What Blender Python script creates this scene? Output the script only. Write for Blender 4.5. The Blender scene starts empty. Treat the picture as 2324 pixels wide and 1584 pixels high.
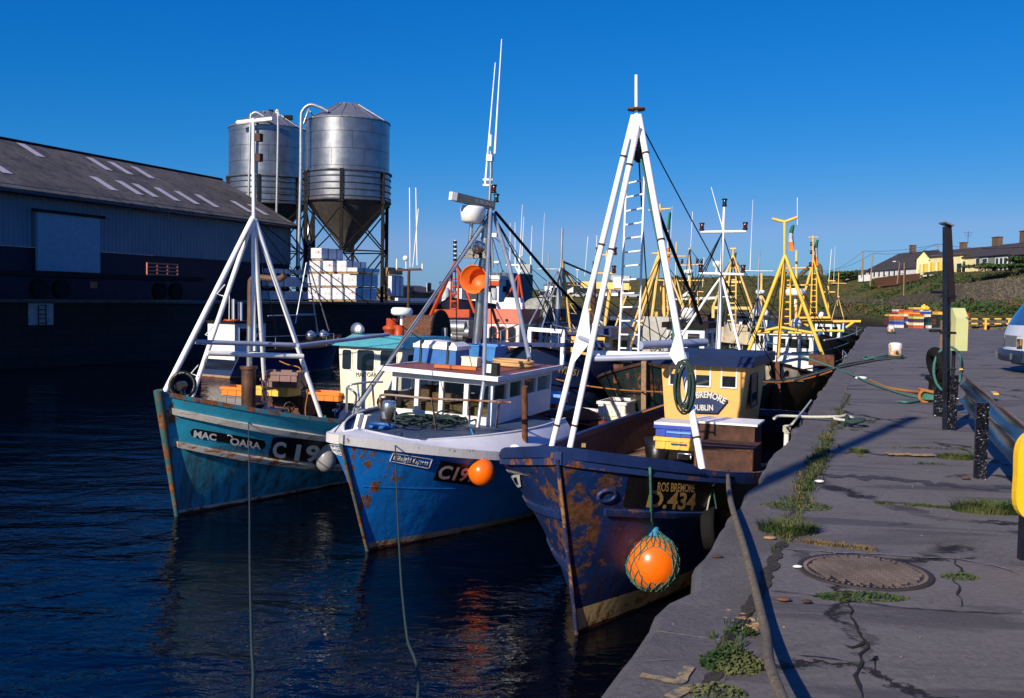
import bpy, bmesh, math, random
from mathutils import Vector, Matrix, noise
random.seed(7)
V=Vector; R=math.radians; SC=bpy.context.scene
# ---------------- camera, sky, sun, exposure ----------------
cam=bpy.data.objects.new('Camera',bpy.data.cameras.new('Camera')); SC.collection.objects.link(cam); SC.camera=cam
cam.data.sensor_width=36; cam.data.lens=34.5; cam.data.clip_start=.05; cam.data.clip_end=6000
CM=Matrix.Rotation(R(90-2.96),3,'X')@Matrix.Rotation(R(1.0),3,'Z')
CAM=V((0,0,1.65)); cam.location=CAM; cam.rotation_euler=CM.to_euler()
SUN_AZ=R(213.5); SUN_EL=R(27)
wd=bpy.data.worlds.new('World'); SC.world=wd; wd.use_nodes=True
wn=wd.node_tree; bgn=wn.nodes['Background']
sky=wn.nodes.new('ShaderNodeTexSky'); sky.sky_type='NISHITA'; sky.sun_disc=False
sky.sun_elevation=SUN_EL; sky.sun_rotation=SUN_AZ; sky.air_density=1.0; sky.dust_density=.25; sky.ozone_density=3.0
gam=wn.nodes.new('ShaderNodeGamma'); gam.inputs[1].default_value=1.25
tnt=wn.nodes.new('ShaderNodeMix'); tnt.data_type='RGBA'; tnt.blend_type='MULTIPLY'; tnt.inputs[0].default_value=1; tnt.inputs[7].default_value=(.62,.86,1.45,1)
hsv=wn.nodes.new('ShaderNodeHueSaturation'); hsv.inputs['Saturation'].default_value=1.12; hsv.inputs['Hue'].default_value=.505
wn.links.new(sky.outputs[0],gam.inputs[0]); wn.links.new(gam.outputs[0],hsv.inputs['Color']); wn.links.new(hsv.outputs[0],tnt.inputs[6]); 
sep=wn.nodes.new('ShaderNodeSeparateColor'); com=wn.nodes.new('ShaderNodeCombineColor'); wn.links.new(tnt.outputs[2],sep.inputs[0])
for i_,(k_,e_) in enumerate(((1.88,2.0),(.52,.69),(.687,.5))):
    a_=wn.nodes.new('ShaderNodeMath'); a_.operation='MULTIPLY'; a_.inputs[1].default_value=.06; p_=wn.nodes.new('ShaderNodeMath'); p_.operation='POWER'; p_.inputs[1].default_value=e_
    m_=wn.nodes.new('ShaderNodeMath'); m_.operation='MULTIPLY'; m_.inputs[1].default_value=k_/.06/1.23; c_=wn.nodes.new('ShaderNodeMath'); c_.operation='MINIMUM'; c_.inputs[1].default_value=(.205,.46,.76)[i_]/.06/1.23
    wn.links.new(sep.outputs[i_],a_.inputs[0]); wn.links.new(a_.outputs[0],p_.inputs[0]); wn.links.new(p_.outputs[0],m_.inputs[0]); f_=wn.nodes.new('ShaderNodeMath'); f_.operation='MAXIMUM'; f_.inputs[1].default_value=(.003,.08,.50)[i_]/.06/1.23; wn.links.new(m_.outputs[0],c_.inputs[0]); wn.links.new(c_.outputs[0],f_.inputs[0]); wn.links.new(f_.outputs[0],com.inputs[i_])
wn.links.new(com.outputs[0],bgn.inputs[0])
bgn.inputs[1].default_value=.06
sl=bpy.data.lights.new('sun','SUN'); sl.energy=5.0; sl.angle=R(.5); sl.color=(1,.88,.72)
so=bpy.data.objects.new('sun',sl); SC.collection.objects.link(so)
sdir=V((math.sin(SUN_AZ)*math.cos(SUN_EL),math.cos(SUN_AZ)*math.cos(SUN_EL),math.sin(SUN_EL)))
so.rotation_euler=sdir.to_track_quat('Z','Y').to_euler(); so.location=sdir*100
vs=SC.view_settings; vs.view_transform='Standard'; vs.look='None'; vs.exposure=.3; vs.gamma=1
# ---------------- measuring helpers (photograph pixels of a 2324 px wide view) ----------------
FP=2227.
def ray(x,y): return CM@V(((x-1162)/FP,-(y-792)/FP,-1))
def K(x0,y0,s): return lambda x,y:((x0+x/s)*.96833,(y0+y/s)*.96833)
c1=K(300,400,1.76);c2=K(750,700,2.436);c3=K(1180,700,1.8635);c4=K(0,300,3.169);c5=K(520,220,3.046);c6=K(900,440,3.96)
c7=K(1380,440,3.443);c8=K(1900,500,3.96);d1=K(1400,900,2.152);d2=K(1400,850,3.96);d3=K(1300,160,2.475);d4=K(1000,80,2.553)
d5=K(1200,750,4.525);d6=K(450,600,3.96);d7=K(0,900,2.152);e1=K(1230,780,7.92);e2=K(1960,500,3.168);e3=K(2150,850,3.168)
e4=K(1950,680,7.747);e5=K(2200,640,6.09);e6=K(760,880,7.92);e7=K(1240,560,7.2);e8=K(960,600,5.656)
class Frame:
    def __init__(s,loc=(0,0,0),ang=90,heel=0,trim=0):
        s.o=V(loc); s.M=Matrix.Rotation(R(90-ang),3,'Z')@Matrix.Rotation(R(heel),3,'X')@Matrix.Rotation(R(trim),3,'Y'); s.I=s.M.transposed()
    def _p(s,q,i,v):
        d=s.I@ray(*q); c=s.I@(CAM-s.o); k=(v-c[i])/d[i]; return c+d*k
    def X(s,q,v): return s._p(q,0,v)
    def Y(s,q,v): return s._p(q,1,v)
    def Z(s,q,v): return s._p(q,2,v)
    def proj(s,P):
        q=CM.transposed()@(s.o+s.M@V(P)-CAM); return (1162+FP*q.x/-q.z,792-FP*q.y/-q.z)
    def at(s,q,dep):                       # point on the pixel's ray at world depth
        d=ray(*q); return s.I@(CAM+d*(dep/d.y)-s.o)
    def w(s,P): return s.o+s.M@V(P)
W=Frame((0,0,0),90)
W.M=Matrix.Identity(3); W.I=Matrix.Identity(3)
# ---------------- objects and tags ----------------
def link(o,parent=None):
    SC.collection.objects.link(o)
    if parent is not None: o.parent=parent
    return o
def tag(o,label=None,cat=None,group=None,kind=None):
    if label: o['label']=label
    if cat: o['category']=cat
    if group: o['group']=group
    if kind: o['kind']=kind
    return o
def thing(name,label,cat,loc=(0,0,0),rot=(0,0,0),group=None,fr=None):
    o=bpy.data.objects.new(name,None); o.empty_display_size=.2; link(o)
    if fr is not None: o.location=fr.o; o.rotation_euler=fr.M.to_euler()
    else: o.location=loc; o.rotation_euler=rot
    return tag(o,label,cat,group)
class MB:
    def __init__(s): s.v=[];s.f=[];s.s=[]
    def add(s,vs,fs,sm=False):
        b=len(s.v); s.v+=[tuple(p) for p in vs]; s.f+=[tuple(b+i for i in f) for f in fs]; s.s+=[sm]*len(fs); return s
    def box(s,c,d,rz=0,M=None,tp=1.0):
        c=V(c); M=M or Matrix.Rotation(rz,3,'Z'); vs=[]
        for z in(-.5,.5):
            k=tp if z>0 else 1
            for x,y in((-.5,-.5),(.5,-.5),(.5,.5),(-.5,.5)): vs.append(c+M@V((x*d[0]*k,y*d[1]*k,z*d[2])))
        return s.add(vs,[(3,2,1,0),(4,5,6,7),(0,1,5,4),(1,2,6,5),(2,3,7,6),(3,0,4,7)])
    def bar(s,a,b,w,h=None,up=(0,0,1)):
        a=V(a);b=V(b);h=h or w;d=(b-a); L=d.length; d.normalize(); u=V(up)
        if abs(d.dot(u))>.97: u=V((1,0,0))
        sx=d.cross(u).normalized(); uz=sx.cross(d)
        M=Matrix((d,sx,uz)).transposed(); return s.box((a+b)/2,(L,w,h),M=M)
    def tube(s,pts,r,n=8,cap=True):
        pts=[V(p) for p in pts]; N=len(pts); rs=r if isinstance(r,(list,tuple)) else [r]*N
        d0=(pts[1]-pts[0]).normalized(); u=V((0,0,1)) if abs(d0.z)<.9 else V((1,0,0)); a=d0.cross(u).normalized(); vs=[];fs=[]
        for i,p in enumerate(pts):
            d=(pts[min(i+1,N-1)]-pts[max(i-1,0)])
            if d.length<1e-9: d=d0.copy()
            d.normalize(); a=(a-d*a.dot(d))
            a=a.normalized() if a.length>1e-6 else d.orthogonal().normalized(); b=d.cross(a)
            for k in range(n):
                t=2*math.pi*k/n; vs.append(p+(a*math.cos(t)+b*math.sin(t))*rs[i])
        for i in range(N-1):
            for k in range(n): fs.append((i*n+k,i*n+(k+1)%n,(i+1)*n+(k+1)%n,(i+1)*n+k))
        s.add(vs,fs,True)
        if cap:
            s.add(vs[:n],[tuple(range(n))[::-1]]); s.add(vs[-n:],[tuple(range(n))])
        return s
    def lathe(s,c,prof,n=24,M=None,sm=True):
        c=V(c);M=M or Matrix.Identity(3);vs=[];fs=[]
        for r,z in prof:
            for k in range(n): t=2*math.pi*k/n; vs.append(c+M@V((r*math.cos(t),r*math.sin(t),z)))
        for i in range(len(prof)-1):
            for k in range(n): fs.append((i*n+k,i*n+(k+1)%n,(i+1)*n+(k+1)%n,(i+1)*n+k))
        return s.add(vs,fs,sm)
    def sph(s,c,r,n=16,m=10,sc=(1,1,1)):
        pr=[(max(1e-4,r*math.sin(math.pi*i/m)),-r*math.cos(math.pi*i/m)) for i in range(m+1)]
        return s.lathe(c,pr,n,Matrix.Diagonal(V(sc)))
    def torus(s,c,RR,r,M=None,n=24,m=10,sc=(1,1)):
        c=V(c);M=M or Matrix.Identity(3)
        pts=[c+M@V((RR*sc[0]*math.cos(2*math.pi*k/n),RR*sc[1]*math.sin(2*math.pi*k/n),0)) for k in range(n+1)]
        return s.tube(pts,r,m,False)
    def grid(s,fn,nu,nv,sm=True,flip=False):
        vs=[fn(i/nu,j/nv) for j in range(nv+1) for i in range(nu+1)]; w=nu+1
        fs=[(j*w+i,j*w+i+1,(j+1)*w+i+1,(j+1)*w+i) for j in range(nv) for i in range(nu)]
        if flip: fs=[f[::-1] for f in fs]
        return s.add(vs,fs,sm)
    def prism(s,poly,h):                     # poly: list of points; h: extrusion vector
        n=len(poly);h=V(h); P=[V(p) for p in poly]
        return s.add(P+[p+h for p in P],[tuple(range(n))[::-1],tuple(range(n,2*n))]+[(i,(i+1)%n,n+(i+1)%n,n+i) for i in range(n)])
    def build(s,name,mat,parent=None,label=None,cat=None,group=None,kind=None,loc=None,rot=None):
        me=bpy.data.meshes.new(name); me.from_pydata(s.v,[],s.f); me.polygons.foreach_set('use_smooth',s.s); me.update()
        if mat: me.materials.append(mat)
        o=bpy.data.objects.new(name,me); link(o,parent)
        if loc is not None: o.location=loc
        if rot is not None: o.rotation_euler=rot
        return tag(o,label,cat,group,kind)
def fixn(o):
    bm=bmesh.new(); bm.from_mesh(o.data); bmesh.ops.recalc_face_normals(bm,faces=bm.faces); bm.to_mesh(o.data); bm.free(); return o
def bez(pts,n=8):                            # smooth curve through points
    P=[V(p) for p in pts]; P=[P[0]*2-P[1]]+P+[P[-1]*2-P[-2]]; out=[]
    for i in range(1,len(P)-2):
        for k in range(n):
            t=k/n; a,b,c,d=P[i-1:i+3]
            out.append(.5*((2*b)+(c-a)*t+(2*a-5*b+4*c-d)*t*t+(-a+3*b-3*c+d)*t**3))
    return out+[P[-2]]
def sag(a,b,s,n=14):
    a=V(a);b=V(b); return [a.lerp(b,t/n)-V((0,0,4*s*(t/n)*(1-t/n))) for t in range(n+1)]
# ---------------- materials ----------------
class NT:
    def __init__(s,name):
        s.m=bpy.data.materials.new(name); s.m.use_nodes=True; s.t=s.m.node_tree; s.b=s.t.nodes['Principled BSDF']; s.tc=s.n('ShaderNodeTexCoord')
    def n(s,t,**k):
        x=s.t.nodes.new(t)
        for a,b in k.items(): setattr(x,a,b)
        return x
    def l(s,a,b): s.t.links.new(a,b)
    def co(s,sc=(1,1,1),loc=(0,0,0),src='Object'):
        m=s.n('ShaderNodeMapping'); m.inputs['Scale'].default_value=sc; m.inputs['Location'].default_value=loc; s.l(s.tc.outputs[src],m.inputs[0]); return m.outputs[0]
    def noise(s,sc=(1,1,1),scale=4,det=5,rough=.6,dist=0,loc=(0,0,0)):
        x=s.n('ShaderNodeTexNoise'); x.inputs['Scale'].default_value=scale; x.inputs['Detail'].default_value=det; x.inputs['Roughness'].default_value=rough; x.inputs['Distortion'].default_value=dist
        s.l(s.co(sc,loc),x.inputs['Vector']); return x.outputs[0]
    def ramp(s,f,stops,interp='LINEAR'):
        x=s.n('ShaderNodeValToRGB'); x.color_ramp.interpolation=interp; e=x.color_ramp.elements
        while len(e)>1: e.remove(e[-1])
        for i,(p,c) in enumerate(stops):
            k=e[0] if i==0 else e.new(p); k.position=p; k.color=(c,c,c,1) if not isinstance(c,(tuple,list)) else (*c,1)
        s.l(f,x.inputs[0]); return x.outputs[0]
    def mix(s,f,a,b,mode='MIX'):
        x=s.n('ShaderNodeMix',data_type='RGBA',blend_type=mode)
        for sock,v in((x.inputs[0],f),(x.inputs[6],a),(x.inputs[7],b)):
            if isinstance(v,(int,float)): sock.default_value=v
            elif isinstance(v,(tuple,list)): sock.default_value=(*v,1)
            else: s.l(v,sock)
        return x.outputs[2]
    def math(s,op,a,b=0.0,c=None):
        x=s.n('ShaderNodeMath',operation=op)
        for i,v in enumerate((a,b) if c is None else (a,b,c)):
            if isinstance(v,(int,float)): x.inputs[i].default_value=v
            else: s.l(v,x.inputs[i])
        return x.outputs[0]
    def xyz(s,src='Object'):
        x=s.n('ShaderNodeSeparateXYZ'); s.l(s.tc.outputs[src],x.inputs[0]); return x.outputs
    def bump(s,h,st=.3,d=.02):
        x=s.n('ShaderNodeBump'); x.inputs['Strength'].default_value=st; x.inputs['Distance'].default_value=d; s.l(h,x.inputs['Height']); s.l(x.outputs[0],s.b.inputs['Normal'])
    def out(s,col,rough=.5,metal=0,spec=.5):
        for nm,v in(('Base Color',col),('Roughness',rough),('Metallic',metal),('Specular IOR Level',spec)):
            k=s.b.inputs[nm]
            if isinstance(v,(int,float)): k.default_value=v
            elif isinstance(v,(tuple,list)): k.default_value=(*v,1)
            else: s.l(v,k)
        return s.m
RUST=((.055,.018,.008),(.30,.10,.025))
def mat(name,col,rough=.55,metal=0,var=.25,vs=3,rust=None,rs=(2,2,.6),rcol=RUST,rsc=3,bump=.15,bs=25,grime=0,spec=.4):
    t=NT(name); c=tuple(col)
    n=t.noise(scale=vs,det=6); f=t.ramp(n,[(.3,0),(.7,1)])
    o=t.mix(f,tuple(k*(1-var) for k in c),tuple(min(1,k*(1+var*.5)) for k in c))
    if grime:
        g=t.noise(sc=(6,6,.5),scale=1.2,det=5); o=t.mix(t.math('MULTIPLY',t.ramp(g,[(.5,0),(.72,1)]),grime),o,(.06,.045,.03))
    ro=rough
    if rust:
        rn=t.noise(sc=rs,scale=rsc,det=8,rough=.68); m=t.ramp(rn,[(rust,0),(rust+.06,1)])
        rc=t.ramp(t.noise(scale=14,det=6,rough=.7),[(.35,rcol[0]),(.65,rcol[1])]); o=t.mix(m,o,rc); ro=t.math('ADD',t.math('MULTIPLY',m,.3),rough)
    if bump: t.bump(t.noise(scale=bs,det=4),bump,.01)
    return t.out(o,ro,metal,spec)
def plain(name,col,rough=.5,metal=0,spec=.5):
    t=NT(name); n=t.noise(scale=6,det=3); return t.out(t.mix(n,tuple(k*.8 for k in col),tuple(min(1,k*1.1) for k in col)),rough,metal,spec)
M={}
M['white']=mat('white paint',(.86,.86,.83),.45,var=.1,rust=.66,rsc=5,grime=.15)
M['whitechip']=mat('chipped white paint',(.87,.87,.86),.35,var=.06,rust=.635,rsc=9,rs=(1,1,.5),rcol=((.03,.02,.015),(.25,.09,.03)))
M['cream']=mat('cream paint',(.82,.74,.56),.5,var=.12,grime=.2,rust=.68)
M['navy']=mat('navy paint',(.012,.028,.095),.42,rust=.62,grime=.2)
M['cleanwhite']=mat('clean white paint',(.86,.86,.85),.4,var=.05)
M['scanner']=mat('dark grey scanner',(.10,.115,.13),.4)
M['navyclean']=mat('navy trim paint',(.013,.030,.11),.4,var=.4,rust=.68)
M['blue']=mat('blue paint',(.02,.13,.42),.45,grime=.15)
M['teal']=mat('teal paint',(.03,.21,.30),.5,rust=.63,grime=.3)
M['tealrust']=mat('worn teal paint',(.03,.17,.22),.6,rust=.48,grime=.4)
M['yellow']=mat('yellow spar paint',(.85,.50,.055),.45,var=.12,rust=.68,grime=.15)
M['paleyel']=mat('pale yellow spar paint',(.80,.52,.16),.5,var=.15,rust=.66,grime=.15)
M['buffwh']=mat('buff wheelhouse paint',(.82,.44,.13),.55,var=.06,rust=.72,rs=(6,6,.4),vs=2)
M['orange']=mat('orange red paint',(.46,.055,.010),.45,rust=.68)
M['black']=mat('black paint',(.010,.010,.012),.35,var=.5,bump=.3)
M['dark']=mat('dark grime',(.016,.014,.013),.8,var=.5,spec=.15)
M['navyroof']=mat('dark navy roof',(.007,.018,.06),.55,var=.4)
M['rust']=mat('rusty steel',(.13,.052,.026),.85,var=.6,vs=9,bump=.5,bs=40)
M['rustdark']=mat('dark rusty steel',(.07,.03,.018),.8,var=.6,vs=7,bump=.5,bs=30)
M['steel']=mat('dull grey steel',(.33,.35,.37),.4,.7,var=.2,rust=.66)
M['galv']=mat('galvanised tube',(.42,.46,.50),.38,.55,var=.25,rust=.70)
M['greybl']=mat('blue grey spar paint',(.30,.34,.46),.4,rust=.68,var=.15)
M['alu']=mat('stainless pipe',(.62,.62,.60),.25,.9,var=.1,rust=.7)
M['wood']=mat('weathered wood',(.30,.19,.10),.75,var=.4,vs=12,bump=.4)
M['deck']=mat('grey deck paint',(.09,.11,.13),.75,var=.4,grime=.4,rust=.64)
M['deckdark']=mat('dirty dark deck',(.024,.020,.018),.9,var=.5,rust=.6,spec=.1)
M['deckblue']=mat('blue grey deck paint',(.045,.075,.13),.6,var=.35,rust=.7)
M['glass']=NT('window glass').out((.012,.016,.02),.04,0,.8)
M['ropeg']=mat('green rope',(.05,.17,.14),.9,var=.4,vs=40,bump=.6,bs=80)
M['ropedk']=mat('dark green rope',(.025,.05,.045),.9,var=.4,vs=40,bump=.6,bs=80)
M['ropebr']=mat('brown mooring rope',(.16,.13,.09),.95,var=.5,vs=30,bump=.8,bs=60)
M['ropebl']=mat('blue rope',(.03,.25,.55),.8,var=.3)
M['ropeor']=mat('orange rope',(.38,.14,.03),.9,var=.4,vs=40)
M['ropewh']=mat('pale rope',(.50,.50,.42),.9,var=.3,vs=40)
M['buoy']=mat('orange buoy plastic',(.85,.14,.004),.28,var=.05,bump=.02,spec=.5)
M['fender']=mat('grey fender plastic',(.24,.24,.25),.35,var=.15,bump=.05)
M['tyre']=mat('tyre rubber',(.010,.010,.011),.9,var=.4,bump=.3,spec=.15)
M['letter']=mat('white lettering',(.62,.60,.55),.5,var=.15,bump=0,rust=.66,rsc=6)
M['lettergold']=mat('gold lettering',(.50,.30,.10),.5,var=.3,bump=0,rust=.64,rsc=6)
M['letterdk']=plain('dark lettering',(.02,.06,.09))
M['redlamp']=plain('red lamp glass',(.07,.008,.006),.15); M['bluelamp']=plain('green lamp glass',(.0,.05,.05),.15)
M['net']=mat('rust coloured net',(.32,.06,.015),.95,var=.6,vs=25,bump=1,bs=60)
# ---------------- lettering ----------------
_tc={}
def glyphs(txt,shear=0.0,bold=0.0):
    k=(txt,shear,bold)
    if k in _tc: return _tc[k]
    cu=bpy.data.curves.new('t','FONT'); cu.body=txt; cu.shear=shear; cu.offset=bold; cu.resolution_u=3; cu.fill_mode='FRONT'
    o=bpy.data.objects.new('t',cu); SC.collection.objects.link(o); bpy.context.view_layer.update()
    me=bpy.data.meshes.new_from_object(o.evaluated_get(bpy.context.evaluated_depsgraph_get()))
    bm=bmesh.new(); bm.from_mesh(me); bmesh.ops.triangulate(bm,faces=bm.faces)
    for _ in range(1):
        bmesh.ops.subdivide_edges(bm,edges=[e for e in bm.edges if e.calc_length()>.25],cuts=1,use_grid_fill=True)
    bmesh.ops.triangulate(bm,faces=bm.faces)
    xs=[v.co.x for v in bm.verts]; ys=[v.co.y for v in bm.verts]; x0,x1,y0,y1=min(xs),max(xs),min(ys),max(ys)
    bm.verts.index_update()
    r=([((v.co.x-x0)/(x1-x0),(v.co.y-y0)/(y1-y0)) for v in bm.verts],[tuple(v.index for v in f.verts) for f in bm.faces])
    bm.free(); SC.collection.objects.unlink(o); bpy.data.objects.remove(o); bpy.data.meshes.remove(me); _tc[k]=r; return r
def text(mb,txt,fn,shear=0,bold=.01):
    vs,fs=glyphs(txt,shear,bold); mb.add([fn(u,v) for u,v in vs],fs); return mb
def quadmap(a,b,c,d):                        # a bottom-left, b bottom-right, c top-right, d top-left
    a,b,c,d=V(a),V(b),V(c),V(d); return lambda u,v:(a.lerp(b,u)).lerp(d.lerp(c,u),v)
# ---------------- hull ----------------
class Hull:
    def __init__(s,fr,L,B,h0,h1,h2,rake=.8,kw=.8,sd=.4,sw=.55,pd=2.2,pw=1.6,fl=1.3,tr=.8,dz=.75,sm=.45):
        s.fr=fr;s.L=L;s.B=B;s.h=(h0,h1,h2);s.rake=rake;s.kw=kw;s.sd=sd*L;s.sw=sw*L;s.pd=pd;s.pw=pw;s.fl=fl;s.tr=tr;s.dz=dz;s.sm=sm
    def sheer(s,x):
        t=max(0,min(1,x/s.L)); h0,h1,h2=s.h
        return h1+(h0-h1)*(1-t/s.sm)**2 if t<s.sm else h1+(h2-h1)*((t-s.sm)/(1-s.sm))**2
    def half(s,x,z):
        t=x/s.L; tp=1-(1-s.tr)*max(0,(t-.5)/.5)**2
        bd=s.B*(1-(1-min(1,x/s.sd))**s.pd)*tp; bw=s.B*s.kw*(1-(1-min(1,x/s.sw))**s.pw)*tp
        f=z/s.sheer(x)
        return bd*f**s.fl+bw*(1-f**s.fl) if f>0 else bw*max(.2,1+f*.8)
    def p(s,x,z,side=-1,off=0):
        y=s.half(max(0,x),z); xx=x-s.rake*(z/s.h[0])
        P=V((xx,side*y,z))
        if off:
            e=.05; a=V((x+e-s.rake*z/s.h[0],side*s.half(x+e,z),z)); b=V((x-s.rake*(z+e)/s.h[0],side*s.half(x,z+e),z+e))
            n=(a-P).cross(b-P).normalized()
            if n.y*side<0: n=-n
            P=P+n*off
        return P
    def find(s,q,side=-1):
        best=None; lo=(0,0); hi=(s.L,max(s.h)); 
        for it in range(5):
            for i in range(25):
                for j in range(17):
                    x=lo[0]+(hi[0]-lo[0])*i/24; z=lo[1]+(hi[1]-lo[1])*j/16
                    a=s.fr.proj(s.p(max(x,0),z,side)); e=(a[0]-q[0])**2+(a[1]-q[1])**2
                    if best is None or e<best[0]: best=(e,max(x,0),z)
            wx=(hi[0]-lo[0])/12; wz=(hi[1]-lo[1])/8; lo=(best[1]-wx,best[2]-wz); hi=(best[1]+wx,best[2]+wz)
        return best[1],best[2]
    def build(s,root,mt,deckm,capm,inner=None,ns=44,nt=14,zb=-.35,capw=.12,caph=.06,cname='gunwale'):
        L=s.L
        def sx(u): return L*(u**1.5)
        mb=MB()
        for side in(-1,1):
            mb.grid(lambda u,v:s.p(sx(u),zb+v*(s.sheer(sx(u))-zb),side),ns,nt,True,side==1)
        tr=[s.p(L,zb+v/nt*(s.sheer(L)-zb),-1) for v in range(nt+1)]; tl=[s.p(L,zb+v/nt*(s.sheer(L)-zb),1) for v in range(nt+1)]
        mb.add(tr+tl,[(i,nt+1+i,nt+2+i,i+1) for i in range(nt)])
        h=mb.build('hull',mt,root)
        ib=MB(); th=.07
        def inp(u,v,side):
            x=max(.18,sx(u)); z=s.sheer(x)-v*s.dz; return V((x-s.rake*z/s.h[0],side*max(0,s.half(x,z)-th),z))
        for side in(-1,1): ib.grid(lambda u,v:inp(u,v,side),ns,4,True,side==-1)
        a=[inp(1,v/4,-1) for v in range(5)];b=[inp(1,v/4,1) for v in range(5)]; ib.add(a+b,[(i,5+i,6+i,i+1) for i in range(4)])
        ib.build('bulwark',inner or capm,root)
        dk=MB(); dk.grid(lambda u,v:V((lambda A,B_:A.lerp(B_,v))(inp(u,1,-1),inp(u,1,1))),ns,2,False); dk.build('deck',deckm,root)
        cp=MB()
        pts=[[],[]]
        for i,side in enumerate((-1,1)):
            for k in range(ns+1):
                x=sx(k/ns); z=s.sheer(x); pts[i].append(V((x-s.rake*z/s.h[0],side*max(0,s.half(x,z)-th*.5),z+.01)))
        for i,side in enumerate((-1,1)):
            P=pts[i]; vs=[];fs=[]
            for k,p in enumerate(P):
                t=(P[min(k+1,ns)]-P[max(k-1,0)]).normalized(); n=V((t.y,-t.x,0)).normalized()*(capw/2)
                up=V((0,0,caph/2)); vs+=[p-n-up,p+n-up,p+n+up,p-n+up]
            for k in range(ns):
                for j in range(4): fs.append((k*4+j,k*4+(j+1)%4,k*4+4+(j+1)%4,k*4+4+j))
            cp.add(vs,fs+[(0,1,2,3),tuple(len(vs)-4+j for j in(3,2,1,0))])
        cp.bar(pts[0][-1],pts[1][-1],capw,caph)
        fixn(cp.build(cname,capm,root))
        return h
    def strip(s,mb,q0,q1,w,off=.02,th=.03,n=24,side=-1,px=True):    # rubbing strake following the side between (x,z) pairs
        (xa,za),(xb,zb)=(s.find(q0,side),s.find(q1,side)) if px else (q0,q1)
        vs=[];fs=[]
        for k in range(n+1):
            t=k/n; x=xa+(xb-xa)*t
            fa=za/s.sheer(xa); fb=zb/s.sheer(xb); z=s.sheer(x)*(fa+(fb-fa)*t)
            vs+=[s.p(x,z-w/2,side,.0),s.p(x,z-w/2,side,off+th),s.p(x,z+w/2,side,off+th),s.p(x,z+w/2,side,.0)]
        for k in range(n):
            for j in range(4): fs.append((k*4+j,k*4+(j+1)%4,k*4+4+(j+1)%4,k*4+4+j))
        return mb.add(vs,fs+[(0,1,2,3),tuple(len(vs)-4+j for j in(3,2,1,0))])
    def qmap(s,qs,off,side=-1,px=True):
        P=[s.find(q,side) for q in qs] if px else qs
        def f(u,v):
            a,b,c,d=P; x=(a[0]*(1-u)+b[0]*u)*(1-v)+(d[0]*(1-u)+c[0]*u)*v; z=(a[1]*(1-u)+b[1]*u)*(1-v)+(d[1]*(1-u)+c[1]*u)*v
            return s.p(max(x,0.02),z,side,off)
        return f
def panel(mb,f,nu=16,nv=5,rnd=0):
    if not rnd: return mb.grid(f,nu,nv)
    def g(u,v):
        e=min(u,1-u); k=1 if e>rnd else math.sqrt(max(0,1-(1-e/rnd)**2)); return f(u,.5+(v-.5)*k)
    return mb.grid(g,40,4)
# ---------------- windows ----------------
def rrect(u0,v0,u1,v1,r,n=5):
    if r<=0: return [(u0,v0),(u1,v0),(u1,v1),(u0,v1)]
    o=[]
    for cx,cy,a0 in((u1-r,v0+r,-90),(u1-r,v1-r,0),(u0+r,v1-r,90),(u0+r,v0+r,180)):
        for k in range(n+1): a=R(a0+90*k/n); o.append((cx+r*math.cos(a),cy+r*math.sin(a)))
    return o
def window(parent,o,u,v,n,rc,fmat,fw=.035,r=0,pr=.015,gm=None,name='window'):
    o,u,v,n=V(o),V(u).normalized(),V(v).normalized(),V(n).normalized()
    P=lambda a,b,d:o+u*a+v*b+n*d
    u0,v0,u1,v1=rc; inn=rrect(*rc,r); out=rrect(u0-fw,v0-fw,u1+fw,v1+fw,r+fw if r else 0)
    N=len(inn); mb=MB(); mb.add([P(*q,pr) for q in out]+[P(*q,pr) for q in inn]+[P(*q,-.02) for q in inn]+[P(*q,-.0) for q in out],
      [(i,(i+1)%N,N+(i+1)%N,N+i) for i in range(N)]+[(N+i,N+(i+1)%N,2*N+(i+1)%N,2*N+i) for i in range(N)]+[(3*N+i,3*N+(i+1)%N,(i+1)%N,i) for i in range(N)])
    f=mb.build(name,fmat,parent)
    g=MB(); g.add([P(*q,.005) for q in inn],[tuple(range(N))]); g.build('pane',gm or M['glass'],f); return f
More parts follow.
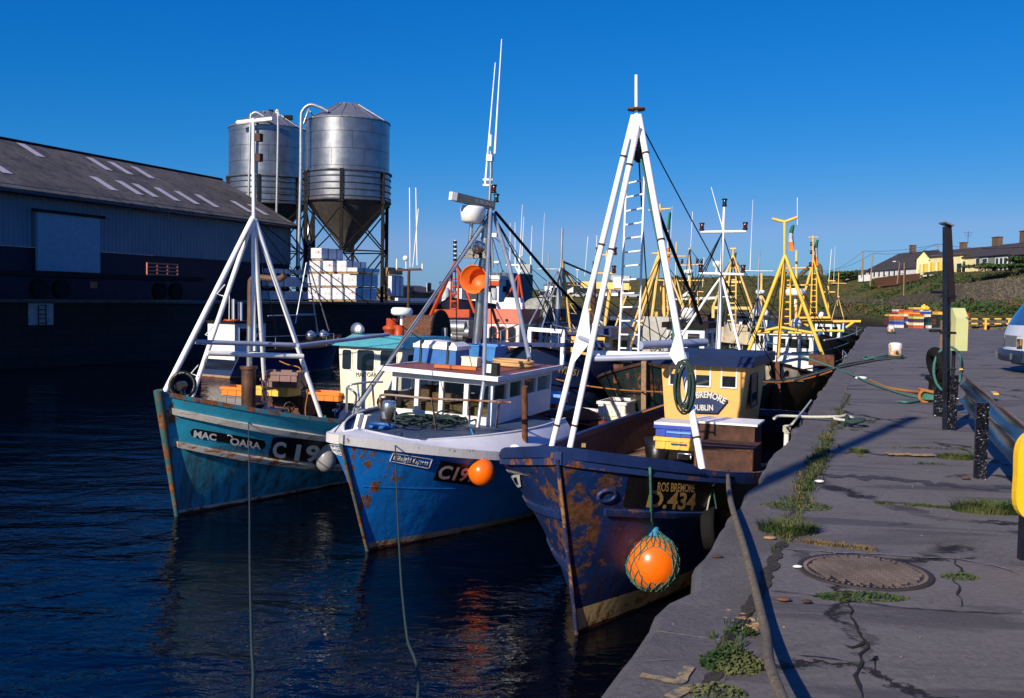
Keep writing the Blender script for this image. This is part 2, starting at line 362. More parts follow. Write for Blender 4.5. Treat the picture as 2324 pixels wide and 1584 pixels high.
def wheelhouse(root,x0,yc,w,d,z0,z1,wm,rm,nf=3,ns=2,ov=.12,rt=.08,wz=(.52,.86),fm=None,tilt=0.0,r=0,band=0,taper=0.0,roofslope=0):
    """box cabin in boat axes: front wall at x0 facing the bow, yc centre, w wide, d long"""
    a=w/2; mb=MB(); ti=tilt; tz=taper
    q=[(x0+ti,yc-a+tz,z0),(x0+d,yc-a+tz,z0),(x0+d,yc+a-tz,z0),(x0+ti,yc+a-tz,z0),(x0,yc-a,z1),(x0+d,yc-a,z1),(x0+d,yc+a,z1),(x0,yc+a,z1)]
    mb.add(q,[(3,2,1,0),(4,5,6,7),(0,1,5,4),(1,2,6,5),(2,3,7,6),(3,0,4,7)]); wh=fixn(mb.build('wheelhouse',wm,root))
    fm=fm or wm; H=z1-z0; Q=[V(p) for p in q]
    def face(o,e,n,cnt,mg=.12,k=.72):
        up=(Q[7]-Q[3]).normalized() if n.x<0 else V((0,0,1)); L=(e-o).length; st=(L-2*mg*L)/cnt
        for i in range(cnt):
            c=mg*L+st*(i+.5); window(wh,o,e-o,up,n,(c-st*k/2,H*wz[0],c+st*k/2,H*wz[1]),fm,r=r)
    nf_=(Q[0]-Q[3]).cross(Q[7]-Q[3]).normalized()
    if nf_.x>0: nf_=-nf_
    face(Q[3],Q[0],nf_,nf,.06); 
    if ns: face(Q[0],Q[1],V((0,-1,0)),ns,.1); face(Q[2],Q[3],V((0,1,0)),ns,.1)
    rb=MB(); rs=roofslope
    t=[(x0-ov,yc-a-ov,z1+.003),(x0+d+ov,yc-a-ov,z1+.003),(x0+d+ov,yc+a+ov,z1+.003),(x0-ov,yc+a+ov,z1+.003)]
    tt=[(p[0]+(rs if i in(0,3) else 0),p[1]+(rs*.6 if i<2 else -rs*.6),p[2]+rt) for i,p in enumerate(t)]
    rb.add(t+tt,[(3,2,1,0),(4,5,6,7),(0,1,5,4),(1,2,6,5),(2,3,7,6),(3,0,4,7)]); rb.build('roof',rm,wh)
    return wh
def ladder(parent,a0,a1,b0,b1,n,r,mt,name='ladder',rr=None,f0=.04,f1=.98):
    mb=MB(); a0,a1,b0,b1=V(a0),V(a1),V(b0),V(b1); mb.tube([a0,a1],r,6); mb.tube([b0,b1],r,6)
    for i in range(n): t=f0+(f1-f0)*i/(n-1); mb.tube([a0.lerp(a1,t),b0.lerp(b1,t)],(rr or r*.8),6)
    return mb.build(name,mt,parent)
def spars(parent,segs,r,mt,name='mast',n=8):
    mb=MB()
    for s_ in segs:
        rr=r; 
        if isinstance(s_[-1],(int,float)): rr=s_[-1]; s_=s_[:-1]
        mb.tube(list(s_),rr,n)
    return mb.build(name,mt,parent)
def lamp(parent,p,c='redlamp',s=.09,name='navigation_light'):
    mb=MB(); mb.lathe(p,[(.001,0),(s*.9,0),(s*.9,s*.5),(s*.6,s*.6)],12); mb.lathe(V(p)+V((0,0,s*2.2)),[(s*.6,0),(s,0),(s*.9,s*.5),(.001,s*.6)],12)
    o=mb.build(name,M['black'],parent); g=MB(); g.lathe(V(p)+V((0,0,s*.55)),[(s*.62,0),(s*.75,s*.3),(s*.75,s*1.3),(s*.62,s*1.7)],12); g.build('lens',M[c],o); return o
def radome(parent,p,r=.3,h=.22,mt='white',name='radar_dome'):
    mb=MB(); mb.lathe(p,[(.001,0),(r*.8,0),(r,h*.25),(r,h*.7),(r*.85,h*.95),(.001,h)],24); mb.tube([V(p)-V((0,0,.35)),p],r*.15,8); return mb.build(name,M[mt],parent)
def flag(parent,top,hgt,wid,lean=.25,name='flag'):
    cols=[('green',(.02,.20,.08)),('white flag',(.75,.75,.75)),('orange flag',(.8,.22,.02))]; root=None; top=V(top)
    for i,(nm,c) in enumerate(cols):
        if 'fl'+nm not in M: M['fl'+nm]=plain('cloth '+nm,c,.8)
        def fn(u,v,i=i):
            vv=(i+v)/3; s_=wid*(.12+.88*math.sin(min(1,vv*1.2)*math.pi/2))*(u-.1)
            return top+V((s_*.75+.05*math.sin(vv*9+u*3),s_*.25+.06*math.sin(u*7+vv*4)*wid,-vv*hgt+abs(s_)*lean))
        mb=MB(); mb.grid(fn,8,5)
        o=mb.build(name if i==0 else 'flag_stripe',M['fl'+nm],parent if i==0 else root)
        if i==0: root=o
    return root
# ================= setting: water and quay =================
t=NT('harbour water'); 
wv=t.noise(sc=(.55,1.0,1),scale=1.1,det=3,rough=.5,dist=.4); wv2=t.noise(sc=(.8,1.3,1),scale=5,det=3,rough=.55,dist=.5); wv3=t.noise(sc=(.10,.28,1),scale=1,det=2)
hgt=t.math('ADD',t.math('ADD',t.math('MULTIPLY',wv,.075),t.math('MULTIPLY',wv2,.016)),t.math('MULTIPLY',wv3,.14))
bp=t.n('ShaderNodeBump'); bp.inputs['Strength'].default_value=1; bp.inputs['Distance'].default_value=1.0; t.l(hgt,bp.inputs['Height']); t.l(bp.outputs[0],t.b.inputs['Normal'])
t.b.inputs['IOR'].default_value=1.26
M['water']=t.out((.0003,.0012,.004),.03,0,.5)
mb=MB(); mb.add([(-900,-60,-2),(900,-60,-2),(900,1500,-2),(-900,1500,-2)],[(0,1,2,3)]); mb.build('water',M['water'],kind='structure')
# sea bed so the ground goes on below the water
mb=MB(); mb.add([(-2500,-200,-6),(2500,-200,-6),(2500,4000,-6),(-2500,4000,-6)],[(0,1,2,3)]); mb.build('ground',M['dark'],kind='structure')
QD=V((math.sin(math.atan(.3765)),math.cos(math.atan(.3765)),0)); QN=V((QD.y,-QD.x,0))   # along quay, inland
QO=V((-1.12,0,0))
def quay(a,b,z=0.0): return QO+QD*a+QN*b+V((0,0,z))
t=NT('quay concrete')
n1=t.noise(scale=1.3,det=8,rough=.65); n2=t.noise(scale=22,det=8,rough=.75); n3=t.noise(sc=(.35,1.6,1),scale=1.0,det=5,dist=1.2)
c=t.mix(t.ramp(n1,[(.3,0),(.7,1)]),(.084,.076,.071),(.148,.136,.126)); c=t.mix(t.ramp(n2,[(.35,0),(.62,.8)]),c,(.175,.16,.155)); c=t.mix(t.ramp(n3,[(.52,0),(.60,.55)]),c,(.040,.039,.046))
sp=t.noise(scale=75,det=2); c=t.mix(t.ramp(sp,[(.69,0),(.73,1)]),c,(.30,.29,.27)); c=t.mix(t.ramp(t.noise(scale=9,det=3,loc=(5,2,1)),[(.66,0),(.72,.6)]),c,(.10,.055,.035))
vo=t.n('ShaderNodeTexVoronoi',feature='DISTANCE_TO_EDGE'); vo.inputs['Scale'].default_value=.36
nz=t.n('ShaderNodeTexNoise'); nz.inputs['Scale'].default_value=1.8; nz.inputs['Detail'].default_value=8; nz.inputs['Roughness'].default_value=.7; t.l(t.co(),nz.inputs['Vector'])
va=t.n('ShaderNodeVectorMath',operation='MULTIPLY_ADD'); va.inputs[1].default_value=(.9,.9,0); t.l(nz.outputs['Color'],va.inputs[0]); t.l(t.co(),va.inputs[2]); t.l(va.outputs[0],vo.inputs['Vector'])
cm=t.noise(scale=.8,det=2,loc=(3,1,0)); crack=t.math('MULTIPLY',t.ramp(vo.outputs[0],[(0,1),(.007,1),(.013,0)]),t.ramp(cm,[(.47,0),(.54,1)]))
c=t.mix(crack,c,(.018,.016,.016))
h=t.math('SUBTRACT',t.math('ADD',t.math('MULTIPLY',n2,.6),t.math('MULTIPLY',n1,.8)),crack); t.bump(h,.55,.035); M['quay']=t.out(c,.85,0,.25)
t=NT('coping stone'); n1=t.noise(scale=2.1,det=8,rough=.7); n2=t.noise(scale=30,det=6,rough=.8)
c=t.mix(t.ramp(n1,[(.3,0),(.7,1)]),(.10,.092,.09),(.19,.175,.165)); c=t.mix(t.ramp(n2,[(.35,0),(.65,.6)]),c,(.06,.058,.062)); c=t.mix(t.ramp(t.noise(scale=6,det=4),[(.64,0),(.7,.7)]),c,(.12,.06,.03))
t.bump(t.math('ADD',t.math('MULTIPLY',n1,.9),t.math('MULTIPLY',n2,.4)),.7,.04); M['coping']=t.out(c,.88,0,.25)
t=NT('quay wall masonry'); br=t.n('ShaderNodeTexBrick'); br.inputs['Scale'].default_value=1; br.inputs['Brick Width'].default_value=1.1; br.inputs['Row Height'].default_value=.42; br.inputs['Mortar Size'].default_value=.025
br.inputs['Color1'].default_value=(.06,.055,.05,1); br.inputs['Color2'].default_value=(.10,.09,.08,1); br.inputs['Mortar'].default_value=(.015,.015,.015,1)
cx=t.n('ShaderNodeCombineXYZ'); xyz=t.xyz(); t.l(t.math('ADD',xyz[1],xyz[0]),cx.inputs[0]); t.l(xyz[2],cx.inputs[1]); t.l(cx.outputs[0],br.inputs[0])
zz=t.ramp(t.math('MULTIPLY_ADD',xyz[2],.4,.9),[(.2,0),(.55,1)])
c=t.mix(zz,(.012,.018,.010),br.outputs[0]); c=t.mix(t.ramp(t.noise(scale=3,det=6),[(.4,0),(.7,.8)]),c,(.02,.02,.018)); t.bump(br.outputs[1],.6,.05); M['masonry']=t.out(c,.8)
# deck sheet and the irregular coping edge
mb=MB(); mb.add([quay(-14,.45),quay(-14,75),quay(78,75),quay(78,.45)],[(0,1,2,3)]); mb.build('quay',M['quay'],kind='structure')
rnd=random.Random(3); ed=[]; a=-14.0; cs=[]
while a<78:
    L=rnd.uniform(1.5,2.6); cs.append((a,min(78,a+L))); a+=L
cp=MB(); jit=lambda a:.012*math.sin(a*2.1)+.012*math.sin(a*5.3+1)+.045*noise.noise(V((a*1.7,0,0)))
for (a0,a1) in cs:
    off=rnd.uniform(-.03,.03); n=10; dz=rnd.uniform(-.0015,.0015)
    top=[];fr_=[]
    for i in range(n+1):
        u=i/n; a=a0+.002+(a1-a0-.004)*u; e=min(u,1-u); chip=(.03*max(0,1-e/.08)**1.5)*rnd.uniform(.3,1)
        if abs(a-6.02)<.35 : chip+=.10*(1-abs(a-6.02)/.35)
        j=jit(a)+off+chip; fr_.append((a,j))
    P=[]
    for a,j in fr_: P+=[quay(a,j,-.42),quay(a,j-.0,-.06),quay(a,j+.018,-.015+dz),quay(a,j+.06,.004+dz),quay(a,.46,.004+dz)]
    fs=[(i*5+k,i*5+k+1,(i+1)*5+k+1,(i+1)*5+k) for i in range(n) for k in range(4)]
    cp.add(P,fs,False); cp.add(P[:5]+[quay(a0+.006,.46,-.42)],[(0,1,2,3,4,5)]); cp.add(P[-5:]+[quay(a1-.006,.46,-.42)],[(5,4,3,2,1,0)])
cp.build('coping',M['coping'],kind='structure')
mb=MB(); mb.grid(lambda u,v:quay(-14+92*u,.10+.02*math.sin(u*300),-.40-3.0*v),120,6,False); mb.grid(lambda u,v:quay(78,75*u,-3.4*v),8,2,False); mb.build('quay_wall',M['masonry'],kind='structure')
# cracks, joints and repairs drawn as thin sheets on the quay
def quayline(name,pts,w,mt,jw=.3,z=.010,seed=0,jit=.02):
    rn=random.Random(seed+len(pts)); P=[W.Z(d1(*q),z) for q in pts]; Q=[]
    for a_,b_ in zip(P[:-1],P[1:]):
        n=max(3,int((b_-a_).length/.05))
        for k in range(n): Q.append(a_.lerp(b_,k/n))
    Q.append(P[-1]); vs=[]
    for i,p in enumerate(Q):
        t_=(Q[min(i+1,len(Q)-1)]-Q[max(i-1,0)]).normalized(); n_=V((-t_.y,t_.x,0)); o=noise.noise(V((p.x*7,p.y*7,seed)))*jit*2; ww=w*(1-jw+jw*2*rn.random())*.5*(.2 if i in(0,len(Q)-1) else 1)
        vs+=[p+n_*(o-ww),p+n_*(o+ww)]
    mb=MB(); mb.add(vs,[(2*i,2*i+2,2*i+3,2*i+1) for i in range(len(Q)-1)]); mb.build(name,mt,kind='structure')
M['crack']=mat('crack shadow dirt',(.014,.012,.011),.95,var=.6,vs=30)
M['dirt']=mat('joint dirt',(.045,.036,.028),.95,var=.7,vs=30,bump=.8,bs=60)
M['scuff']=mat('pale scuff',(.20,.185,.165),.9,var=.4,vs=30)
M['damp']=mat('darker patch',(.052,.048,.055),.8,var=.4,vs=6)
quayline('quay_crack',[(1265,1105),(1290,1200),(1350,1290),(1345,1400),(1305,1470),(1330,1584)],.013,M['crack'],.8,jit=.02)
quayline('quay_crack',[(1345,1295),(1280,1330),(1235,1310)],.02,M['crack'],.8)
quayline('quay_crack',[(1350,1390),(1420,1370),(1385,1440)],.014,M['crack'],.8)
quayline('quay_crack',[(560,1540),(600,1430),(655,1300),(730,1190),(785,1100),(850,965),(905,860),(930,790)],.07,M['dirt'],.25,z=.0075,jit=.012)
quayline('quay_crack',[(600,1430),(640,1340),(700,1260),(770,1150)],.025,M['crack'],.9,z=.011,jit=.02)
quayline('quay_joint',[(870,1040),(1000,1050),(1150,1075),(1560,1130),(1900,1150),(2150,1158)],.009,M['crack'],.8)
quayline('quay_joint',[(930,830),(1250,850),(1600,865),(1830,880),(2000,915),(2150,960)],.016,M['scuff'],.8)
quayline('quay_joint',[(1000,1370),(1150,1385),(1290,1400)],.010,M['crack'],.8)
quayline('quay_crack',[(1835,1130),(1810,1000),(1795,880),(1900,865)],.010,M['crack'],.8,jit=.04)
quayline('quay_joint',[(205,1380),(330,1390),(470,1402)],.008,M['scuff'],.8)
quayline('quay_joint',[(1270,590),(1560,600),(1850,625),(2150,660)],.010,M['crack'],.8)
quayline('quay_joint',[(1340,318),(1600,320),(1900,330)],.012,M['crack'],.8)
quayline('quay_joint',[(1340,400),(1600,404),(1880,412)],.010,M['crack'],.8)
quayline('damp_patch',[(1150,455),(1350,470),(1500,478),(1700,505),(1900,520),(2150,525)],.16,M['damp'],.5,z=.005,jit=.12)
quayline('damp_patch',[(1000,330),(1250,345),(1480,350)],.05,M['damp'],.8,z=.006,jit=.1)
quayline('quay_joint',[(1270,60),(1215,150),(1160,270),(1085,440),(1000,600),(930,780)],.035,M['dirt'],.3,z=.0065,jit=.01)
# ================= hull paint =================
def hullmat(name,base,bz,boot,thr,zst=None,stc=(.05,.035,.02),var=.3,stemx=.55,bot=(.10,.035,.015),rcol=RUST,rgh=.42,sst=.62,rsc=1.9):
    t=NT(name); x,y,z=t.xyz()
    n=t.noise(scale=1.6,det=7,rough=.65); c=t.mix(t.ramp(n,[(.3,0),(.72,1)]),tuple(k*(1-var) for k in base),tuple(min(1,k*(1+var*.7)) for k in base))
    fine=t.noise(scale=26,det=5); c=t.mix(t.math('MULTIPLY',t.ramp(fine,[(.62,0),(.70,1)]),.35),c,tuple(min(1,k*1.8+.02) for k in base))
    st=t.noise(sc=(5,5,.35),scale=1.3,det=7,rough=.7)
    sm=t.ramp(st,[(sst-.1,0),(sst+.12,.85)])
    if zst is not None: sm=t.math('MULTIPLY',sm,t.ramp(z,[(0,1),(1,1)]) if False else t.math('LESS_THAN',z,zst)); 
    c=t.mix(sm,c,stc)
    rn=t.noise(sc=(1.5,1.5,1.0) if rsc<3 else (1.0,1.0,1.25),scale=rsc,det=9,rough=.72)
    near=t.math('MULTIPLY',t.math('SUBTRACT',1.0,t.math('SMOOTHSTEP',x,stemx,.0) if False else t.ramp(t.math('MULTIPLY_ADD',x,.4,.3),[(.2,0),(.2+.4*stemx,1)])),.13)
    rr=t.math('ADD',rn,near)
    m=t.ramp(rr,[(thr,0),(thr+.035,1)]); rc=t.ramp(t.noise(scale=11,det=7,rough=.7),[(.35,rcol[0]),(.62,rcol[1])]); c=t.mix(m,c,rc)
    wob=t.math('MULTIPLY_ADD',t.noise(scale=1.2,det=3),.03,bz-.015)
    bc=t.mix(t.ramp(t.noise(sc=(2,2,2),scale=3,det=8,rough=.7),[(.52,0),(.62,1)]),boot,(.20,.08,.03))
    c=t.mix(t.math('LESS_THAN',z,wob),c,bc); c=t.mix(t.math('LESS_THAN',z,t.math('MULTIPLY_ADD',t.noise(scale=3,det=5),.08,.0)),c,bot)
    t.bump(t.math('ADD',t.math('MULTIPLY',t.noise(scale=1.8,det=3),1.6),t.math('ADD',t.math('MULTIPLY',fine,.15),t.math('MULTIPLY',m,.25))),.35,.03)
    return t.out(c,t.math('MULTIPLY_ADD',m,.4,rgh),0,.5)
M['hullA']=hullmat('rust streaked navy hull',(.006,.028,.12),.30,(.55,.40,.20),.615,zst=9,stc=(.022,.014,.016),sst=.56,rgh=.38,rcol=((.022,.010,.006),(.15,.052,.016)),rsc=3.4)
M['hullB']=hullmat('blue hull',(.004,.21,.70),.13,(.38,.33,.26),.665,zst=9,stc=(.01,.08,.22),var=.18,sst=.62,rgh=.5)
M['hullC']=hullmat('teal hull',(.022,.29,.42),.09,(.45,.45,.40),.66,zst=1.12,stc=(.045,.035,.018),sst=.53,rgh=.5)
M['band']=t.m if False else mat('chipped white band',(.75,.73,.70),.5,rust=.60,rsc=5,rs=(1,1,1),rcol=((.12,.09,.07),(.35,.30,.25)),var=.1,bump=.4)
M['whaleback']=mat('whaleback white paint',(.74,.74,.75),.45,var=.1,rust=.63,rs=(3,3,.6),rsc=1.6,rcol=((.28,.20,.08),(.50,.42,.28)),bump=.25,bs=45)
M['rubrust']=mat('rusty rubbing strake',(.55,.50,.40),.7,rust=.50,rs=(.8,.8,3),rsc=5,rcol=((.20,.05,.012),(.50,.20,.06)),bump=.5)
M['strake']=mat('worn cream strake',(.62,.57,.47),.7,rust=.56,rs=(.7,.7,4),rsc=6,rcol=((.28,.17,.08),(.42,.30,.18)),bump=.4)
M['rustblue']=mat('rusty blue trim',(.012,.032,.115),.5,rust=.55,rs=(1,1,1),rsc=2.2,bump=.3)
# ================= BOAT A : navy steel boat beside the quay =================
A=Frame(W.Z((1310,1438),-2),22.5)
rA=thing('fishing_boat','rust streaked navy steel boat with yellow wheelhouse moored against the quay','fishing boat',fr=A,group='fishing boats moored bow out in the front rank')
HA=Hull(A,10,1.72,2.03,1.42,1.5,rake=.74,kw=.72,sd=.33,sw=.5,pd=2.4,pw=1.5,fl=1.15,dz=.7)
HA.build(rA,M['hullA'],M['deckdark'],M['rustblue'],M['rustdark'],capw=.08,caph=.13)
def hA(x): return HA.sheer(x)
mb=MB()   # upstand plates on the bow rail
for side in(-1,1):
    vs=[];fs=[];n=8
    for i in range(n+1):
        x=.02+1.25*i/n; z=hA(x); tz=.09 if 0<i<n-1 else (.09 if i==0 else .0 if i==n else .07)
        for dz_,o in((.02,.035),(tz+.05,.05),(tz+.05,-.02),(.02,-.03)):
            p=HA.p(x,z,side); vs.append(V((p.x-.02,p.y+side*o if i else (side*.0),z+dz_)))
    for i in range(n):
        for j in range(4): fs.append((i*4+j,i*4+(j+1)%4,i*4+4+(j+1)%4,i*4+4+j))
    mb.add(vs,fs+[(0,1,2,3),tuple(len(vs)-4+j for j in(3,2,1,0))])
fixn(mb.build('bow_rail_plate',M['navyclean'],rA))
mb=MB(); mb.tube([HA.p(0,z,-1)+V((-.015,0,0)) for z in [i*2.03/12 for i in range(13)]],[.024]*13,8); mb.build('stem_post',mat('rusty navy stem',(.02,.03,.09),.6,rust=.46,rs=(2,2,.5),rsc=3,rcol=((.05,.02,.01),(.42,.22,.10))),rA)
mb=MB()
for fz in(.70,.40): 
    HA.strip(mb,(.05,fz*2.0),(9.8,fz*1.5),.09,.005,.025,px=False,side=1)
HA.strip(mb,(.35,1.42),(9.8,1.02),.07,.005,.035,px=False,side=-1)
mb.build('rubbing_strake',M['rustblue'],rA)
P0=[c3(520,905),c3(985,925),c3(1010,775),c3(545,765)]
mb=MB(); panel(mb,HA.qmap(P0,.008),24,6); mb.build('name_panel',M['black'],rA)
mb=MB(); text(mb,'ROS BREMORE',HA.qmap([c3(668,838),c3(830,842),c3(832,806),c3(672,796)],.016),bold=.02); text(mb,'D.434',HA.qmap([c3(618,908),c3(832,922),c3(838,846),c3(628,830)],.016),shear=.12,bold=.03)
mb.build('registration_lettering',M['lettergold'],rA)
mb=MB(); panel(mb,HA.qmap([c3(76,815),c3(146,870),c3(132,760),c3(70,738)],.008,1),10,4); mb.build('name_panel',M['black'],rA)
mb=MB(); text(mb,'D434',HA.qmap([c3(82,818),c3(146,858),c3(138,796),c3(76,764)],.016,1),bold=.03); text(mb,'ROS BREMORE',HA.qmap([c3(76,757),c3(120,771),c3(118,753),c3(74,740)],.016,1),bold=.02); mb.build('registration_lettering',M['letter'],rA)
x,z=HA.find(c3(450,858)); e=.12; p=HA.p(x,z,-1,.01); nn=(HA.p(x,z,-1,.05)-p).normalized(); MM=nn.to_track_quat('Z','Y').to_matrix()
mb=MB(); mb.torus(p,.085,.022,MM,24,8,(1.2,.8)); mb.lathe(p,[(.001,.0),(.06,.0)],16,MM); mb.build('hawse_pipe',M['rustblue'],rA)
x,z=HA.find(c3(193,825),1); p=HA.p(x,z,1,.01); nn=(HA.p(x,z,1,.05)-p).normalized(); mb=MB(); mb.torus(p,.10,.028,nn.to_track_quat('Z','Y').to_matrix(),20,8,(1.1,.8)); mb.build('hawse_pipe',M['rustblue'],rA)
# mast
top=A.Y((1444,254),0.0); tx=top.x
fS=A.Z(c3(205,668),hA(1.2)-.02); fF=A.Z(c3(287,668),hA(.9)-.02); fP=A.Z(c3(868,745),hA(1.4)+.1)
tS=A.X((1438,262),tx); tP=A.X((1450,262),tx); tF=A.X((1447,285),tx-.15)
for nm,a_,b_,r_ in(('mast_leg',fS,tS,.038),('mast_leg',fF,tF,.039),('mast_leg',fP,tP,.041)):
    spars(rA,[(a_,b_)],r_,M['whitechip'],nm,10)
for (a_,b_,r_) in ((fS,tS,.038),(fF,tF,.039),(fP,tP,.041)):
    for f_ in (.08,.62,.88): mb=MB(); c_=a_.lerp(b_,f_); d_=(b_-a_).normalized()*.012; mb.tube([c_-d_,c_+d_],r_*1.15,10); mb.build('leg_band',M['rustdark'],rA)
mb=MB(); mb.lathe(top+V((0,0,.02)),[(.001,0),(.11,0),(.11,.025),(.001,.025)],16); mb.build('mast_plate',M['rust'],rA)
spars(rA,[(top,A.X((1444,170),tx))],.022,M['white'],'mast_pole')
mb=MB(); q0=A.X(c3(0,0),tx)
bx=[A.X(d3(468,270),tx),A.X(d3(448,416),tx),A.X(d3(500,412),tx),A.X(d3(488,262),tx)]; mb.prism([p+V((-.06,0,0)) for p in bx],(.16,0,0)); fixn(mb.build('mast_head_box',M['white'],rA))
mb=MB(); pb=A.X(d3(489,470),tx); mb.lathe(pb,[(.03,-.16),(.07,-.12),(.07,.12),(.03,.16)],10); mb.tube([pb+V((0,0,.15)),pb+V((0,0,.3))],.015,6); mb.build('pulley_block',M['black'],rA)
cS=fS.lerp(tS,.345); cP=fP.lerp(tP,.335); cF=fF.lerp(tF,.335)
spars(rA,[(A.X((1335,803),cS.x+.1),A.X((1562,808),cS.x+.1))],.045,M['white'],'crossbar')
mb=MB(); mb.tube([A.X(d5(830,410),cS.x-.15),A.X(d5(1790,385),cS.x-.15)],.042,10); mb.tube([cS,cF],.03,8); mb.build('crossbar',M['greybl'],rA)
mb=MB(); w1=fS.lerp(tS,.45); w2=fS.lerp(tS,.26)
mb.prism([w1,cF.lerp(cS,.1),w2],(.015,0,0)); fixn(mb.build('gusset_plate',M['white'],rA)); mb=MB(); k=lambda q:A.X(q,cP.x-.02)
mb.prism([k(c3(752,150)),k(c3(782,245)),k(c3(752,290)),k(c3(724,245))],(.02,0,0)); fixn(mb.build('gusset_plate',M['white'],rA))
lx=tx+.42; ladder(rA,A.X((1405,798),lx),A.X((1423,388),lx),A.X((1449,800),lx),A.X((1463,378),lx),13,.016,M['cleanwhite'],f0=.02,f1=.93)
# rigging of the mast
mb=MB(); mb.tube([pb,A.X(d3(510,545),tx),A.X(d3(560,800),tx-.1),A.X(d3(635,1170),tx-.15),A.X(d3(690,1480),tx-.3),A.X(c3(745,175),tx-.6),A.X(c3(770,300),tx-.7)],.022,6)
mb.tube([pb,A.X(d3(525,640),tx-.1),A.X(d3(590,960),tx-.2),A.X(d3(650,1250),tx-.3)],.014,6); mb.build('hoisting_rope',M['ropeg'],rA)
mb=MB(); mb.tube([A.X(d3(500,480),tx),A.X(d3(600,830),tx+.6),A.X(d3(715,1130),tx+1.5),A.X(d3(800,1330),tx+2.2),A.X(d3(850,1480),tx+2.8)],.028,6); mb.build('black_stay',M['dark'],rA)
cc=A.X(c3(793,380),fP.lerp(tP,.2).x-.12); mb=MB(); rn=random.Random(1)
for i in range(9):
    mm=Matrix.Rotation(R(90+rn.uniform(-7,7)),3,'Y')@Matrix.Rotation(R(rn.uniform(-6,6)),3,'X')
    mb.torus(cc+V((rn.uniform(-.05,.03),rn.uniform(-.03,.03),rn.uniform(-.05,.04))),.27+rn.uniform(-.04,.02)  ,.012,mm,28,6,(1.0,.38+rn.uniform(-.08,.04)))
mb.build('rope_coil',M['ropedk'],rA,'coil of dark green rope hanging from the mast leg')
# derrick boom behind the wheelhouse roof
spars(rA,[(A.X(c7(415,1272),5.6),A.X(c7(940,1246),7.2))],.07,M['greybl'],'derrick_boom')
# wheelhouse
tl=A.X(c3(695,282),6.7); tr_=A.X(c3(1065,290),6.7); bl=A.X(c3(716,558),6.7); 
yc=(tl.y+tr_.y)/2; ww=tl.y-tr_.y; a0=yc+ww/2; b0=yc-ww/2; zt=tl.z; zb=bl.z-.25
mb=MB(); tb=.16
q=[(6.7,b0+.14,zb),(8.9,b0+.14,zb),(8.9,a0-.10,zb),(6.7,a0-.10,zb),(6.62,b0,zt),(8.9,b0,zt),(8.9,a0,zt),(6.62,a0,zt)]
mb.add(q,[(3,2,1,0),(4,5,6,7),(0,1,5,4),(1,2,6,5),(2,3,7,6),(3,0,4,7)]); whA=fixn(mb.build('wheelhouse',M['buffwh'],rA))
up=(V(q[7])-V(q[3])).normalized()
def frw(pa,pb_):   # window on the front from two opposite picture corners
    a_=A.X(pa,6.66); b_=A.X(pb_,6.66); return a_,b_
o_=V((6.66,a0,0)); n_=V((-1,0,.0))
for pa,pb_ in((c3(730,372),c3(762,300)),(c3(842,378),c3(904,286)),(c3(956,384),c3(1018,296))):
    a_,b_=frw(pa,pb_); window(whA,(6.635,a0,0),(0,-1,0),(0,0,1),(-1,0,0),(a0-a_.y,a_.z,a0-b_.y,b_.z),M['white'],fw=.022,pr=.02)
window(whA,(6.9,b0,0),(1,0,0),(0,0,1),(0,-1,0),(.3,zt-.72,.95,zt-.2),M['navyclean'])
mb=MB(); k=.14; mb.add([(6.45,b0-k,zt),(9.1,b0-k,zt),(9.1,a0+k,zt),(6.45,a0+k,zt),(6.62,b0-k,zt+.17),(9.1,b0-k,zt+.17),(9.1,a0+k,zt+.17),(6.62,a0+k,zt+.17)],[(3,2,1,0),(4,5,6,7),(0,1,5,4),(1,2,6,5),(2,3,7,6),(3,0,4,7)])
fixn(mb.build('roof',M['navyroof'],whA))
P6=lambda q:A.X(q,6.60)
ol=[(776,455),(812,425),(850,410),(890,406),(930,414),(978,448),(932,500),(840,497),(806,486)]
mb=MB(); mb.prism([P6(c3(*q)) for q in ol],(.02,0,0)); npl=fixn(mb.build('name_board',M['navyclean'],whA))
mb=MB()
def arc(txt,qa,qm,qb,h,bold=.03):
    a_,m_,b_=[A.X(q,6.58) for q in(qa,qm,qb)]
    def f(u,v):
        p=a_*(1-u)**2+m_*2*u*(1-u)+b_*u*u; d=((m_-a_)*(1-u)+(b_-m_)*u).normalized(); nrm=V((0,-d.z,d.y)); nrm=nrm if nrm.z>0 else -nrm; return p+nrm*v*h
    text(mb,txt,f,bold=bold)
arc('ROS BREMORE',c3(788,462),c3(870,404),c3(962,462),.115); arc('DUBLIN',c3(826,488),c3(870,489),c3(916,489),.10)
mb.build('name_board_lettering',M['letter'],npl)
# deck fittings
mb=MB(); mb.bar(A.Z(c3(350,665),1.2)-V((0,0,.3)),A.Z(c3(350,640),1.75),.055); mb.build('wooden_post',M['wood'],rA)
mb=MB(); mb.box((3.0,.1,.62),(1.2,1.7,.5)); q1=A.X(c3(635,700),3.6)
hx=3.4; a_=A.X(c3(640,700),hx); b_=A.X(c3(900,745),hx); 
hb=MB(); hb.box((hx+.7,(a_.y+b_.y)/2,.85),(1.4,a_.y-b_.y,.42)); hb.build('fish_hatch',M['wood'],rA)
hb=MB(); hb.box((hx+.7,(a_.y+b_.y)/2,1.10),(1.5,a_.y-b_.y+.08,.07)); hl=hb.build('hatch_cover',M['steel'],rA)
p=A.X(c3(790,690),hx-.02); hb=MB(); hb.tube([p+V((0,.09,-.03)),p+V((0,.09,.04)),p+V((0,-.09,.04)),p+V((0,-.09,-.03))],.012,6); hb.build('handle',M['alu'],hl)
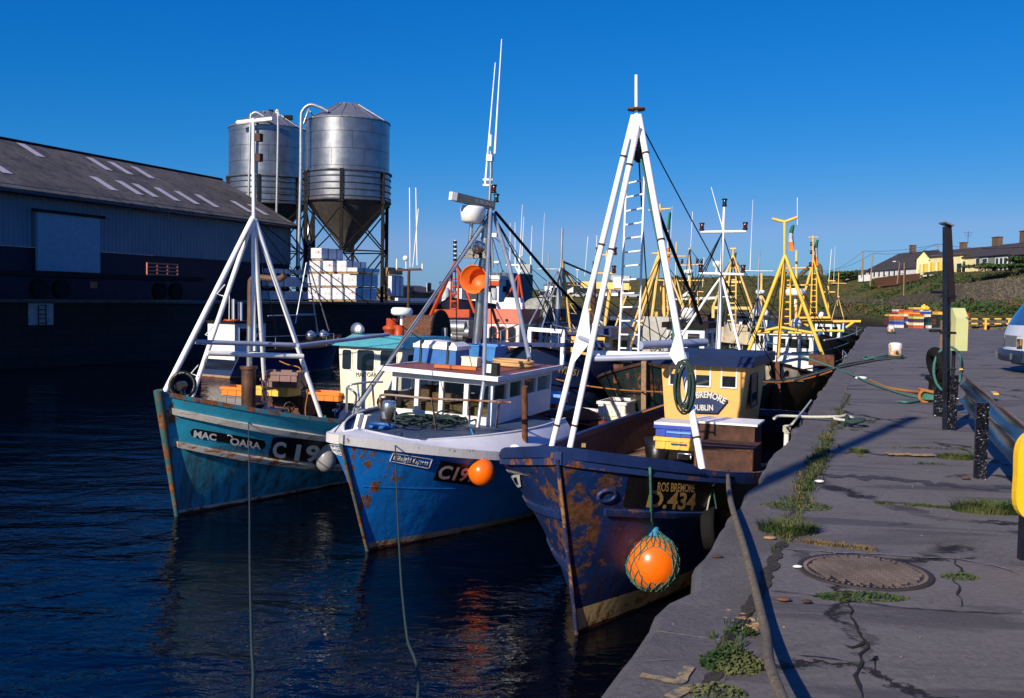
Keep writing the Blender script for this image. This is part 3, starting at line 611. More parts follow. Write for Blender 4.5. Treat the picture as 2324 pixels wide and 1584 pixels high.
# ================= BOAT B : blue boat with white whaleback =================
B=Frame(W.Z((835,1250),-2),21,heel=2.5)
rB=thing('fishing_boat','bright blue boat with white whaleback bow and large windowed white wheelhouse','fishing boat',fr=B,group='fishing boats moored bow out in the front rank')
HB=Hull(B,9.6,1.85,1.72,1.12,1.15,rake=.90,kw=.90,sd=.42,sw=.5,pd=2.3,pw=1.5,fl=1.2,sm=.55)
HB.build(rB,M['hullB'],M['deckblue'],M['band'],M['whaleback'],capw=.07,caph=.13,cname='rubbing_band')
mb=MB(); mb.tube([HB.p(0,z,-1)+V((-.01,0,0)) for z in [i*1.68/10 for i in range(11)]],[.028]*11,8); mb.build('stem_post',mat('rusty green stem',(.05,.14,.13),.7,rust=.46,rs=(1,1,1),rsc=6),rB)
mb=MB(); HB.strip(mb,(.12,1.02),(8,.62),.016,.001,.006,px=False); HB.strip(mb,(.12,1.02),(8,.62),.016,.001,.006,px=False,side=1); mb.build('plate_seam',M['hullB'],rB)
# whaleback: from the sheer inward and up to the foredeck edge
XE=4.6
def wb_h(x): return max(.06,1.59-HB.sheer(x))
def wb(x,v,side):
    z=HB.sheer(x)+.05; p=HB.p(x,z-.05,side); p.z=z
    ins=min(abs(p.y),.10+.26*min(1,x/1.0)); 
    return V((p.x+.42*max(0,1-x/1.0)*v,p.y-side*ins*v**1.3*(.8),z+wb_h(x)*v))
mb=MB()
for side in(-1,1): mb.grid(lambda u,v:wb(XE*u**1.4,v,side),30,6,True,side==1)
mb.build('whaleback',M['whaleback'],rB)
mb=MB(); mb.grid(lambda u,v:wb(XE*u**1.4,1,-1).lerp(wb(XE*u**1.4,1,1),v)-V((0,0,.05)),30,4,False); mb.grid(lambda u,v:wb(XE,1-v,-1).lerp(wb(XE,1-v,1),u)+V((.0,0,-.02)),8,4,False); mb.build('foredeck',M['deckblue'],rB)
mb=MB()
for side in(-1,1): mb.tube([wb(XE*(i/30)**1.4,1,side) for i in range(31)],.02,6)
mb.build('foredeck_edge',M['whaleback'],rB)
fz=wb(2,1,-1).z-.05
# cleats
mb=MB()
for q in(c2(210,715),c2(252,722)):
    p=B.Z(q,fz+.10); mb.bar(p-V((0,0,.1)),p+V((.0,-.06,.16)),.05,.13)
mb.build('twin_bollard',M['white'],rB)
fm=HB.qmap
mb=MB(); f=fm([c2(398,925),c2(620,968),c2(640,916),c2(418,880)],.010); e=.0
def frame_lines(mb,f,w=.03):
    for (a_,b_) in(((0,0),(1,0)),((1,0),(1,1)),((1,1),(0,1)),((0,1),(0,0))):
        mb.tube([f(a_[0]+(b_[0]-a_[0])*k/8,a_[1]+(b_[1]-a_[1])*k/8) for k in range(9)],.008,4)
frame_lines(mb,f)
# gothic hand lettering drawn as pen strokes
GOTH={'M':[[(0,.75),(.12,.95),(.2,.7),(.2,.1),(.1,0)],[(.2,.8),(.45,1),(.5,.7),(.5,0)],[(.5,.8),(.8,1),(.85,.7),(.85,.1),(1,0)]],'i':[[(.2,.6),(.4,.7),(.4,.05),(.6,0)],[(.35,.9),(.5,.98)]],
'd':[[(.15,1),(.7,.7),(.8,.5),(.7,.1),(.4,0),(.15,.15),(.15,.5),(.45,.65),(.75,.6)]],'n':[[(.05,.6),(.2,.7),(.2,0)],[(.2,.6),(.6,.7),(.7,.5),(.7,.05),(.9,0)]],'g':[[(.7,.65),(.2,.65),(.15,.2),(.5,.1),(.75,.25),(.75,.7)],[(.75,.3),(.7,-.25),(.15,-.25)]],
'h':[[(.2,1),(.2,0)],[(.2,.55),(.6,.7),(.7,.45),(.6,0),(.5,-.15)]],'t':[[(.35,.95),(.35,.1),(.65,0)],[(.1,.65),(.65,.65)]],'E':[[(.9,.85),(.5,1),(.15,.7),(.15,.25),(.5,0),(.9,.15)],[(.15,.55),(.75,.55)],[(.5,1),(.5,.0)]],
'x':[[(.1,.65),(.8,.0)],[(.8,.65),(.1,0)]],'p':[[(.2,.7),(.2,-.25)],[(.2,.6),(.6,.7),(.75,.35),(.5,.05),(.2,.1)]],'r':[[(.05,.6),(.25,.7),(.25,0)],[(.25,.55),(.6,.7)]],'e':[[(.7,.15),(.4,0),(.15,.2),(.15,.5),(.45,.68),(.7,.5),(.2,.3)]],'s':[[(.65,.6),(.3,.68),(.2,.45),(.65,.25),(.5,.0),(.12,.08)]]}
def gothic(mb,txt,f,y0=.28,y1=.78,x0=.05,x1=.95,r=.0075):
    wd_={'M':1.35,' ':.6,'E':1.2,'i':.6,'t':.7,'r':.7}; tot=sum(wd_.get(ch,1) for ch in txt); x=0
    for ch in txt:
        w_=wd_.get(ch,1)
        for st in GOTH.get(ch,[]):
            pts=[f(x0+(x1-x0)*(x+px_*w_*.85)/tot,y0+(y1-y0)*py_) for px_,py_ in st]; mb.tube(pts,r,4)
        x+=w_
gothic(mb,'Midnight Express',f)
f2=fm([c2(98,905),c2(152,893),c2(140,838),c2(78,838)],.010,1) if False else None
mb.build('name_lettering',M['letter'],rB)
mb=MB(); f=fm([c2(152,890),c2(97,880),c2(78,838),c2(140,836)],.010,1)
f=fm([e6(240,1455),e6(420,1480),e6(365,1290),e6(180,1295)],.012,1); frame_lines(mb,f); gothic(mb,'Midnight',f,.55,.9,r=.006); gothic(mb,'Express',f,.15,.48,r=.006); mb.build('name_lettering',M['letter'],rB)
mb=MB(); panel(mb,fm([c2(645,1035),c2(905,1070),c2(930,965),c2(690,922)],.008),16,5); mb.build('registration_panel',M['black'],rB)
mb=MB(); text(mb,'C199',fm([c2(664,1024),c2(876,1048),c2(900,970),c2(688,944)],.017),shear=.12,bold=.03); mb.build('registration_lettering',mat('pinkish white lettering',(.66,.52,.50),.5,var=.1),rB)
# wheelhouse with real openings
X0=2.55; k=lambda q:B.X(q,X0)
TL=k(c2(415,400)); TR=k(c2(990,470)); BL=k(c2(430,640)); BR=k(c2(995,722))
ya,yb=TL.y,TR.y; zt=(TL.z+TR.z)/2; zb=min(BL.z,BR.z)-.04; LD=3.0
ZB_ROOF=zt+.06;YA_B,YB_B=ya,yb; print('B wh',ya,yb,zt,zb,fz)
mb=MB(); pw=.075
fcols=[c2(x_,y_) for x_,y_ in((427,500),(552,520),(690,540),(832,560),(980,580))]; ys=[k(q).y for q in fcols]; ys[0]=ya-.04; ys[-1]=yb+.04
for y_ in ys: mb.box((X0+.04,y_,(zt+zb)/2),(.08,pw,zt-zb))
mb.box((X0+.04,(ya+yb)/2,zt-.05),(.09,ya-yb,.12)); mb.box((X0+.04,(ya+yb)/2,zb+.07),(.095,ya-yb,.15))
for sy in(yb+.04,ya-.04):
    for i,dx in enumerate((.75,1.45,2.15,2.95)): mb.box((X0+dx,sy,(zt+zb)/2),(.09,.075,zt-zb-.002))
    mb.box((X0+LD/2+.04,sy,zt-.052),(LD-.09,.08,.11)); mb.box((X0+LD/2+.04,sy,zb+.2),(LD-.09,.078,.42))
mb.box((X0+LD,(ya+yb)/2,(zt+zb)/2),(.06,ya-yb-.16,zt-zb)); whB=mb.build('wheelhouse',M['white'],rB)
tg=NT('clear cabin glass'); mx=tg.n('ShaderNodeMixShader'); tr2=tg.n('ShaderNodeBsdfTransparent'); tr2.inputs[0].default_value=(.55,.6,.6,1); gl=tg.n('ShaderNodeBsdfGlossy'); gl.inputs['Roughness'].default_value=.02
fr2=tg.n('ShaderNodeFresnel'); fr2.inputs[0].default_value=1.5; tg.l(fr2.outputs[0],mx.inputs[0]); tg.l(tr2.outputs[0],mx.inputs[1]); tg.l(gl.outputs[0],mx.inputs[2]); tg.l(mx.outputs[0],tg.t.nodes['Material Output'].inputs[0]); M['clear']=tg.m
for i in range(4):
    g=MB(); g.add([(X0+.05,ys[i]-pw/2,zb+.14),(X0+.05,ys[i+1]+pw/2,zb+.14),(X0+.05,ys[i+1]+pw/2,zt-.11),(X0+.05,ys[i]-pw/2,zt-.11)],[(0,1,2,3)]); g.build('window',M['clear'],whB)
for i,(xa,xb) in enumerate(((.08,.70),(.80,1.4),(1.5,2.1))):
    g=MB(); g.add([(X0+xa,yb+.04,zb+.41),(X0+xb,yb+.04,zb+.41),(X0+xb,yb+.04,zt-.11),(X0+xa,yb+.04,zt-.11)],[(0,1,2,3)]); g.build('window',M['clear'],whB)
mb=MB(); mb.box((X0+.55,(ya+yb)/2,zb+.02),(.7,ya-yb-.25,.5)); mb.box((X0+.5,ya-.45,zb+.40),(.2,.2,.25)); mb.box((X0+.5,(ya+yb)/2+.1,zb+.36),(.3,.45,.14)); mb.box((X0+1.4,ya-.35,(zt+zb)/2),(.05,.12,zt-zb)); mb.box((X0+1.4,ya-.6,(zt+zb)/2),(.05,.1,zt-zb)); mb.build('console',M['wood'],whB)
mb=MB(); mb.box((X0+LD/2,(ya+yb)/2,zb+.0),(LD-.1,ya-yb-.1,.04)); mb.build('cabin_floor',M['deckdark'],whB)
mb=MB(); mb.box((X0+LD/2-.04,(ya+yb)/2,zt+.03),(LD+.28,ya-yb+.24,.06)); rfB=mb.build('roof',mat('red brown roof paint',(.27,.07,.035),.5,rust=.66,rcol=((.3,.2,.15),(.5,.4,.3)),bump=.3),whB)
mb=MB(); mb.box((X0-.19,(ya+yb)/2,zt+.035),(.04,ya-yb+.32,.075)); mb.box((X0+LD/2-.0,yb-.14,zt+.035),(LD+.34,.04,.078)); mb.box((X0+LD/2-.0,ya+.14,zt+.035),(LD+.34,.04,.078)); mb.build('roof_trim',M['white'],rfB)
# rails
rzt=fz+.62
mb=MB(); Zq=lambda q,z:B.Z(q,z)
rl=[Zq(c2(410,740),fz),Zq(c2(375,680),fz+.2),Zq(c2(345,620),fz+.42),Zq(c2(345,575),fz+.52),Zq(c2(370,548),fz+.58)]+[Zq(c2(x_,y_),fz+.58) for x_,y_ in((630,570),(850,580),(1090,592))]
mb.tube(bez(rl,5),.018,8)
for a_,b_ in(((637,572),(665,750)),((855,580),(852,738)),((1022,592),(1005,736))): mb.tube([Zq(c2(*a_),fz+.58),Zq(c2(*b_),fz)],.016,6)
mb.build('bow_rail',mat('rusty rail tube',(.30,.22,.17),.6,rust=.5,rsc=6,rs=(1,1,.5)),rB)
mb=MB()
h1=[Zq(e6(415,670),fz),Zq(e6(420,300),fz+.42),Zq(e6(430,230),fz+.50),Zq(e6(520,280),fz+.50),Zq(e6(590,360),fz+.42),Zq(e6(575,520),fz+.26),Zq(e6(520,790),fz)]
mb.tube(bez(h1,5),.020,8)
h2=[Zq(e6(430,215),fz+.52),Zq(e6(520,165),fz+.58),Zq(e6(860,120),fz+.60),Zq(e6(1090,120),fz+.60)]; mb.tube(bez(h2,4),.018,6); mb.tube([Zq(e6(890,150),fz+.58),Zq(e6(925,560),fz+.02)],.018,6)
mb.tube([Zq(e6(620,180),fz+.5),Zq(e6(650,460),fz+.3)],.016,6); mb.build('bow_rail',M['galv'],rB)
# windlass, rope pile, hatch
mb=MB(); p=Zq(c2(398,700),fz); mb.lathe(p,[(.16,0),(.15,.1),(.08,.2),(.07,.42),(.12,.46),(.12,.50),(.001,.5)],14); mb.tube([p+V((0,.22,.30)),p+V((0,-.22,.30))],.07,10); mb.build('windlass',M['dark'],rB)
mb=MB(); p=Zq(c2(393,625),fz+.55); mb.lathe(p,[(.001,-.14),(.10,-.14),(.10,.05),(.08,.10),(.001,.10)],14); mb.build('floodlight',M['alu'],rB)
mb=MB(); rn=random.Random(5)
for i in range(26):
    c_=Zq(c2(rn.uniform(430,840),rn.uniform(668,706)),fz+.03+rn.uniform(0,.10)); mb.torus(c_,rn.uniform(.12,.28),.017,Matrix.Rotation(R(rn.uniform(-14,14)),3,'X')@Matrix.Rotation(R(rn.uniform(-14,14)),3,'Y'),16,5,(1,rn.uniform(.5,1)))
mb.build('rope_pile',M['ropedk'],rB)
mb=MB(); p=Zq(c2(340,725),fz+.02); mb.torus(p,.24,.03,None,20,6,(.75,1)); mb.build('deck_ring',M['blue'],rB)
# mast group
XM=5.7; k=lambda q,x=XM:B.X(q,x)
topm=k(d4(375,1010)); 
spars(rB,[(k(c2(890,300)),k(c6(960,330)))],.085,M['alu'],'mast',12)
spars(rB,[(k(c2(880,280),XM+.1),k(c6(935,300),XM+.1))],.05,M['steel'],'mast_strut')
spars(rB,[(k(c6(940,620)),k(c6(975,200)),k(d4(385,830)),k(d4(384,700)),.035),(k(c6(975,640)),k(c6(1000,230)),.03)],.03,M['steel'],'upper_mast')
spars(rB,[(k(d4(380,672)),k(d4(383,602)))],.03,M['white'],'antenna_pod')
spars(rB,[(k(d4(350,905)),k(d4(411,170)))],[.026,.010],M['white'],'whip_antenna',6)
spars(rB,[(k(d4(408,715)),k(d4(449,30)))],[.026,.010],M['white'],'whip_antenna',6)
mb=MB(); 
for y_ in(870,903): mb.bar(k(d4(338,y_)),k(d4(395,y_)),.035)
mb.box(k(d4(380,742)),(.12,.12,.12)); mb.build('antenna_bracket',M['white'],rB)
lamp(rB,k(d4(402,950)),'redlamp',.06); lamp(rB,k(d4(416,1005)),'bluelamp',.06)
fl=[(c6(1030,260),XM),(c2(1222,438),3.1)]; 
spars(rB,[(k(c6(1020,250)),k(c6(1165,730),XM-1.0),k(c6(1350,1584),XM-2.4))],.042,M['galv'],'mast_leg')
spars(rB,[(k(c6(1000,240)),k(c2(640,0),3.6),B.Z(c2(190,655),fz))],.038,M['galv'],'mast_leg')
spars(rB,[(k(c6(990,200),XM-.2),k(c2(948,0),3.8),k(c2(935,480),2.4),B.Z(c2(900,735),fz))],[.035,.035,.033,.038],M['galv'],'mast_leg')
mb=MB()
for a_,b_ in((c6(700,620),c6(965,625)),): mb.tube([k(a_,XM-.5),k(b_,XM-.3)],.03,6)
mb.build('light_bar',M['galv'],rB)
for q,f_ in((c6(785,630),M['black']),(c6(905,630),M['black']),(c6(790,595),M['black'])):
    mb=MB(); mb.box(k(q,XM-.4),(.16,.26,.10),tp=.75); mb.build('floodlight',f_,rB)
mb=MB(); mb.lathe(k(c6(885,565),XM-.4),[(.001,0),(.12,.0),(.14,.05),(.06,.2),(.001,.22)],14,Matrix.Rotation(R(-60),3,'Y')); mb.build('deck_lamp',M['alu'],rB)
# radar
p0=k(c6(790,590),XM-.4); p1=k(c6(815,310),XM-.4); mb=MB(); mb.tube([p0,p1],.04,8); rd=mb.build('radar_post',M['alu'],rB)
mb=MB(); c_=k(c6(825,250),XM-.4); mb.lathe(c_-V((0,0,.17)),[(.001,0),(.15,0),(.22,.05),(.25,.27),(.22,.33),(.001,.34)],18,Matrix.Diagonal(V((1.25,.95,1)))); mb.build('radar_housing',M['white'],rd)
ra=k(c6(665,85),XM-.9); rb_=k(c6(1015,170),XM-.1); ax=(rb_-ra).normalized()
mb=MB(); mb.bar(ra,rb_,.11,.16); mb.build('radar_scanner',M['scanner'],rd)
mb=MB(); mb.bar(ra-ax*.12,ra+ax*.004,.10,.15); mb.build('scanner_cap',M['white'],rd)
f_=quadmap(k(c6(785,140),XM-.75),k(c6(935,165),XM-.4),k(c6(935,137),XM-.4),k(c6(785,108),XM-.75)); mb=MB(); sh=ax.cross(V((0,0,1))).normalized()*.075
if sh.x>0: sh=-sh
text(mb,'FURUNO',lambda u,v:ra+ax*(.42+.45*u)+V((0,0,-.03+.07*v))+sh,bold=.03); mb.build('scanner_lettering',plain('grey lettering',(.25,.27,.3)),rd)
# black stays to the right
mb=MB(); mb.tube([k(c6(1035,225)),k(c6(1610,905),XM+2.6),k(c6(1830,1140),XM+3.4)],.03,6); mb.tube([k(c6(1040,300)),k(c6(1400,970),XM+2.2),k(c6(1590,1330),XM+3.2)],.016,6); mb.build('stay',M['dark'],rB)
# white gallows frame at the stern
g0=9.2; mb=MB(); G=lambda q:B.X(q,g0); mb.bar(G(c6(1345,1310)),G(c6(1680,1335)),.09); mb.bar(G(c6(1355,1320)),G(c6(1350,1600)),.09); mb.bar(G(c6(1665,1340)),G(c6(1655,1640)),.09); mb.build('stern_frame',M['white'],rB)
mb=MB(); mb.bar(G(c6(1000,1452)),G(c6(2100,1462)),.10); mb.build('boom',M['navyclean'],rB)
# samson posts at the port side amidships
mb=MB(); p=B.Y(c2(1168,500),-1.55); mb.tube([B.Y(c2(1170,850),-1.55),p],.05,8); mb.build('mooring_post',M['rust'],rB)
# ================= BOAT C : teal boat =================
C=Frame(W.Z((403,1170),-2),21,heel=1)
rC=thing('fishing_boat','weathered teal boat with white tripod mast and rusty exhaust, leftmost of the moored row','fishing boat',fr=C,group='fishing boats moored bow out in the front rank')
HC=Hull(C,11,2.0,2.05,1.18,1.3,rake=.46,kw=.78,sd=.42,sw=.62,pd=2.2,pw=1.35,fl=1.1,sm=.5)
HC.build(rC,M['hullC'],M['deckdark'],M['tealrust'],M['dark'],capw=.08,caph=.07)
mb=MB(); mb.tube([HC.p(0,z,-1)+V((-.02,0,0)) for z in [i*2.1/10 for i in range(11)]],[.038+.04*i/10 for i in range(11)],8); mb.build('stem_post',mat('rusty teal stem',(.03,.10,.10),.7,rust=.50,rsc=4,rs=(1,1,1)),rC)
mb=MB(); HC.strip(mb,c1(182,990),c1(870,1105),.10,.02,.03,n=40); HC.strip(mb,(.25,1.80),(3,1.6),.10,.02,.03,side=1,px=False); mb.build('strake',M['strake'],rC)
mb=MB(); HC.strip(mb,c1(200,1125),c1(880,1218),.09,.03,.05,n=40); HC.strip(mb,(.2,1.4),(4,1.2),.10,.02,.05,side=1,px=False); mb.build('rubbing_strake',M['rubrust'],rC)
fm=HC.qmap
mb=MB(); panel(mb,fm([c1(252,1094),c1(566,1150),c1(570,1113),c1(258,1060)],.010),rnd=.06); mb.build('name_panel',M['black'],rC)
mb=MB(); text(mb,'MAC',fm([c1(268,1098),c1(362,1113),c1(364,1085),c1(272,1068)],.02),bold=.035); text(mb,'OARA',fm([c1(418,1128),c1(545,1148),c1(546,1120),c1(421,1097)],.02),bold=.035)
f=fm([c1(408,1128),c1(432,1128),c1(432,1090),c1(408,1090)],.02); mb.tube([f(.05,1.0),f(.5,1.02),f(.9,.8)],.012,4)
mb.build('name_lettering',M['letter'],rC)
mb=MB(); panel(mb,fm([c1(575,1186),c1(870,1212),c1(875,1112),c1(598,1098)],.009),16,5); mb.build('registration_panel',M['black'],rC)
mb=MB(); text(mb,'C',fm([c1(592,1180),c1(648,1186),c1(652,1118),c1(598,1112)],.02),shear=.05,bold=.04); text(mb,'196',fm([c1(682,1194),c1(840,1208),c1(844,1132),c1(690,1124)],.02),shear=.05,bold=.03); mb.build('registration_lettering',M['letter'],rC)
x,z=HC.find(c1(697,1263)); p=HC.p(x,z,-1,.01); mb=MB(); mb.torus(p,.035,.012,(HC.p(x,z,-1,.1)-p).normalized().to_track_quat('Z','Y').to_matrix(),14,6); mb.build('outlet_ring',M['tealrust'],rC)
ap=C.Y((576,490),0.0); k=lambda q,x=ap.x:C.X(q,x)
f1=C.Z(c1(150,918),1.98); f2_=C.Z(c1(260,945),1.75); f3=C.Z(c1(797,1018),1.32); f4=C.Z(c1(572,1008),1.2)
for a_,r_,m_ in((f1,.050,'white'),(f2_,.044,'white'),(f3,.044,'whitechip'),(f4,.042,'cream')): spars(rC,[(a_,ap+(a_-ap).normalized()*.06)],r_,M['white' if m_=='cream' else m_],'mast_leg',10)
spars(rC,[(ap-V((0,0,.1)),C.X((575,268),ap.x))],.032,M['white'],'mast_pole')
spars(rC,[(k((574,490)),k(d6(578,880)))],.038,M['white'],'mast_pole')
mb=MB(); mb.bar(k(c5(105,205)),k(c5(362,180)),.04,.035); mb.build('mast_yard',M['white'],rC)
for y_,c_ in((312,'redlamp'),(455,'redlamp')): 
    mb=MB(); mb.box(k(c5(266,y_)),(.10,.10,.14)); mb.build('mast_lamp',M['rustdark'],rC)
g1=f1.lerp(ap,.36); g3=f3.lerp(ap,.50)
spars(rC,[(k(c1(280,706),f1.lerp(ap,.36).x),k(c1(705,720),f3.lerp(ap,.5).x))],.042,M['greybl'],'crossbar')
spars(rC,[(k(c1(328,752),f2_.x),k(c1(722,766),f3.lerp(ap,.42).x))],.048,M['white'],'crossbar')
spars(rC,[(k(c1(700,722),2.2),k(c2(390,205),5.2))],.04,M['greybl'],'boom')
mb=MB()
for q in((345,260,1),(420,450,1),(480,340,1)):
    pass
for q in(c1(400,470),c1(352,640),c1(292,800)): 
    p=k(q,.8); mb.tube([p,p+V((0,.16,-.16)),p+V((0,-.0,-.2))],.012,4)
for q in(c1(545,660),): p=k(q,2.0); mb.tube([p,p+V((0,.14,-.18)),p+V((0,-.0,-.18))],.012,4)
mb.build('mast_step',M['white'],rC)
# exhaust
ex=3.1; mb=MB(); mb.tube([k(c1(498,1010),ex)-V((0,0,.2)),k(c1(498,812),ex)],.14,16); mb.tube([k(c1(498,818),ex),k(c1(498,806),ex)],.17,16); exo=mb.build('exhaust_stack',mat('dark rusty stack',(.10,.05,.03),.55,.3,var=.6,vs=3,bump=.4),rC)
mb=MB(); mb.tube([k(c1(500,808),ex),k(c1(505,500),ex)],.055,12); mb.build('exhaust_pipe',M['steel'],exo)
mb=MB(); mb.tube(bez([k(c1(505,640),ex),k(c1(506,480),ex),k(c1(512,450),ex),k(c1(535,440),ex),k(c1(620,446),ex),k(c1(648,430),ex)],5),.062,12); mb.build('exhaust_elbow',mat('brown exhaust',(.13,.075,.05),.55,var=.4,bump=.3),exo)
# wheelhouse
X0=6.3; TL=C.X(c2(108,268),X0); TR=C.X(c2(470,285),X0); BL=C.X(c2(122,490),X0); BR=C.X(c2(455,650),X0)
ya,yb=TL.y,TR.y; zt=(TL.z+TR.z)/2; z0=BL.z-.5; print('C wh',ya,yb,zt,z0,BR.z)
mb=MB(); q=[(X0,yb,z0),(X0+2.4,yb,z0),(X0+2.4,ya-.1,z0),(X0,ya-.1,z0),(X0,yb,zt),(X0+2.4,yb,zt),(X0+2.4,ya,zt),(X0,ya,zt)]
mb.add(q,[(3,2,1,0),(4,5,6,7),(0,1,5,4),(1,2,6,5),(2,3,7,6),(3,0,4,7)]); whC=fixn(mb.build('wheelhouse',M['cream'],rC))
for pa,pb_ in((c2(128,402),c2(182,292)),(c2(212,408),c2(312,296)),(c2(345,412),c2(440,300))):
    a_=C.X(pa,X0); b_=C.X(pb_,X0); window(whC,(X0-.002,ya,0),(0,-1,0),(0,0,1),(-1,0,0),(ya-a_.y,a_.z,ya-b_.y,b_.z),M['white'],fw=.02,r=.05)
for xa in(.25,1.1): window(whC,(X0,yb-.002,0),(1,0,0),(0,0,1),(0,-1,0),(xa,zt-.62,xa+.55,zt-.15),M['white'],fw=.02,r=.04)
mb=MB(); mb.add([(X0-.15,yb-.1,zt+.003),(X0+2.6,yb-.1,zt+.003),(X0+2.6,ya+.1,zt+.003),(X0-.15,ya+.1,zt+.003),(X0+.15,yb+.1,zt+.26),(X0+2.5,yb+.05,zt+.2),(X0+2.5,ya-.05,zt+.2),(X0+.15,ya-.25,zt+.26)],[(3,2,1,0),(4,5,6,7),(0,1,5,4),(1,2,6,5),(2,3,7,6),(3,0,4,7)]); rfC=fixn(mb.build('roof',mat('teal roof paint',(.07,.32,.38),.5,rust=.7),whC))
mb=MB(); f_=quadmap(C.X(c2(206,446),X0-.012),C.X(c2(340,446),X0-.012),C.X(c2(340,422),X0-.012),C.X(c2(206,420),X0-.012))
text(mb,'MAC OARA',f_,bold=.0); mb.build('name_lettering',M['letterdk'],whC)
zr=zt+.22; kk=lambda q,x=X0+1.2:C.X(q,x)
mb=MB(); p=kk(c2(225,180),X0+.3); mb.tube([p-V((0,0,.35)),p],.02,6); mb.lathe(p,[(.001,-.03),(.12,-.02),(.16,.12),(.15,.14),(.001,.12)],16,Matrix.Rotation(R(-80),3,'Y')); mb.build('searchlight',M['alu'],rfC)
radome(rfC,kk(c6(165,1185)),.25,.19,'white')
mb=MB(); p=kk(c2(405,235)); mb.lathe(p,[(.16,0),(.16,.22),(.2,.24),(.2,.3),(.12,.34),(.12,.5),(.001,.5)],14); mb.lathe(kk(c2(450,225)),[(.12,0),(.12,.3),(.001,.3)],12); mb.build('deck_winch',M['orange'],rfC)
pT=kk(c6(232,760)); mb=MB(); mb.tube([kk(c6(225,1135)),pT],.035,8); mb.bar(kk(c6(118,765)),kk(c6(350,757)),.05); am=mb.build('aerial_mast',M['rustdark'],rfC)
for a_,b_,r_ in(((118,765),(120,660),.022),((243,735),(238,0),.014),((268,735),(320,195),.012),((308,720),(296,0),.014),((355,755),(357,705),.02)): spars(am,[(kk(c6(*a_)),kk(c6(*b_)))],r_,M['white'],'aerial',6)
mb=MB(); mb.sph(kk(c6(200,655)),.065); mb.tube([kk(c6(205,760)),kk(c6(203,670))],.015,6); mb.build('aerial_dome',M['white'],am)
# net drum aft of the wheelhouse
dx=X0+3.1; p0=C.X(d6(2100,700),dx); 
mb=MB(); pa=C.X(c6(215,1335),dx); pb_=C.X(c6(520,1335),dx); mb.tube([pa,pb_],.42,24); nd=mb.build('net_drum',mat('rust brown net',(.14,.06,.035),.95,var=.7,vs=20,bump=1,bs=40),rC)
mb=MB(); ax=(pb_-pa).normalized(); mb.tube([pb_,pb_+ax*.05],.55,28); mb.tube([pa-ax*.05,pa],.55,28); mb.build('drum_flange',M['dark'],nd)
mb=MB(); mb.bar(pb_+V((0,-.1,-.9)),pb_+V((0,-.1,.1)),.16,.1); mb.bar(pa+V((0,.1,-.9)),pa+V((0,.1,.1)),.16,.1); mb.build('drum_stand',M['steel'],nd)
# ================= far pier, shed, silos, timber =================
PZ=1.2
def pierpt(t,z=PZ): return V((-23.3+.537*t,44.7+.843*t,z))
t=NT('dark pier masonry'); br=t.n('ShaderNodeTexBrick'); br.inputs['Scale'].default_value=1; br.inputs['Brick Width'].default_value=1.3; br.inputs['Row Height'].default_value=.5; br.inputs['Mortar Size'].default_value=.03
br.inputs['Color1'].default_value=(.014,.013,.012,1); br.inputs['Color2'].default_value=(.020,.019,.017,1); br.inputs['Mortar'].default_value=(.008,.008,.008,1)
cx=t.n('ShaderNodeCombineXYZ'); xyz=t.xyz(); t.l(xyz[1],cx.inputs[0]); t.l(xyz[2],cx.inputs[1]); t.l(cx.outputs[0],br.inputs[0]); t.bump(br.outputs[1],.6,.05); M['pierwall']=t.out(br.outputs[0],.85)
mb=MB(); e1_=pierpt(-60);e2_=pierpt(34.2)
top=[e1_,e2_,V((-4.5,84,PZ)),V((6,180,PZ)),V((-120,220,PZ)),V((-200,60,PZ))]
mb.add(top,[tuple(range(6))]); mb.build('pier',mat('pier surface',(.09,.088,.085),.9,var=.4,bump=.4),kind='structure')
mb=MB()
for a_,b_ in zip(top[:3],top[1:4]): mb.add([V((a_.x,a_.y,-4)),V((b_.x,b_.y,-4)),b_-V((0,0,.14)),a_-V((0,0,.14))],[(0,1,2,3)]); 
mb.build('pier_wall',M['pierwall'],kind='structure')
mb=MB()
for a_,b_ in zip(top[:3],top[1:4]): mb.bar(a_+V((-.15,.1,-.068)),b_+V((-.15,.1,-.068)),.6,.15)
mb.build('pier_coping',mat('pier coping',(.13,.125,.12),.85,var=.4),kind='structure')
# whitewashed patch with ladder
p=lambda t,z:pierpt(t,z)+V((.843,-.537,0))*.03
def pt_on_pier(q):
    d=ray(*q); n=V((.843,-.537,0)); o=pierpt(0); k=(o-CAM).dot(n)/d.dot(n); return CAM+d*k+n*.04
mb=MB(); a_,b_=pt_on_pier((63,700)),pt_on_pier((120,700)); 
mb.add([V((a_.x,a_.y,.0)),V((b_.x,b_.y,.0)),V((b_.x,b_.y,1.02)),V((a_.x,a_.y,1.02))],[(0,1,2,3)])
mb.build('painted_patch',mat('whitewash',(.42,.44,.48),.8,var=.3,rust=.62),label='whitewashed patch around the ladder on the far dark pier wall',cat='painted patch')
th=thing('pier_ladder','black iron ladder on the whitewashed patch of the far pier','ladder',loc=a_)
n=V((.843,-.537,0))*.10; ladder(th,V((0,0,0))+(b_-a_)*.35+n-V((0,0,a_.z)),(b_-a_)*.35+n+V((0,0,.95-a_.z)),(b_-a_)*.65+n-V((0,0,a_.z)),(b_-a_)*.65+n+V((0,0,.95-a_.z)),5,.03,M['black'],f0=.1,name='ladder_frame')
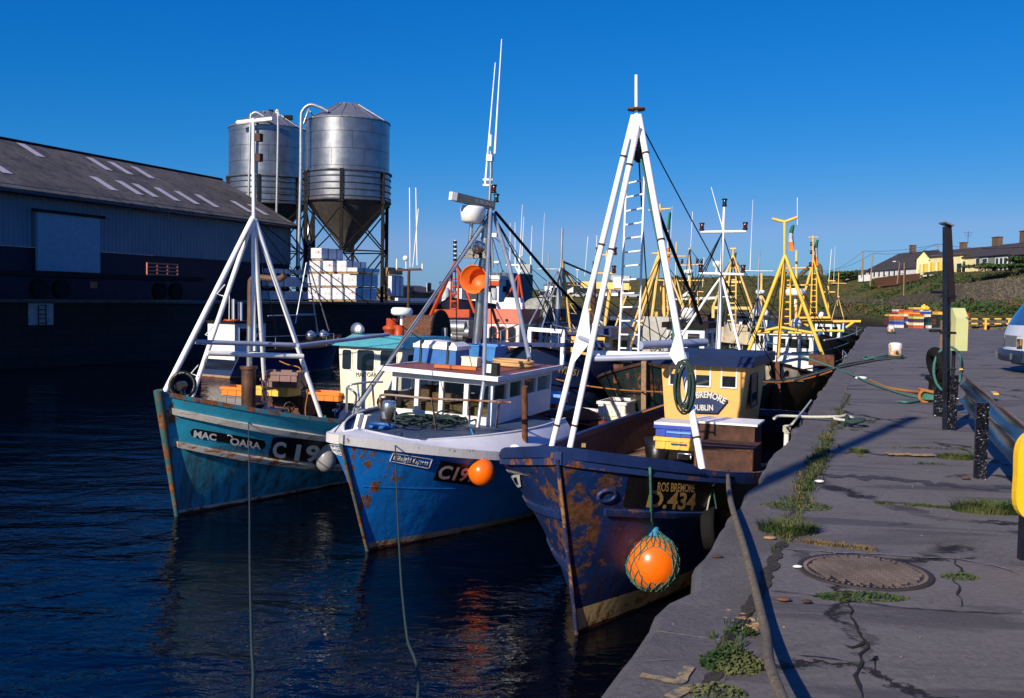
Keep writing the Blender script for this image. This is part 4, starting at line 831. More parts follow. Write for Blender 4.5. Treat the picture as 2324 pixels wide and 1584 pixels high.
# shed
SD=V((math.sin(R(21)),math.cos(R(21)),0)); SN=V((-SD.y,SD.x,0)); S0=V((-24,46,0))
def sh(t,w,z): return S0+SD*t+SN*w+V((0,0,z))
t=NT('corrugated cladding'); x,y,z=t.xyz(); d_=t.math('ADD',t.math('MULTIPLY',x,SD.x),t.math('MULTIPLY',y,SD.y)); wv_=t.math('SINE',t.math('MULTIPLY',d_,22)); c=t.mix(t.ramp(t.noise(scale=.6,det=5),[(.3,0),(.7,1)]),(.09,.15,.20),(.14,.21,.27)); c=t.mix(t.ramp(wv_,[(.0,.55),(.5,0)]),c,(.10,.15,.18))
b_=t.n('ShaderNodeBump'); b_.inputs['Strength'].default_value=.8; b_.inputs['Distance'].default_value=.04; t.l(wv_,b_.inputs['Height']); t.l(b_.outputs[0],t.b.inputs['Normal']); M['clad']=t.out(c,.6)
t=NT('old shed roof'); x,y,z=t.xyz(); d_=t.math('ADD',t.math('MULTIPLY',x,SD.x),t.math('MULTIPLY',y,SD.y)); wv_=t.math('SINE',t.math('MULTIPLY',d_,30))
c=t.mix(t.ramp(t.noise(sc=(1,1,.4),scale=.5,det=8,rough=.7),[(.35,0),(.65,1)]),(.05,.042,.036),(.14,.12,.10)); c=t.mix(t.ramp(t.noise(scale=1.6,det=8,rough=.75,loc=(3,3,3)),[(.5,0),(.62,.85)]),c,(.02,.018,.018)); c=t.mix(t.ramp(t.noise(scale=5,det=5),[(.62,0),(.7,.5)]),c,(.25,.22,.18))
pn=t.math('FRACT',t.math('MULTIPLY',d_,.55)); c=t.mix(t.ramp(pn,[(.02,.5),(.05,0)]),c,(.02,.02,.02)); t.bump(wv_,.4,.02); M['shedroof']=t.out(c,.85)
shed=thing('warehouse','long corrugated quayside warehouse with patched dark roof and pale sliding door','warehouse')
EV=6.63; RZ=9.75; RW=6.05; t0,t1=-40,23.7
mb=MB(); mb.add([sh(t0,0,PZ),sh(t1,0,PZ),sh(t1,0,3.7),sh(t0,0,3.7)],[(0,1,2,3)]); mb.add([sh(t1,0,PZ),sh(t1,2*RW,PZ),sh(t1,2*RW,3.7),sh(t1,0,3.7)],[(0,1,2,3)]); mb.build('lower_wall',mat('dark shed base',(.018,.013,.026),.8,var=.3),shed)
mb=MB(); mb.add([sh(t0,-.06,3.7),sh(t1+.06,-.06,3.7),sh(t1+.06,-.06,EV),sh(t0,-.06,EV)],[(0,1,2,3)]); mb.add([sh(t1+.06,-.06,3.7),sh(t1+.06,2*RW,3.7),sh(t1+.06,2*RW,EV),sh(t1+.06,RW,RZ-.1),sh(t1+.06,-.06,EV)],[(0,1,2,3,4)]); mb.add([sh(t0,0,3.7),sh(t0,2*RW,3.7),sh(t0,2*RW,EV),sh(t0,RW,RZ-.1),sh(t0,0,EV)],[(4,3,2,1,0)]); mb.build('wall',M['clad'],shed)
mb=MB(); sl_=(RZ-EV)/RW
for s_ in(0,1):
    w0=-.45 if s_==0 else 2*RW+.45; z0=EV-.45*sl_
    mb.add([sh(t0-.4,w0,z0),sh(t1+.5,w0,z0),sh(t1+.5,RW,RZ),sh(t0-.4,RW,RZ),sh(t0-.4,w0,z0-.12),sh(t1+.5,w0,z0-.12),sh(t1+.5,RW,RZ-.12),sh(t0-.4,RW,RZ-.12)],[(0,1,2,3),(7,6,5,4),(0,1,5,4),(1,2,6,5),(3,0,4,7)])
rf=mb.build('roof',M['shedroof'],shed)
mb=MB(); mb.tube([sh(t0-.4,RW,RZ+.02),sh(t1+.5,RW,RZ+.02)],.10,6); mb.build('ridge_cap',M['dark'],rf)
mb=MB(); mb.tube([sh(t0-.4,-.52,EV-.42),sh(t1+.5,-.52,EV-.42)],.09,6); mb.build('gutter',M['black'],rf)
def roofpt(q,lift=.02):
    n=SN*(-sl_)+V((0,0,1)); n.normalize(); o=sh(0,0,EV)+n*lift; d=ray(*q); k=(o-CAM).dot(n)/d.dot(n); return CAM+d*k
t=NT('translucent skylight sheet'); M['skyl']=t.out(t.mix(t.noise(scale=3),(.40,.36,.38),(.62,.57,.58)),.6)
for (xa,ya_,xb,yb_) in ((150,115,310,215),(660,220,830,318),(820,252,990,348),(990,287,1150,377),(690,362,880,468),(880,393,1060,498),(1000,415,1170,515),(1160,443,1330,543),(1310,470,1480,568),(1460,495,1620,590),(1725,542,1880,628),(1850,568,1990,648),(-60,260,40,335)):
    A_=roofpt(c4(xa,ya_)); B_=roofpt(c4(xb,yb_)); g=(B_-A_); tt=(A_-S0).dot(SD); hw=.29
    wA=(A_-S0).dot(SN); wB=(B_-S0).dot(SN); mb=MB(); q=[]
    for t_,w_ in((tt-hw,wA),(tt+hw,wA),(tt+hw,wB),(tt-hw,wB)): q.append(sh(t_,w_,EV+sl_*w_+.04))
    mb.add(q,[(0,1,2,3)]); mb.build('skylight',M['skyl'],rf)
mb=MB(); ta,tb=1.9,5.95; mb.box(sh((ta+tb)/2,-.22,4.02),(.14,tb-ta,2.85),rz=-R(21)); mb.build('sliding_door',mat('pale blue steel door',(.18,.30,.37),.6,var=.15,rust=.72),shed)
mb=MB(); mb.bar(sh(ta-.3,-.32,5.5),sh(tb+.3,-.32,5.5),.12,.14); mb.build('door_rail',M['dark'],shed)
for q in((8,365),(17,367),(66,317)):
    p_=roofpt((q[0],q[1]))
for i,tt in enumerate((-.9,-.2,2.4)):
    b=MB(); P_=sh(tt,RW,RZ+.30); b.sph(P_,.13,10,8,(.8,1.5,.8)); b.sph(P_+V((0,.18,.1)),.07,8,6); b.tube([P_+V((0,.2,.09)),P_+V((0,.32,.08))],[.025,.005],5); b.tube([P_-V((0,.1,.0)),P_-V((0,.38,.03))],[.07,.02],6); b.tube([P_,P_-V((0,0,.24))],.012,4)
    b.build('gull',mat('gull feathers',(.12,.12,.13),.7) if i==0 else bpy.data.materials['gull feathers'],label='small dark gull perched on the warehouse roof ridge',cat='bird',group='gulls on the warehouse ridge')
# flatbed trailer with red side rails
def trp(q,dep=0): 
    n=V((SN.x,SN.y,0)); o=sh(0,-3.0,0); d=ray(*q); k=(o-CAM).dot(n)/d.dot(n); return CAM+d*k
tr_=thing('trailer','dark flatbed trailer parked before the warehouse with orange red rails at its rear','trailer')
a_=trp(c4(1320,1100)); 
tB=(a_-S0).dot(SD); mb=MB(); mb.box(sh(tB-7,-3.6,PZ+1.15),(2.2,14,.22),rz=-R(21)); mb.build('trailer_bed',M['dark'],tr_)
mb=MB()
for dt in(-.2,-.75,-1.3,-1.85,-2.4):pass
a_t=(trp(c4(1092,1050))-S0).dot(SD); zt_=trp(c4(1200,1008)).z; zb_=trp(c4(1200,1090)).z
for k_ in range(4): z_=zb_+(zt_-zb_)*k_/3; mb.bar(sh(a_t,-3.0,z_),sh(tB,-3.0,z_),.06,.07)
for k_ in range(4): mb.bar(sh(a_t+(tB-a_t)*k_/3,-3.0,zb_),sh(a_t+(tB-a_t)*k_/3,-3.0,zt_),.07,.06)
mb.build('side_rails',mat('faded red rail paint',(.60,.16,.08),.6),tr_)
for dt in(2,3.2,9.5,10.7):
    mb=MB(); c_=sh(tB-dt,-4.4,PZ+.5); mb.tube([c_,c_-SN*.28],.42,18); mb.build('wheel',M['tyre'],tr_)
mb=MB(); c_=trp(c4(697,1165)); mb.box(c_,(.3,.1,.3)); mb.build('rear_marker',mat('marker',(.5,.3,.3),.5),tr_)
# silos
t=NT('galvanised silo sheets'); x,y,z=t.xyz(); an=t.math('ARCTAN2',y,x)
row=t.math('FLOOR',t.math('MULTIPLY',z,.86)); wob=t.math('FRACT',t.math('MULTIPLY',row,.37)); seg=t.math('FRACT',t.math('ADD',t.math('MULTIPLY',an,1.3),wob)); 
l1=t.ramp(t.math('FRACT',t.math('MULTIPLY',z,.86)),[(.03,1),(.05,0)]); l2=t.ramp(seg,[(.012,1),(.02,0)]); ln=t.math('MAXIMUM',l1,l2)
c=t.mix(t.ramp(t.noise(scale=1.5,det=4),[(.3,0),(.7,1)]),(.21,.22,.245),(.32,.33,.355)); c=t.mix(t.math('MULTIPLY',t.noise(sc=(3,3,.15),scale=2,det=4),.3),c,(.25,.25,.27)); c=t.mix(t.math('MULTIPLY',ln,.75),c,(.08,.07,.07)); M['silo']=t.out(c,t.math('MULTIPLY_ADD',t.noise(scale=2),.2,.26),.88)
M['hopper']=mat('stained hopper steel',(.13,.115,.10),.6,.5,var=.35,rust=.62,rs=(1,1,.3))
def silo(q,Y,r,zt,zl,zc,zh,label):
    X=(q-1162)/FP*Y/1.0; p=ray(q,640); p=CAM+p*(Y/p.y); rt=thing('grain_silo',label,'silo',loc=(p.x,p.y,0),group='pair of steel silos')
    ap=zt+1.35
    mb=MB(); mb.lathe((0,0,0),[(r,zl),(r,zt)],56); mb.lathe((0,0,0),[(r*1.03,zc),(r*1.03,zl-.12)],56); mb.build('silo_body',M['silo'],rt)
    mb=MB(); mb.lathe((0,0,0),[(r*1.02,zt-.02),(r*1.02,zt+.05),(r*.28,ap-.08),(r*.26,ap),(.001,ap)],40,sm=False); 
    rf_=mb.build('silo_roof',mat('dull grey silo roof',(.20,.205,.22),.5,.4) if 'dull grey silo roof' not in bpy.data.materials else bpy.data.materials['dull grey silo roof'],rt)
    mb=MB(); 
    for k_ in range(16): a=2*math.pi*k_/16; mb.bar((math.cos(a)*r*1.0,math.sin(a)*r*1.0,zt+.07),(math.cos(a)*r*.28,math.sin(a)*r*.28,ap-.04),.05)
    mb.build('roof_rib',M['steel'],rf_)
    mb=MB()
    for zz in(zl-.06,): mb.lathe((0,0,0),[(r*1.03,zz-.06),(r*1.07,zz-.06),(r*1.07,zz+.06),(r*1.03,zz+.06)],56)
    for i in range(1,5): zz=zl-(zl-zc)*i/4.6; mb.lathe((0,0,0),[(r*1.03,zz-.04),(r*1.05,zz-.04),(r*1.05,zz+.04),(r*1.03,zz+.04)],56)
    mb.lathe((0,0,0),[(r*1.03,zc-.05),(r*1.055,zc-.05),(r*1.055,zc+.12),(r*1.03,zc+.12)],56); mb.build('ring_band',mat('dull band steel',(.10,.10,.11),.6,.5,var=.4) if 'dull band steel' not in bpy.data.materials else bpy.data.materials['dull band steel'],rt)
    mb=MB(); mb.lathe((0,0,0),[(r*1.02,zc),(r*.62,zc-(zc-zh)*.44),(r*.61,zc-(zc-zh)*.45),(.36,zh),(.30,zh-.3),(.001,zh-.3)],32); mb.build('hopper',M['hopper'],rt)
    az=[R(a) for a in(-148,-88,-28,32,92,152)]; L=[V((math.cos(a)*r*1.05,math.sin(a)*r*1.05,0)) for a in az]; mz=zh-.25
    for l_ in L:
        mb=MB(); mb.bar(l_+V((0,0,PZ)),l_+V((0,0,zl)),.22,.22,up=(1,0,0)); mb.box(l_+V((0,0,zc-.1)),(.36,.36,.16)); mb.build('leg',M['dark'],rt)
    mb=MB()
    for i in range(6):
        a_,b_=L[i],L[(i+1)%6]
        mb.bar(a_+V((0,0,zc-.4)),b_+V((0,0,mz)),.08); mb.bar(b_+V((0,0,zc-.4)),a_+V((0,0,mz)),.08); mb.bar(a_+V((0,0,mz)),b_+V((0,0,mz)),.09); mb.bar(a_+V((0,0,mz)),b_+V((0,0,PZ+.1)),.08); mb.bar(b_+V((0,0,mz)),a_+V((0,0,PZ+.1)),.08)
    mb.build('cross_bracing',M['dark'],rt)
    return rt,p,ap
s2,pS2,ap2=silo(787,70,2.92,13.75,10.25,8.2,5.0,'nearer grey steel silo on braced legs above the stacked timber packs')
s1,pS1,ap1=silo(606,77,2.92,14.35,10.6,8.5,5.2,'farther grey steel silo partly behind the other, beside the warehouse roof')
L2=Frame(pS2*V((1,1,0)) if False else V((pS2.x,pS2.y,0)),90); L2.M=Matrix.Identity(3); L2.I=Matrix.Identity(3)
L1=Frame(V((pS1.x,pS1.y,0)),90); L1.M=Matrix.Identity(3); L1.I=Matrix.Identity(3)
g=lambda F_,Y,*qs:[F_.at(c5(*q),Y) for q in qs]
mb=MB(); mb.tube(bez(g(L2,67.4,(545,1230),(562,600),(566,200),(578,120),(630,78),(700,95),(760,125)),6),.11,8); mb.build('filler_pipe',M['galv'],s2)
mb=MB(); mb.tube(bez(g(L1,73.5,(190,760),(205,200),(215,150),(245,132),(300,160)),6),.10,8); mb.build('filler_pipe',M['galv'],s1)
mb=MB(); mb.tube(bez(g(L1,73.4,(390,860),(402,200),(385,140),(400,115),(412,160)),6),.09,8); mb.build('filler_pipe',M['galv'],s1)
mb=MB(); q=g(L1,73.5,(110,205),(360,178)); mb.bar(q[0],q[1],.2,.28); mb.build('top_walkway',M['white'],s1)
mb=MB(); q=g(L2,68,(585,215),(622,105),(660,180)); mb.tube(q,.09,6); mb.build('pipe_support',M['steel'],s2)
for x_ in(930,990,1020,850): 
    mb=MB(); q=g(L2,69.5,(x_,125 if x_<960 else 140)); mb.box(q[0],(.3,.3,.25)); mb.build('roof_hatch',M['dark'],s2)
for x_ in(350,460,490):
    mb=MB(); q=g(L1,76.5,(x_,130 if x_<400 else 170)); mb.box(q[0],(.3,.3,.35)); mb.build('roof_hatch',M['dark'],s1)
cv=g(W,73,(625,1000)); cv[0].z=0
mb=MB(); mb.lathe(V((cv[0].x,cv[0].y,0)),[(.45,2.2),(.45,6.0),(.2,6.6),(.2,7.1)],16); mb.build('dust_collector',M['steel'],label='grey cylindrical dust collector standing between the two silos',cat='dust collector')
# timber packs
t=NT('white timber wrap'); c=t.mix(t.ramp(t.noise(scale=1.8,det=6),[(.35,0),(.65,1)]),(.55,.57,.62),(.80,.81,.84)); t.bump(t.noise(scale=5,det=6,dist=1),1,.14); M['wrap']=t.out(c,.45)
M['redmark']=plain('red stencil',(.55,.05,.05)); M['batten']=mat('raw batten',(.45,.28,.12),.8)
PK=Frame((0,0,0),24); npk=[0]; pkrow=['bottom row','second row','third row','top']
def pack(x0,x1,y0,y1,Y,L,lab,grp='white wrapped timber packs below the silos',dark=False):
    a_=W.at(c5(x0,y1),Y); b_=W.at(c5(x1,y1),Y); tp=W.at(c5(x0,y0),Y); w=(b_-a_).length/1.0/math.cos(R(20)); h=tp.z-a_.z
    r_=thing('timber_pack',lab,'timber pack',loc=a_,rot=(0,0,-R(24)),group=grp)
    mb=MB(); n=4; rn=random.Random(int(x0*7+y0))
    mb.box((w/2,L/2,h/2+.06),(w-.02,L,h-.12)); o=mb.build('wrapping',M['wrap'] if not dark else M['wood'],r_)
    mb=MB(); 
    for y_ in(.15,L*.35,L*.65,L-.15): mb.box((w/2,y_,.04),(w,.09,.08))
    mb.build('batten',M['batten'],r_)
    if not dark:
        npk[0]+=1
        if npk[0]%3==1: mb=MB(); mb.box((w*.7,-.006,h*.66),(.09,.01,.11)); mb.build('stencil_mark',M['redmark'],r_)
        mb=MB()
        for y_ in(L*.3,L*.7): mb=MB(); mb.box((w+.0,y_,h/2+.05),(.02,.05,h-.1)); mb.box((w/2,y_,h+.003),(w,.05,.012)); mb.build('strap',M['dark'],r_)
order=['leftmost','second from the left','third from the left','fourth from the left']
for i,(a,b) in enumerate(((615,700),(703,785),(787,870),(877,962))): pack(a,b,1385,1480,62.0+i*-.15,2.5,'white timber pack, %s in the bottom row under the near silo'%order[i])
for i,(a,b) in enumerate(((612,700),(705,785),(787,862),(866,972))): pack(a,b,1285,1382,62.1-i*.15,2.5,'white timber pack, %s in the second row under the near silo'%order[i])
for i,(a,b) in enumerate(((625,712),(718,802),(820,898))): pack(a,b,1192,1282,62.2-i*.1,2.3,'white wrapped timber pack, %s in the third row up'%order[i])
pack(893,975,1240,1282,61.2,2.6,'thin white timber pack lying on the right of the second row'); pack(635,722,1100,1188,62.6,2.4,'white wrapped timber pack topping the stack, highest of all')
pack(285,350,1405,1480,64.5,5.0,'white wrapped timber pack on the ground between warehouse and silos'); pack(285,350,1300,1385,64.6,5.0,'white wrapped timber pack, middle of the stack beside the warehouse'); pack(285,350,1245,1290,64.7,5.0,'thin white timber pack on top of the stack beside the warehouse')
pack(1185,1215,1300,1455,68.5,1.6,'shaded white timber pack right of the near silo legs'); pack(1170,1200,1238,1300,69.5,1.8,'brown unwrapped timber pack right of the near silo legs',dark=True)
# ================= far shore =================
COL=[860,1000,1150,1250,1350,1450,1550,1700,1850,1950,2010,2080,2150,2230,2324,2480,2700]
hz=lambda x:792-FP*math.tan(R(2.96))+(x-1162)*.01745
ROWS=[  # (depth, y) per column; y None = water level
 [(262,None),(262,None),(250,None),(244,None),(240,None),(238,None),(232,None),(205,None),(165,None),(130,None),(106,None),(93,742),(91,742),(90,744),(90,745),(90,748),(90,750)],
 [(266,699),(266,701),(254,702),(248,701),(244,700),(242,700),(236,700),(210,703),(170,709),(134,716),(110,727),(94,733),(92,733),(92,730),(92,728),(92,728),(92,728)],
 [(275,690),(275,692),(262,691),(256,690),(252,690),(250,690),(244,691),(218,694),(182,697),(150,702),(124,714),(98,716),(96,712),(95,705),(95,700),(95,698),(95,698)],
 [(284,679),(284,681),(272,681),(266,680),(262,680),(260,682),(254,684),(226,690),(192,692.5),(172,692.5),(150,696),(122,702),(108,704),(104,698),(100,692),(100,688),(98,685)],
 [(300,676),(300,678),(290,675),(284,674),(280,674),(276,674),(266,678),(238,688),(200,691),(182,691),(164,692),(140,694),(124,696),(112,690),(108,685),(106,680),(102,675)],
 [(330,672),(330,673),(310,670),(300,669),(294,668),(286,664),(272,666),(246,676),(206,677),(190,677),(176,675),(158,672),(140,670),(130,663),(124,655),(120,640),(116,630)],
 [(380,668),(380,668),(350,666),(330,664),(316,660),(300,652),(286,651),(260,655),(220,655),(200,652),(190,648),(172,645),(156,640),(146,632),(138,624),(132,618),(130,612)],
 [(430,665),(430,665),(400,662),(360,660),(336,652),(320,641),(306,638),(280,639),(240,636),(214,634),(204,630),(190,624),(174,622),(160,618),(146,612),(142,606),(138,602)],
 [(500,662),(500,662),(450,659),(400,657),(360,648),(346,633),(330,628),(300,626),(262,626),(230,621),(214,616),(204,612),(186,612),(172,607),(162,600),(156,594),(150,588)]]
NC=len(COL);grid=[]
for row in ROWS:
    rr=[]
    for i,(dd,yy) in enumerate(row):
        d=ray(COL[i],700); 
        if yy is None: P=CAM+d*(dd/d.y); P.z=-2.4
        else: d=ray(COL[i],yy); P=CAM+d*(dd/d.y)
        rr.append(P)
    grid.append(rr)
back=[V((p.x*1.9,p.y*1.9,p.z+(.5))) for p in grid[-1]]; grid.append(back)
def terr(u,v):
    a=u*(NC-1); b=v*(len(grid)-1); i=min(int(a),NC-2); j=min(int(b),len(grid)-2); fa,fb=a-i,b-j
    p=(grid[j][i]*(1-fa)+grid[j][i+1]*fa)*(1-fb)+(grid[j+1][i]*(1-fa)+grid[j+1][i+1]*fa)*fb
    k=noise.fractal(V((p.x*.09,p.y*.09,2)),.9,2.1,5)*.55*(1 if 0<v<.99 else 0); return V((p.x,p.y,p.z+k*(1 if j not in(3,) else .15)*min(1,p.y/150)))
t=NT('hillside'); x,y,z=t.xyz()
n1=t.noise(scale=.10,det=9,rough=.72); n2=t.noise(scale=.6,det=8,rough=.75); 
c=t.mix(t.ramp(n1,[(.36,0),(.5,1)]),(.022,.060,.014),(.10,.12,.032)); c=t.mix(t.ramp(n2,[(.42,0),(.58,.85)]),c,(.17,.11,.045)); c=t.mix(t.ramp(t.noise(scale=1.4,det=8,rough=.8,loc=(9,1,0)),[(.5,0),(.6,.8)]),c,(.012,.022,.010))
lo=t.ramp(t.math('MULTIPLY_ADD',z,.25,.35),[(.18,0),(.42,1)]); c=t.mix(lo,t.mix(n2,(.02,.02,.018),(.07,.06,.05)),c); t.bump(t.math('ADD',n2,n1),1,.8); M['hill']=t.out(c,.95,0,.1)
mb=MB(); mb.grid(terr,170,110); mb.build('hillside',M['hill'],kind='structure')
# shrubs and long grass: one cover object of leaf faces
rn=random.Random(11); sc=MB(); sc2=MB()
for i in range(5200):
    u=rn.uniform(.36,1); v=rn.uniform(.17,.9); vi=v*9
    if (3.0<vi<4.3 and u<.75) or (vi>6.6 and u>.72): continue
    p=terr(u,v); 
    if noise.noise(V((p.x*.05,p.y*.05,5)))<-.12: continue
    s_=rn.uniform(.25,.8)*(1.0 if u<.8 else .7); tgt=sc if noise.noise(V((p.x*.15,p.y*.15,9)))>-.1 else sc2
    for k_ in range(9):
        q=p+V((rn.gauss(0,s_*.6),rn.gauss(0,s_*.6),abs(rn.gauss(0,s_*.6)))); a=V((rn.uniform(-1,1),rn.uniform(-1,1),rn.uniform(-1,1))).normalized()*s_*.33; b=a.orthogonal().normalized()*s_*.22
        tgt.add([q-a,q+b,q+a,q-b],[(0,1,2,3)])
t=NT('scrub leaves'); c=t.mix(t.ramp(t.noise(scale=.35,det=6,rough=.7),[(.35,0),(.65,1)]),(.012,.040,.010),(.055,.085,.022)); sb=t.out(c,.8,0,.2)
t=NT('dry bracken'); c=t.mix(t.ramp(t.noise(scale=.5,det=6),[(.35,0),(.65,1)]),(.05,.045,.015),(.15,.085,.035)); sb2=t.out(c,.8,0,.2)
sc.build('hillside_scrub',sb,kind='stuff',label='dense green scrub covering the hillside',cat='scrub'); sc2.build('hillside_bracken',sb2,kind='stuff',label='brown bracken and dry grass on the hillside',cat='bracken')
# stone walls
def stonemat(nm,ca,cb,sc_=1.4):
    t=NT(nm); v=t.n('ShaderNodeTexVoronoi'); v.inputs['Scale'].default_value=sc_; t.l(t.co((1,1,1.8)),v.inputs['Vector']); e=t.n('ShaderNodeTexVoronoi',feature='DISTANCE_TO_EDGE'); e.inputs['Scale'].default_value=sc_; t.l(t.co((1,1,1.8)),e.inputs['Vector'])
    sx=t.n('ShaderNodeSeparateColor'); t.l(v.outputs['Color'],sx.inputs[0]); c=t.mix(sx.outputs[0],ca,cb); c=t.mix(t.ramp(e.outputs[0],[(.03,1),(.08,0)]),c,(.02,.018,.015)); return t.out(c,.9,0,.2)
M['stone']=stonemat('grey field stone',(.07,.06,.05),(.20,.165,.12),4.2)
def wallstrip(name,lab,pts,cat='wall',m='stone',th=.4):
    mb=MB(); T=[W.at(q0,Y) for (q0,q1,Y) in pts]; B_=[W.at(q1,Y) for (q0,q1,Y) in pts]; n=len(pts)
    F_=[];
    for i in range(n-1):
        d=(T[i+1]-T[i]); nn=V((-d.y,d.x,0)).normalized()*th
        for P in(T[i],T[i+1]):pass
        a_,b_,c_,d__=B_[i]-V((0,0,.6)),B_[i+1]-V((0,0,.6)),T[i+1],T[i]
        mb.add([a_,b_,c_,d__,a_+nn,b_+nn,c_+nn,d__+nn],[(0,1,2,3),(3,2,6,7),(7,6,5,4),(0,4,7,3),(1,2,6,5)])
    return mb.build(name,M[m],label=lab,cat=cat)
wallstrip('roadside_wall','low grey stone wall along the road behind the walking person',[(c7(1650,905),c7(1650,935),232),(e4(0,165),e4(0,262),189),(e4(400,150),e4(400,262),180),(e4(880,155),e4(880,258),165)])
wallstrip('retaining_wall','rough stone retaining wall climbing to the right below the green bank',[(c8(700,800),c8(700,870),150),(c8(850,765),c8(850,870),140),(c8(1000,742),c8(1000,880),132),(c8(1200,700),c8(1200,850),122),(c8(1400,655),c8(1400,840),115),(c8(1700,610),c8(1700,800),109),(c8(1980,582),c8(1980,800),105),(c8(2300,560),c8(2300,800),100)])
wallstrip('kerb_wall','low grey wall behind the yellow and black barrier at the head of the quay',[(c8(1300,985),c8(1300,1062),89.2),(c8(1480,985),c8(1480,1068),88.8),(c8(1780,990),c8(1780,1075),88.5),(c8(2200,990),c8(2200,1080),88)],m='stone')
# road sheet
mb=MB(); L_=[W.at(q,Y) for q,Y in((c7(700,960),250),(c7(1500,945),226),(e4(0,275),186),(e4(700,265),172),(e4(1200,300),128),(e4(1500,330),104))]; 
mb2=[]
for p in L_: mb2+= [p+V((0,0,.15)),p+V((1.5,5,.25))]
mb.add(mb2,[(2*i,2*i+2,2*i+3,2*i+1) for i in range(len(L_)-1)]); mb.build('road',mat('far asphalt',(.035,.035,.042),.9),kind='structure')
# ---- buildings
M['roofdk']=mat('dark slate roof',(.055,.045,.042),.75,var=.3,vs=.8); M['hwhite']=mat('white render',(.72,.72,.70),.8,var=.08,vs=.6); M['hcream']=mat('cream render',(.80,.68,.34),.8,var=.1,vs=.6); M['hgrey']=mat('grey green render',(.20,.22,.18),.8,var=.2,vs=.6); M['hbrown']=mat('brown render',(.14,.11,.09),.8,var=.2,vs=.6)
M['chim']=mat('chimney render',(.13,.085,.06),.9,var=.3); M['hstone']=stonemat('brown building stone',(.16,.10,.05),(.36,.24,.13),3.0)
def house(name,lab,A_,B_,zb,ze,zr,dep,wm,rm='roofdk',hipL=0,hipR=0,wins=(),chims=(),doors=(),cat='house',group=None,gable=False,wf='hwhite'):
    """front wall from A to B (world xy), eaves ze, ridge zr, depth dep away from the viewer"""
    A_=V((A_[0],A_[1],0));B_=V((B_[0],B_[1],0)); d=(B_-A_); L=d.length; d.normalize(); n=V((-d.y,d.x,0))
    rt=thing(name,lab,cat,loc=(A_.x,A_.y,0),group=group); P=lambda a,b,z:d*a+n*b+V((0,0,z))
    mb=MB(); c_=[(0,0),(L,0),(L,dep),(0,dep)]
    mb.add([P(a,b,zb) for a,b in c_]+[P(a,b,ze) for a,b in c_],[(0,1,5,4),(1,2,6,5),(2,3,7,6),(3,0,4,7)])
    if gable: mb.add([P(0,0,ze),P(L,0,ze),P(L/2,0,zr-.05),P(0,dep,ze),P(L,dep,ze),P(L/2,dep,zr-.05)],[(0,1,2),(5,4,3)])
    else:
        if not hipL: mb.add([P(0,0,ze),P(0,dep,ze),P(0,dep/2,zr-.05)],[(2,1,0)])
        if not hipR: mb.add([P(L,0,ze),P(L,dep,ze),P(L,dep/2,zr-.05)],[(0,1,2)])
    wl=mb.build('wall',M[wm],rt); o=.35; mb=MB()
    if gable: 
        q=[P(-o,-o,ze-.15),P(L/2,-o,zr),P(L+o,-o,ze-.15),P(-o,dep+o,ze-.15),P(L/2,dep+o,zr),P(L+o,dep+o,ze-.15)]; mb.add(q,[(0,1,4,3),(1,2,5,4)]); mb.add([p-V((0,0,.14)) for p in q],[(3,4,1,0),(4,5,2,1)]); mb.add([q[0],q[1],q[1]-V((0,0,.14)),q[0]-V((0,0,.14)),q[2],q[2]-V((0,0,.14))],[(0,1,2,3),(1,4,5,2)])
    else:
        q=[P(-o,-o,ze-.12),P(L+o,-o,ze-.12),P(L+o,dep+o,ze-.12),P(-o,dep+o,ze-.12),P(hipL-(0 if hipL else o),dep/2,zr),P(L-hipR+(0 if hipR else o),dep/2,zr)]
        mb.add(q,[(0,1,5,4),(2,3,4,5),(3,0,4),(1,2,5)]); mb.add([q[0],q[1],q[2],q[3]]+[x_-V((0,0,.1)) for x_ in q[:4]],[(0,1,5,4),(1,2,6,5),(3,0,4,7),(4,5,6,7)])
    rf=mb.build('roof',M[rm],rt)
    for (a,z0,w,h) in wins: window(wl,P(0,0,0),d,V((0,0,1)),-n,(a,z0,a+w,z0+h),M[wf],fw=.09,pr=.05)
    for (a,z0,w,h) in doors: mb=MB(); mb.box(P(a+w/2,-.03,z0+h/2),(w,.08,h),rz=math.atan2(d.y,d.x)); mb.build('door',M['navyclean'],wl)
    for (a,b,w,h) in chims:
        mb=MB(); zc_=zr-abs(b-dep/2)*(zr-ze)/(dep/2)-.4 if not gable else zr-.5; w*=.6;h*=.62;zc_+=.3;mb.box(P(a,b,zc_+h/2),(w,.8,h),rz=math.atan2(d.y,d.x)); mb.box(P(a,b,zc_+h+.05),(w+.2,1.0,.12),rz=math.atan2(d.y,d.x)); ch=mb.build('chimney',M['chim'],rf)
    return rt
def hq(qa,qb,Ya,Yb): a=W.at(qa,Ya); b=W.at(qb,Yb); return a,b
def zat(q,Y): return W.at(q,Y).z
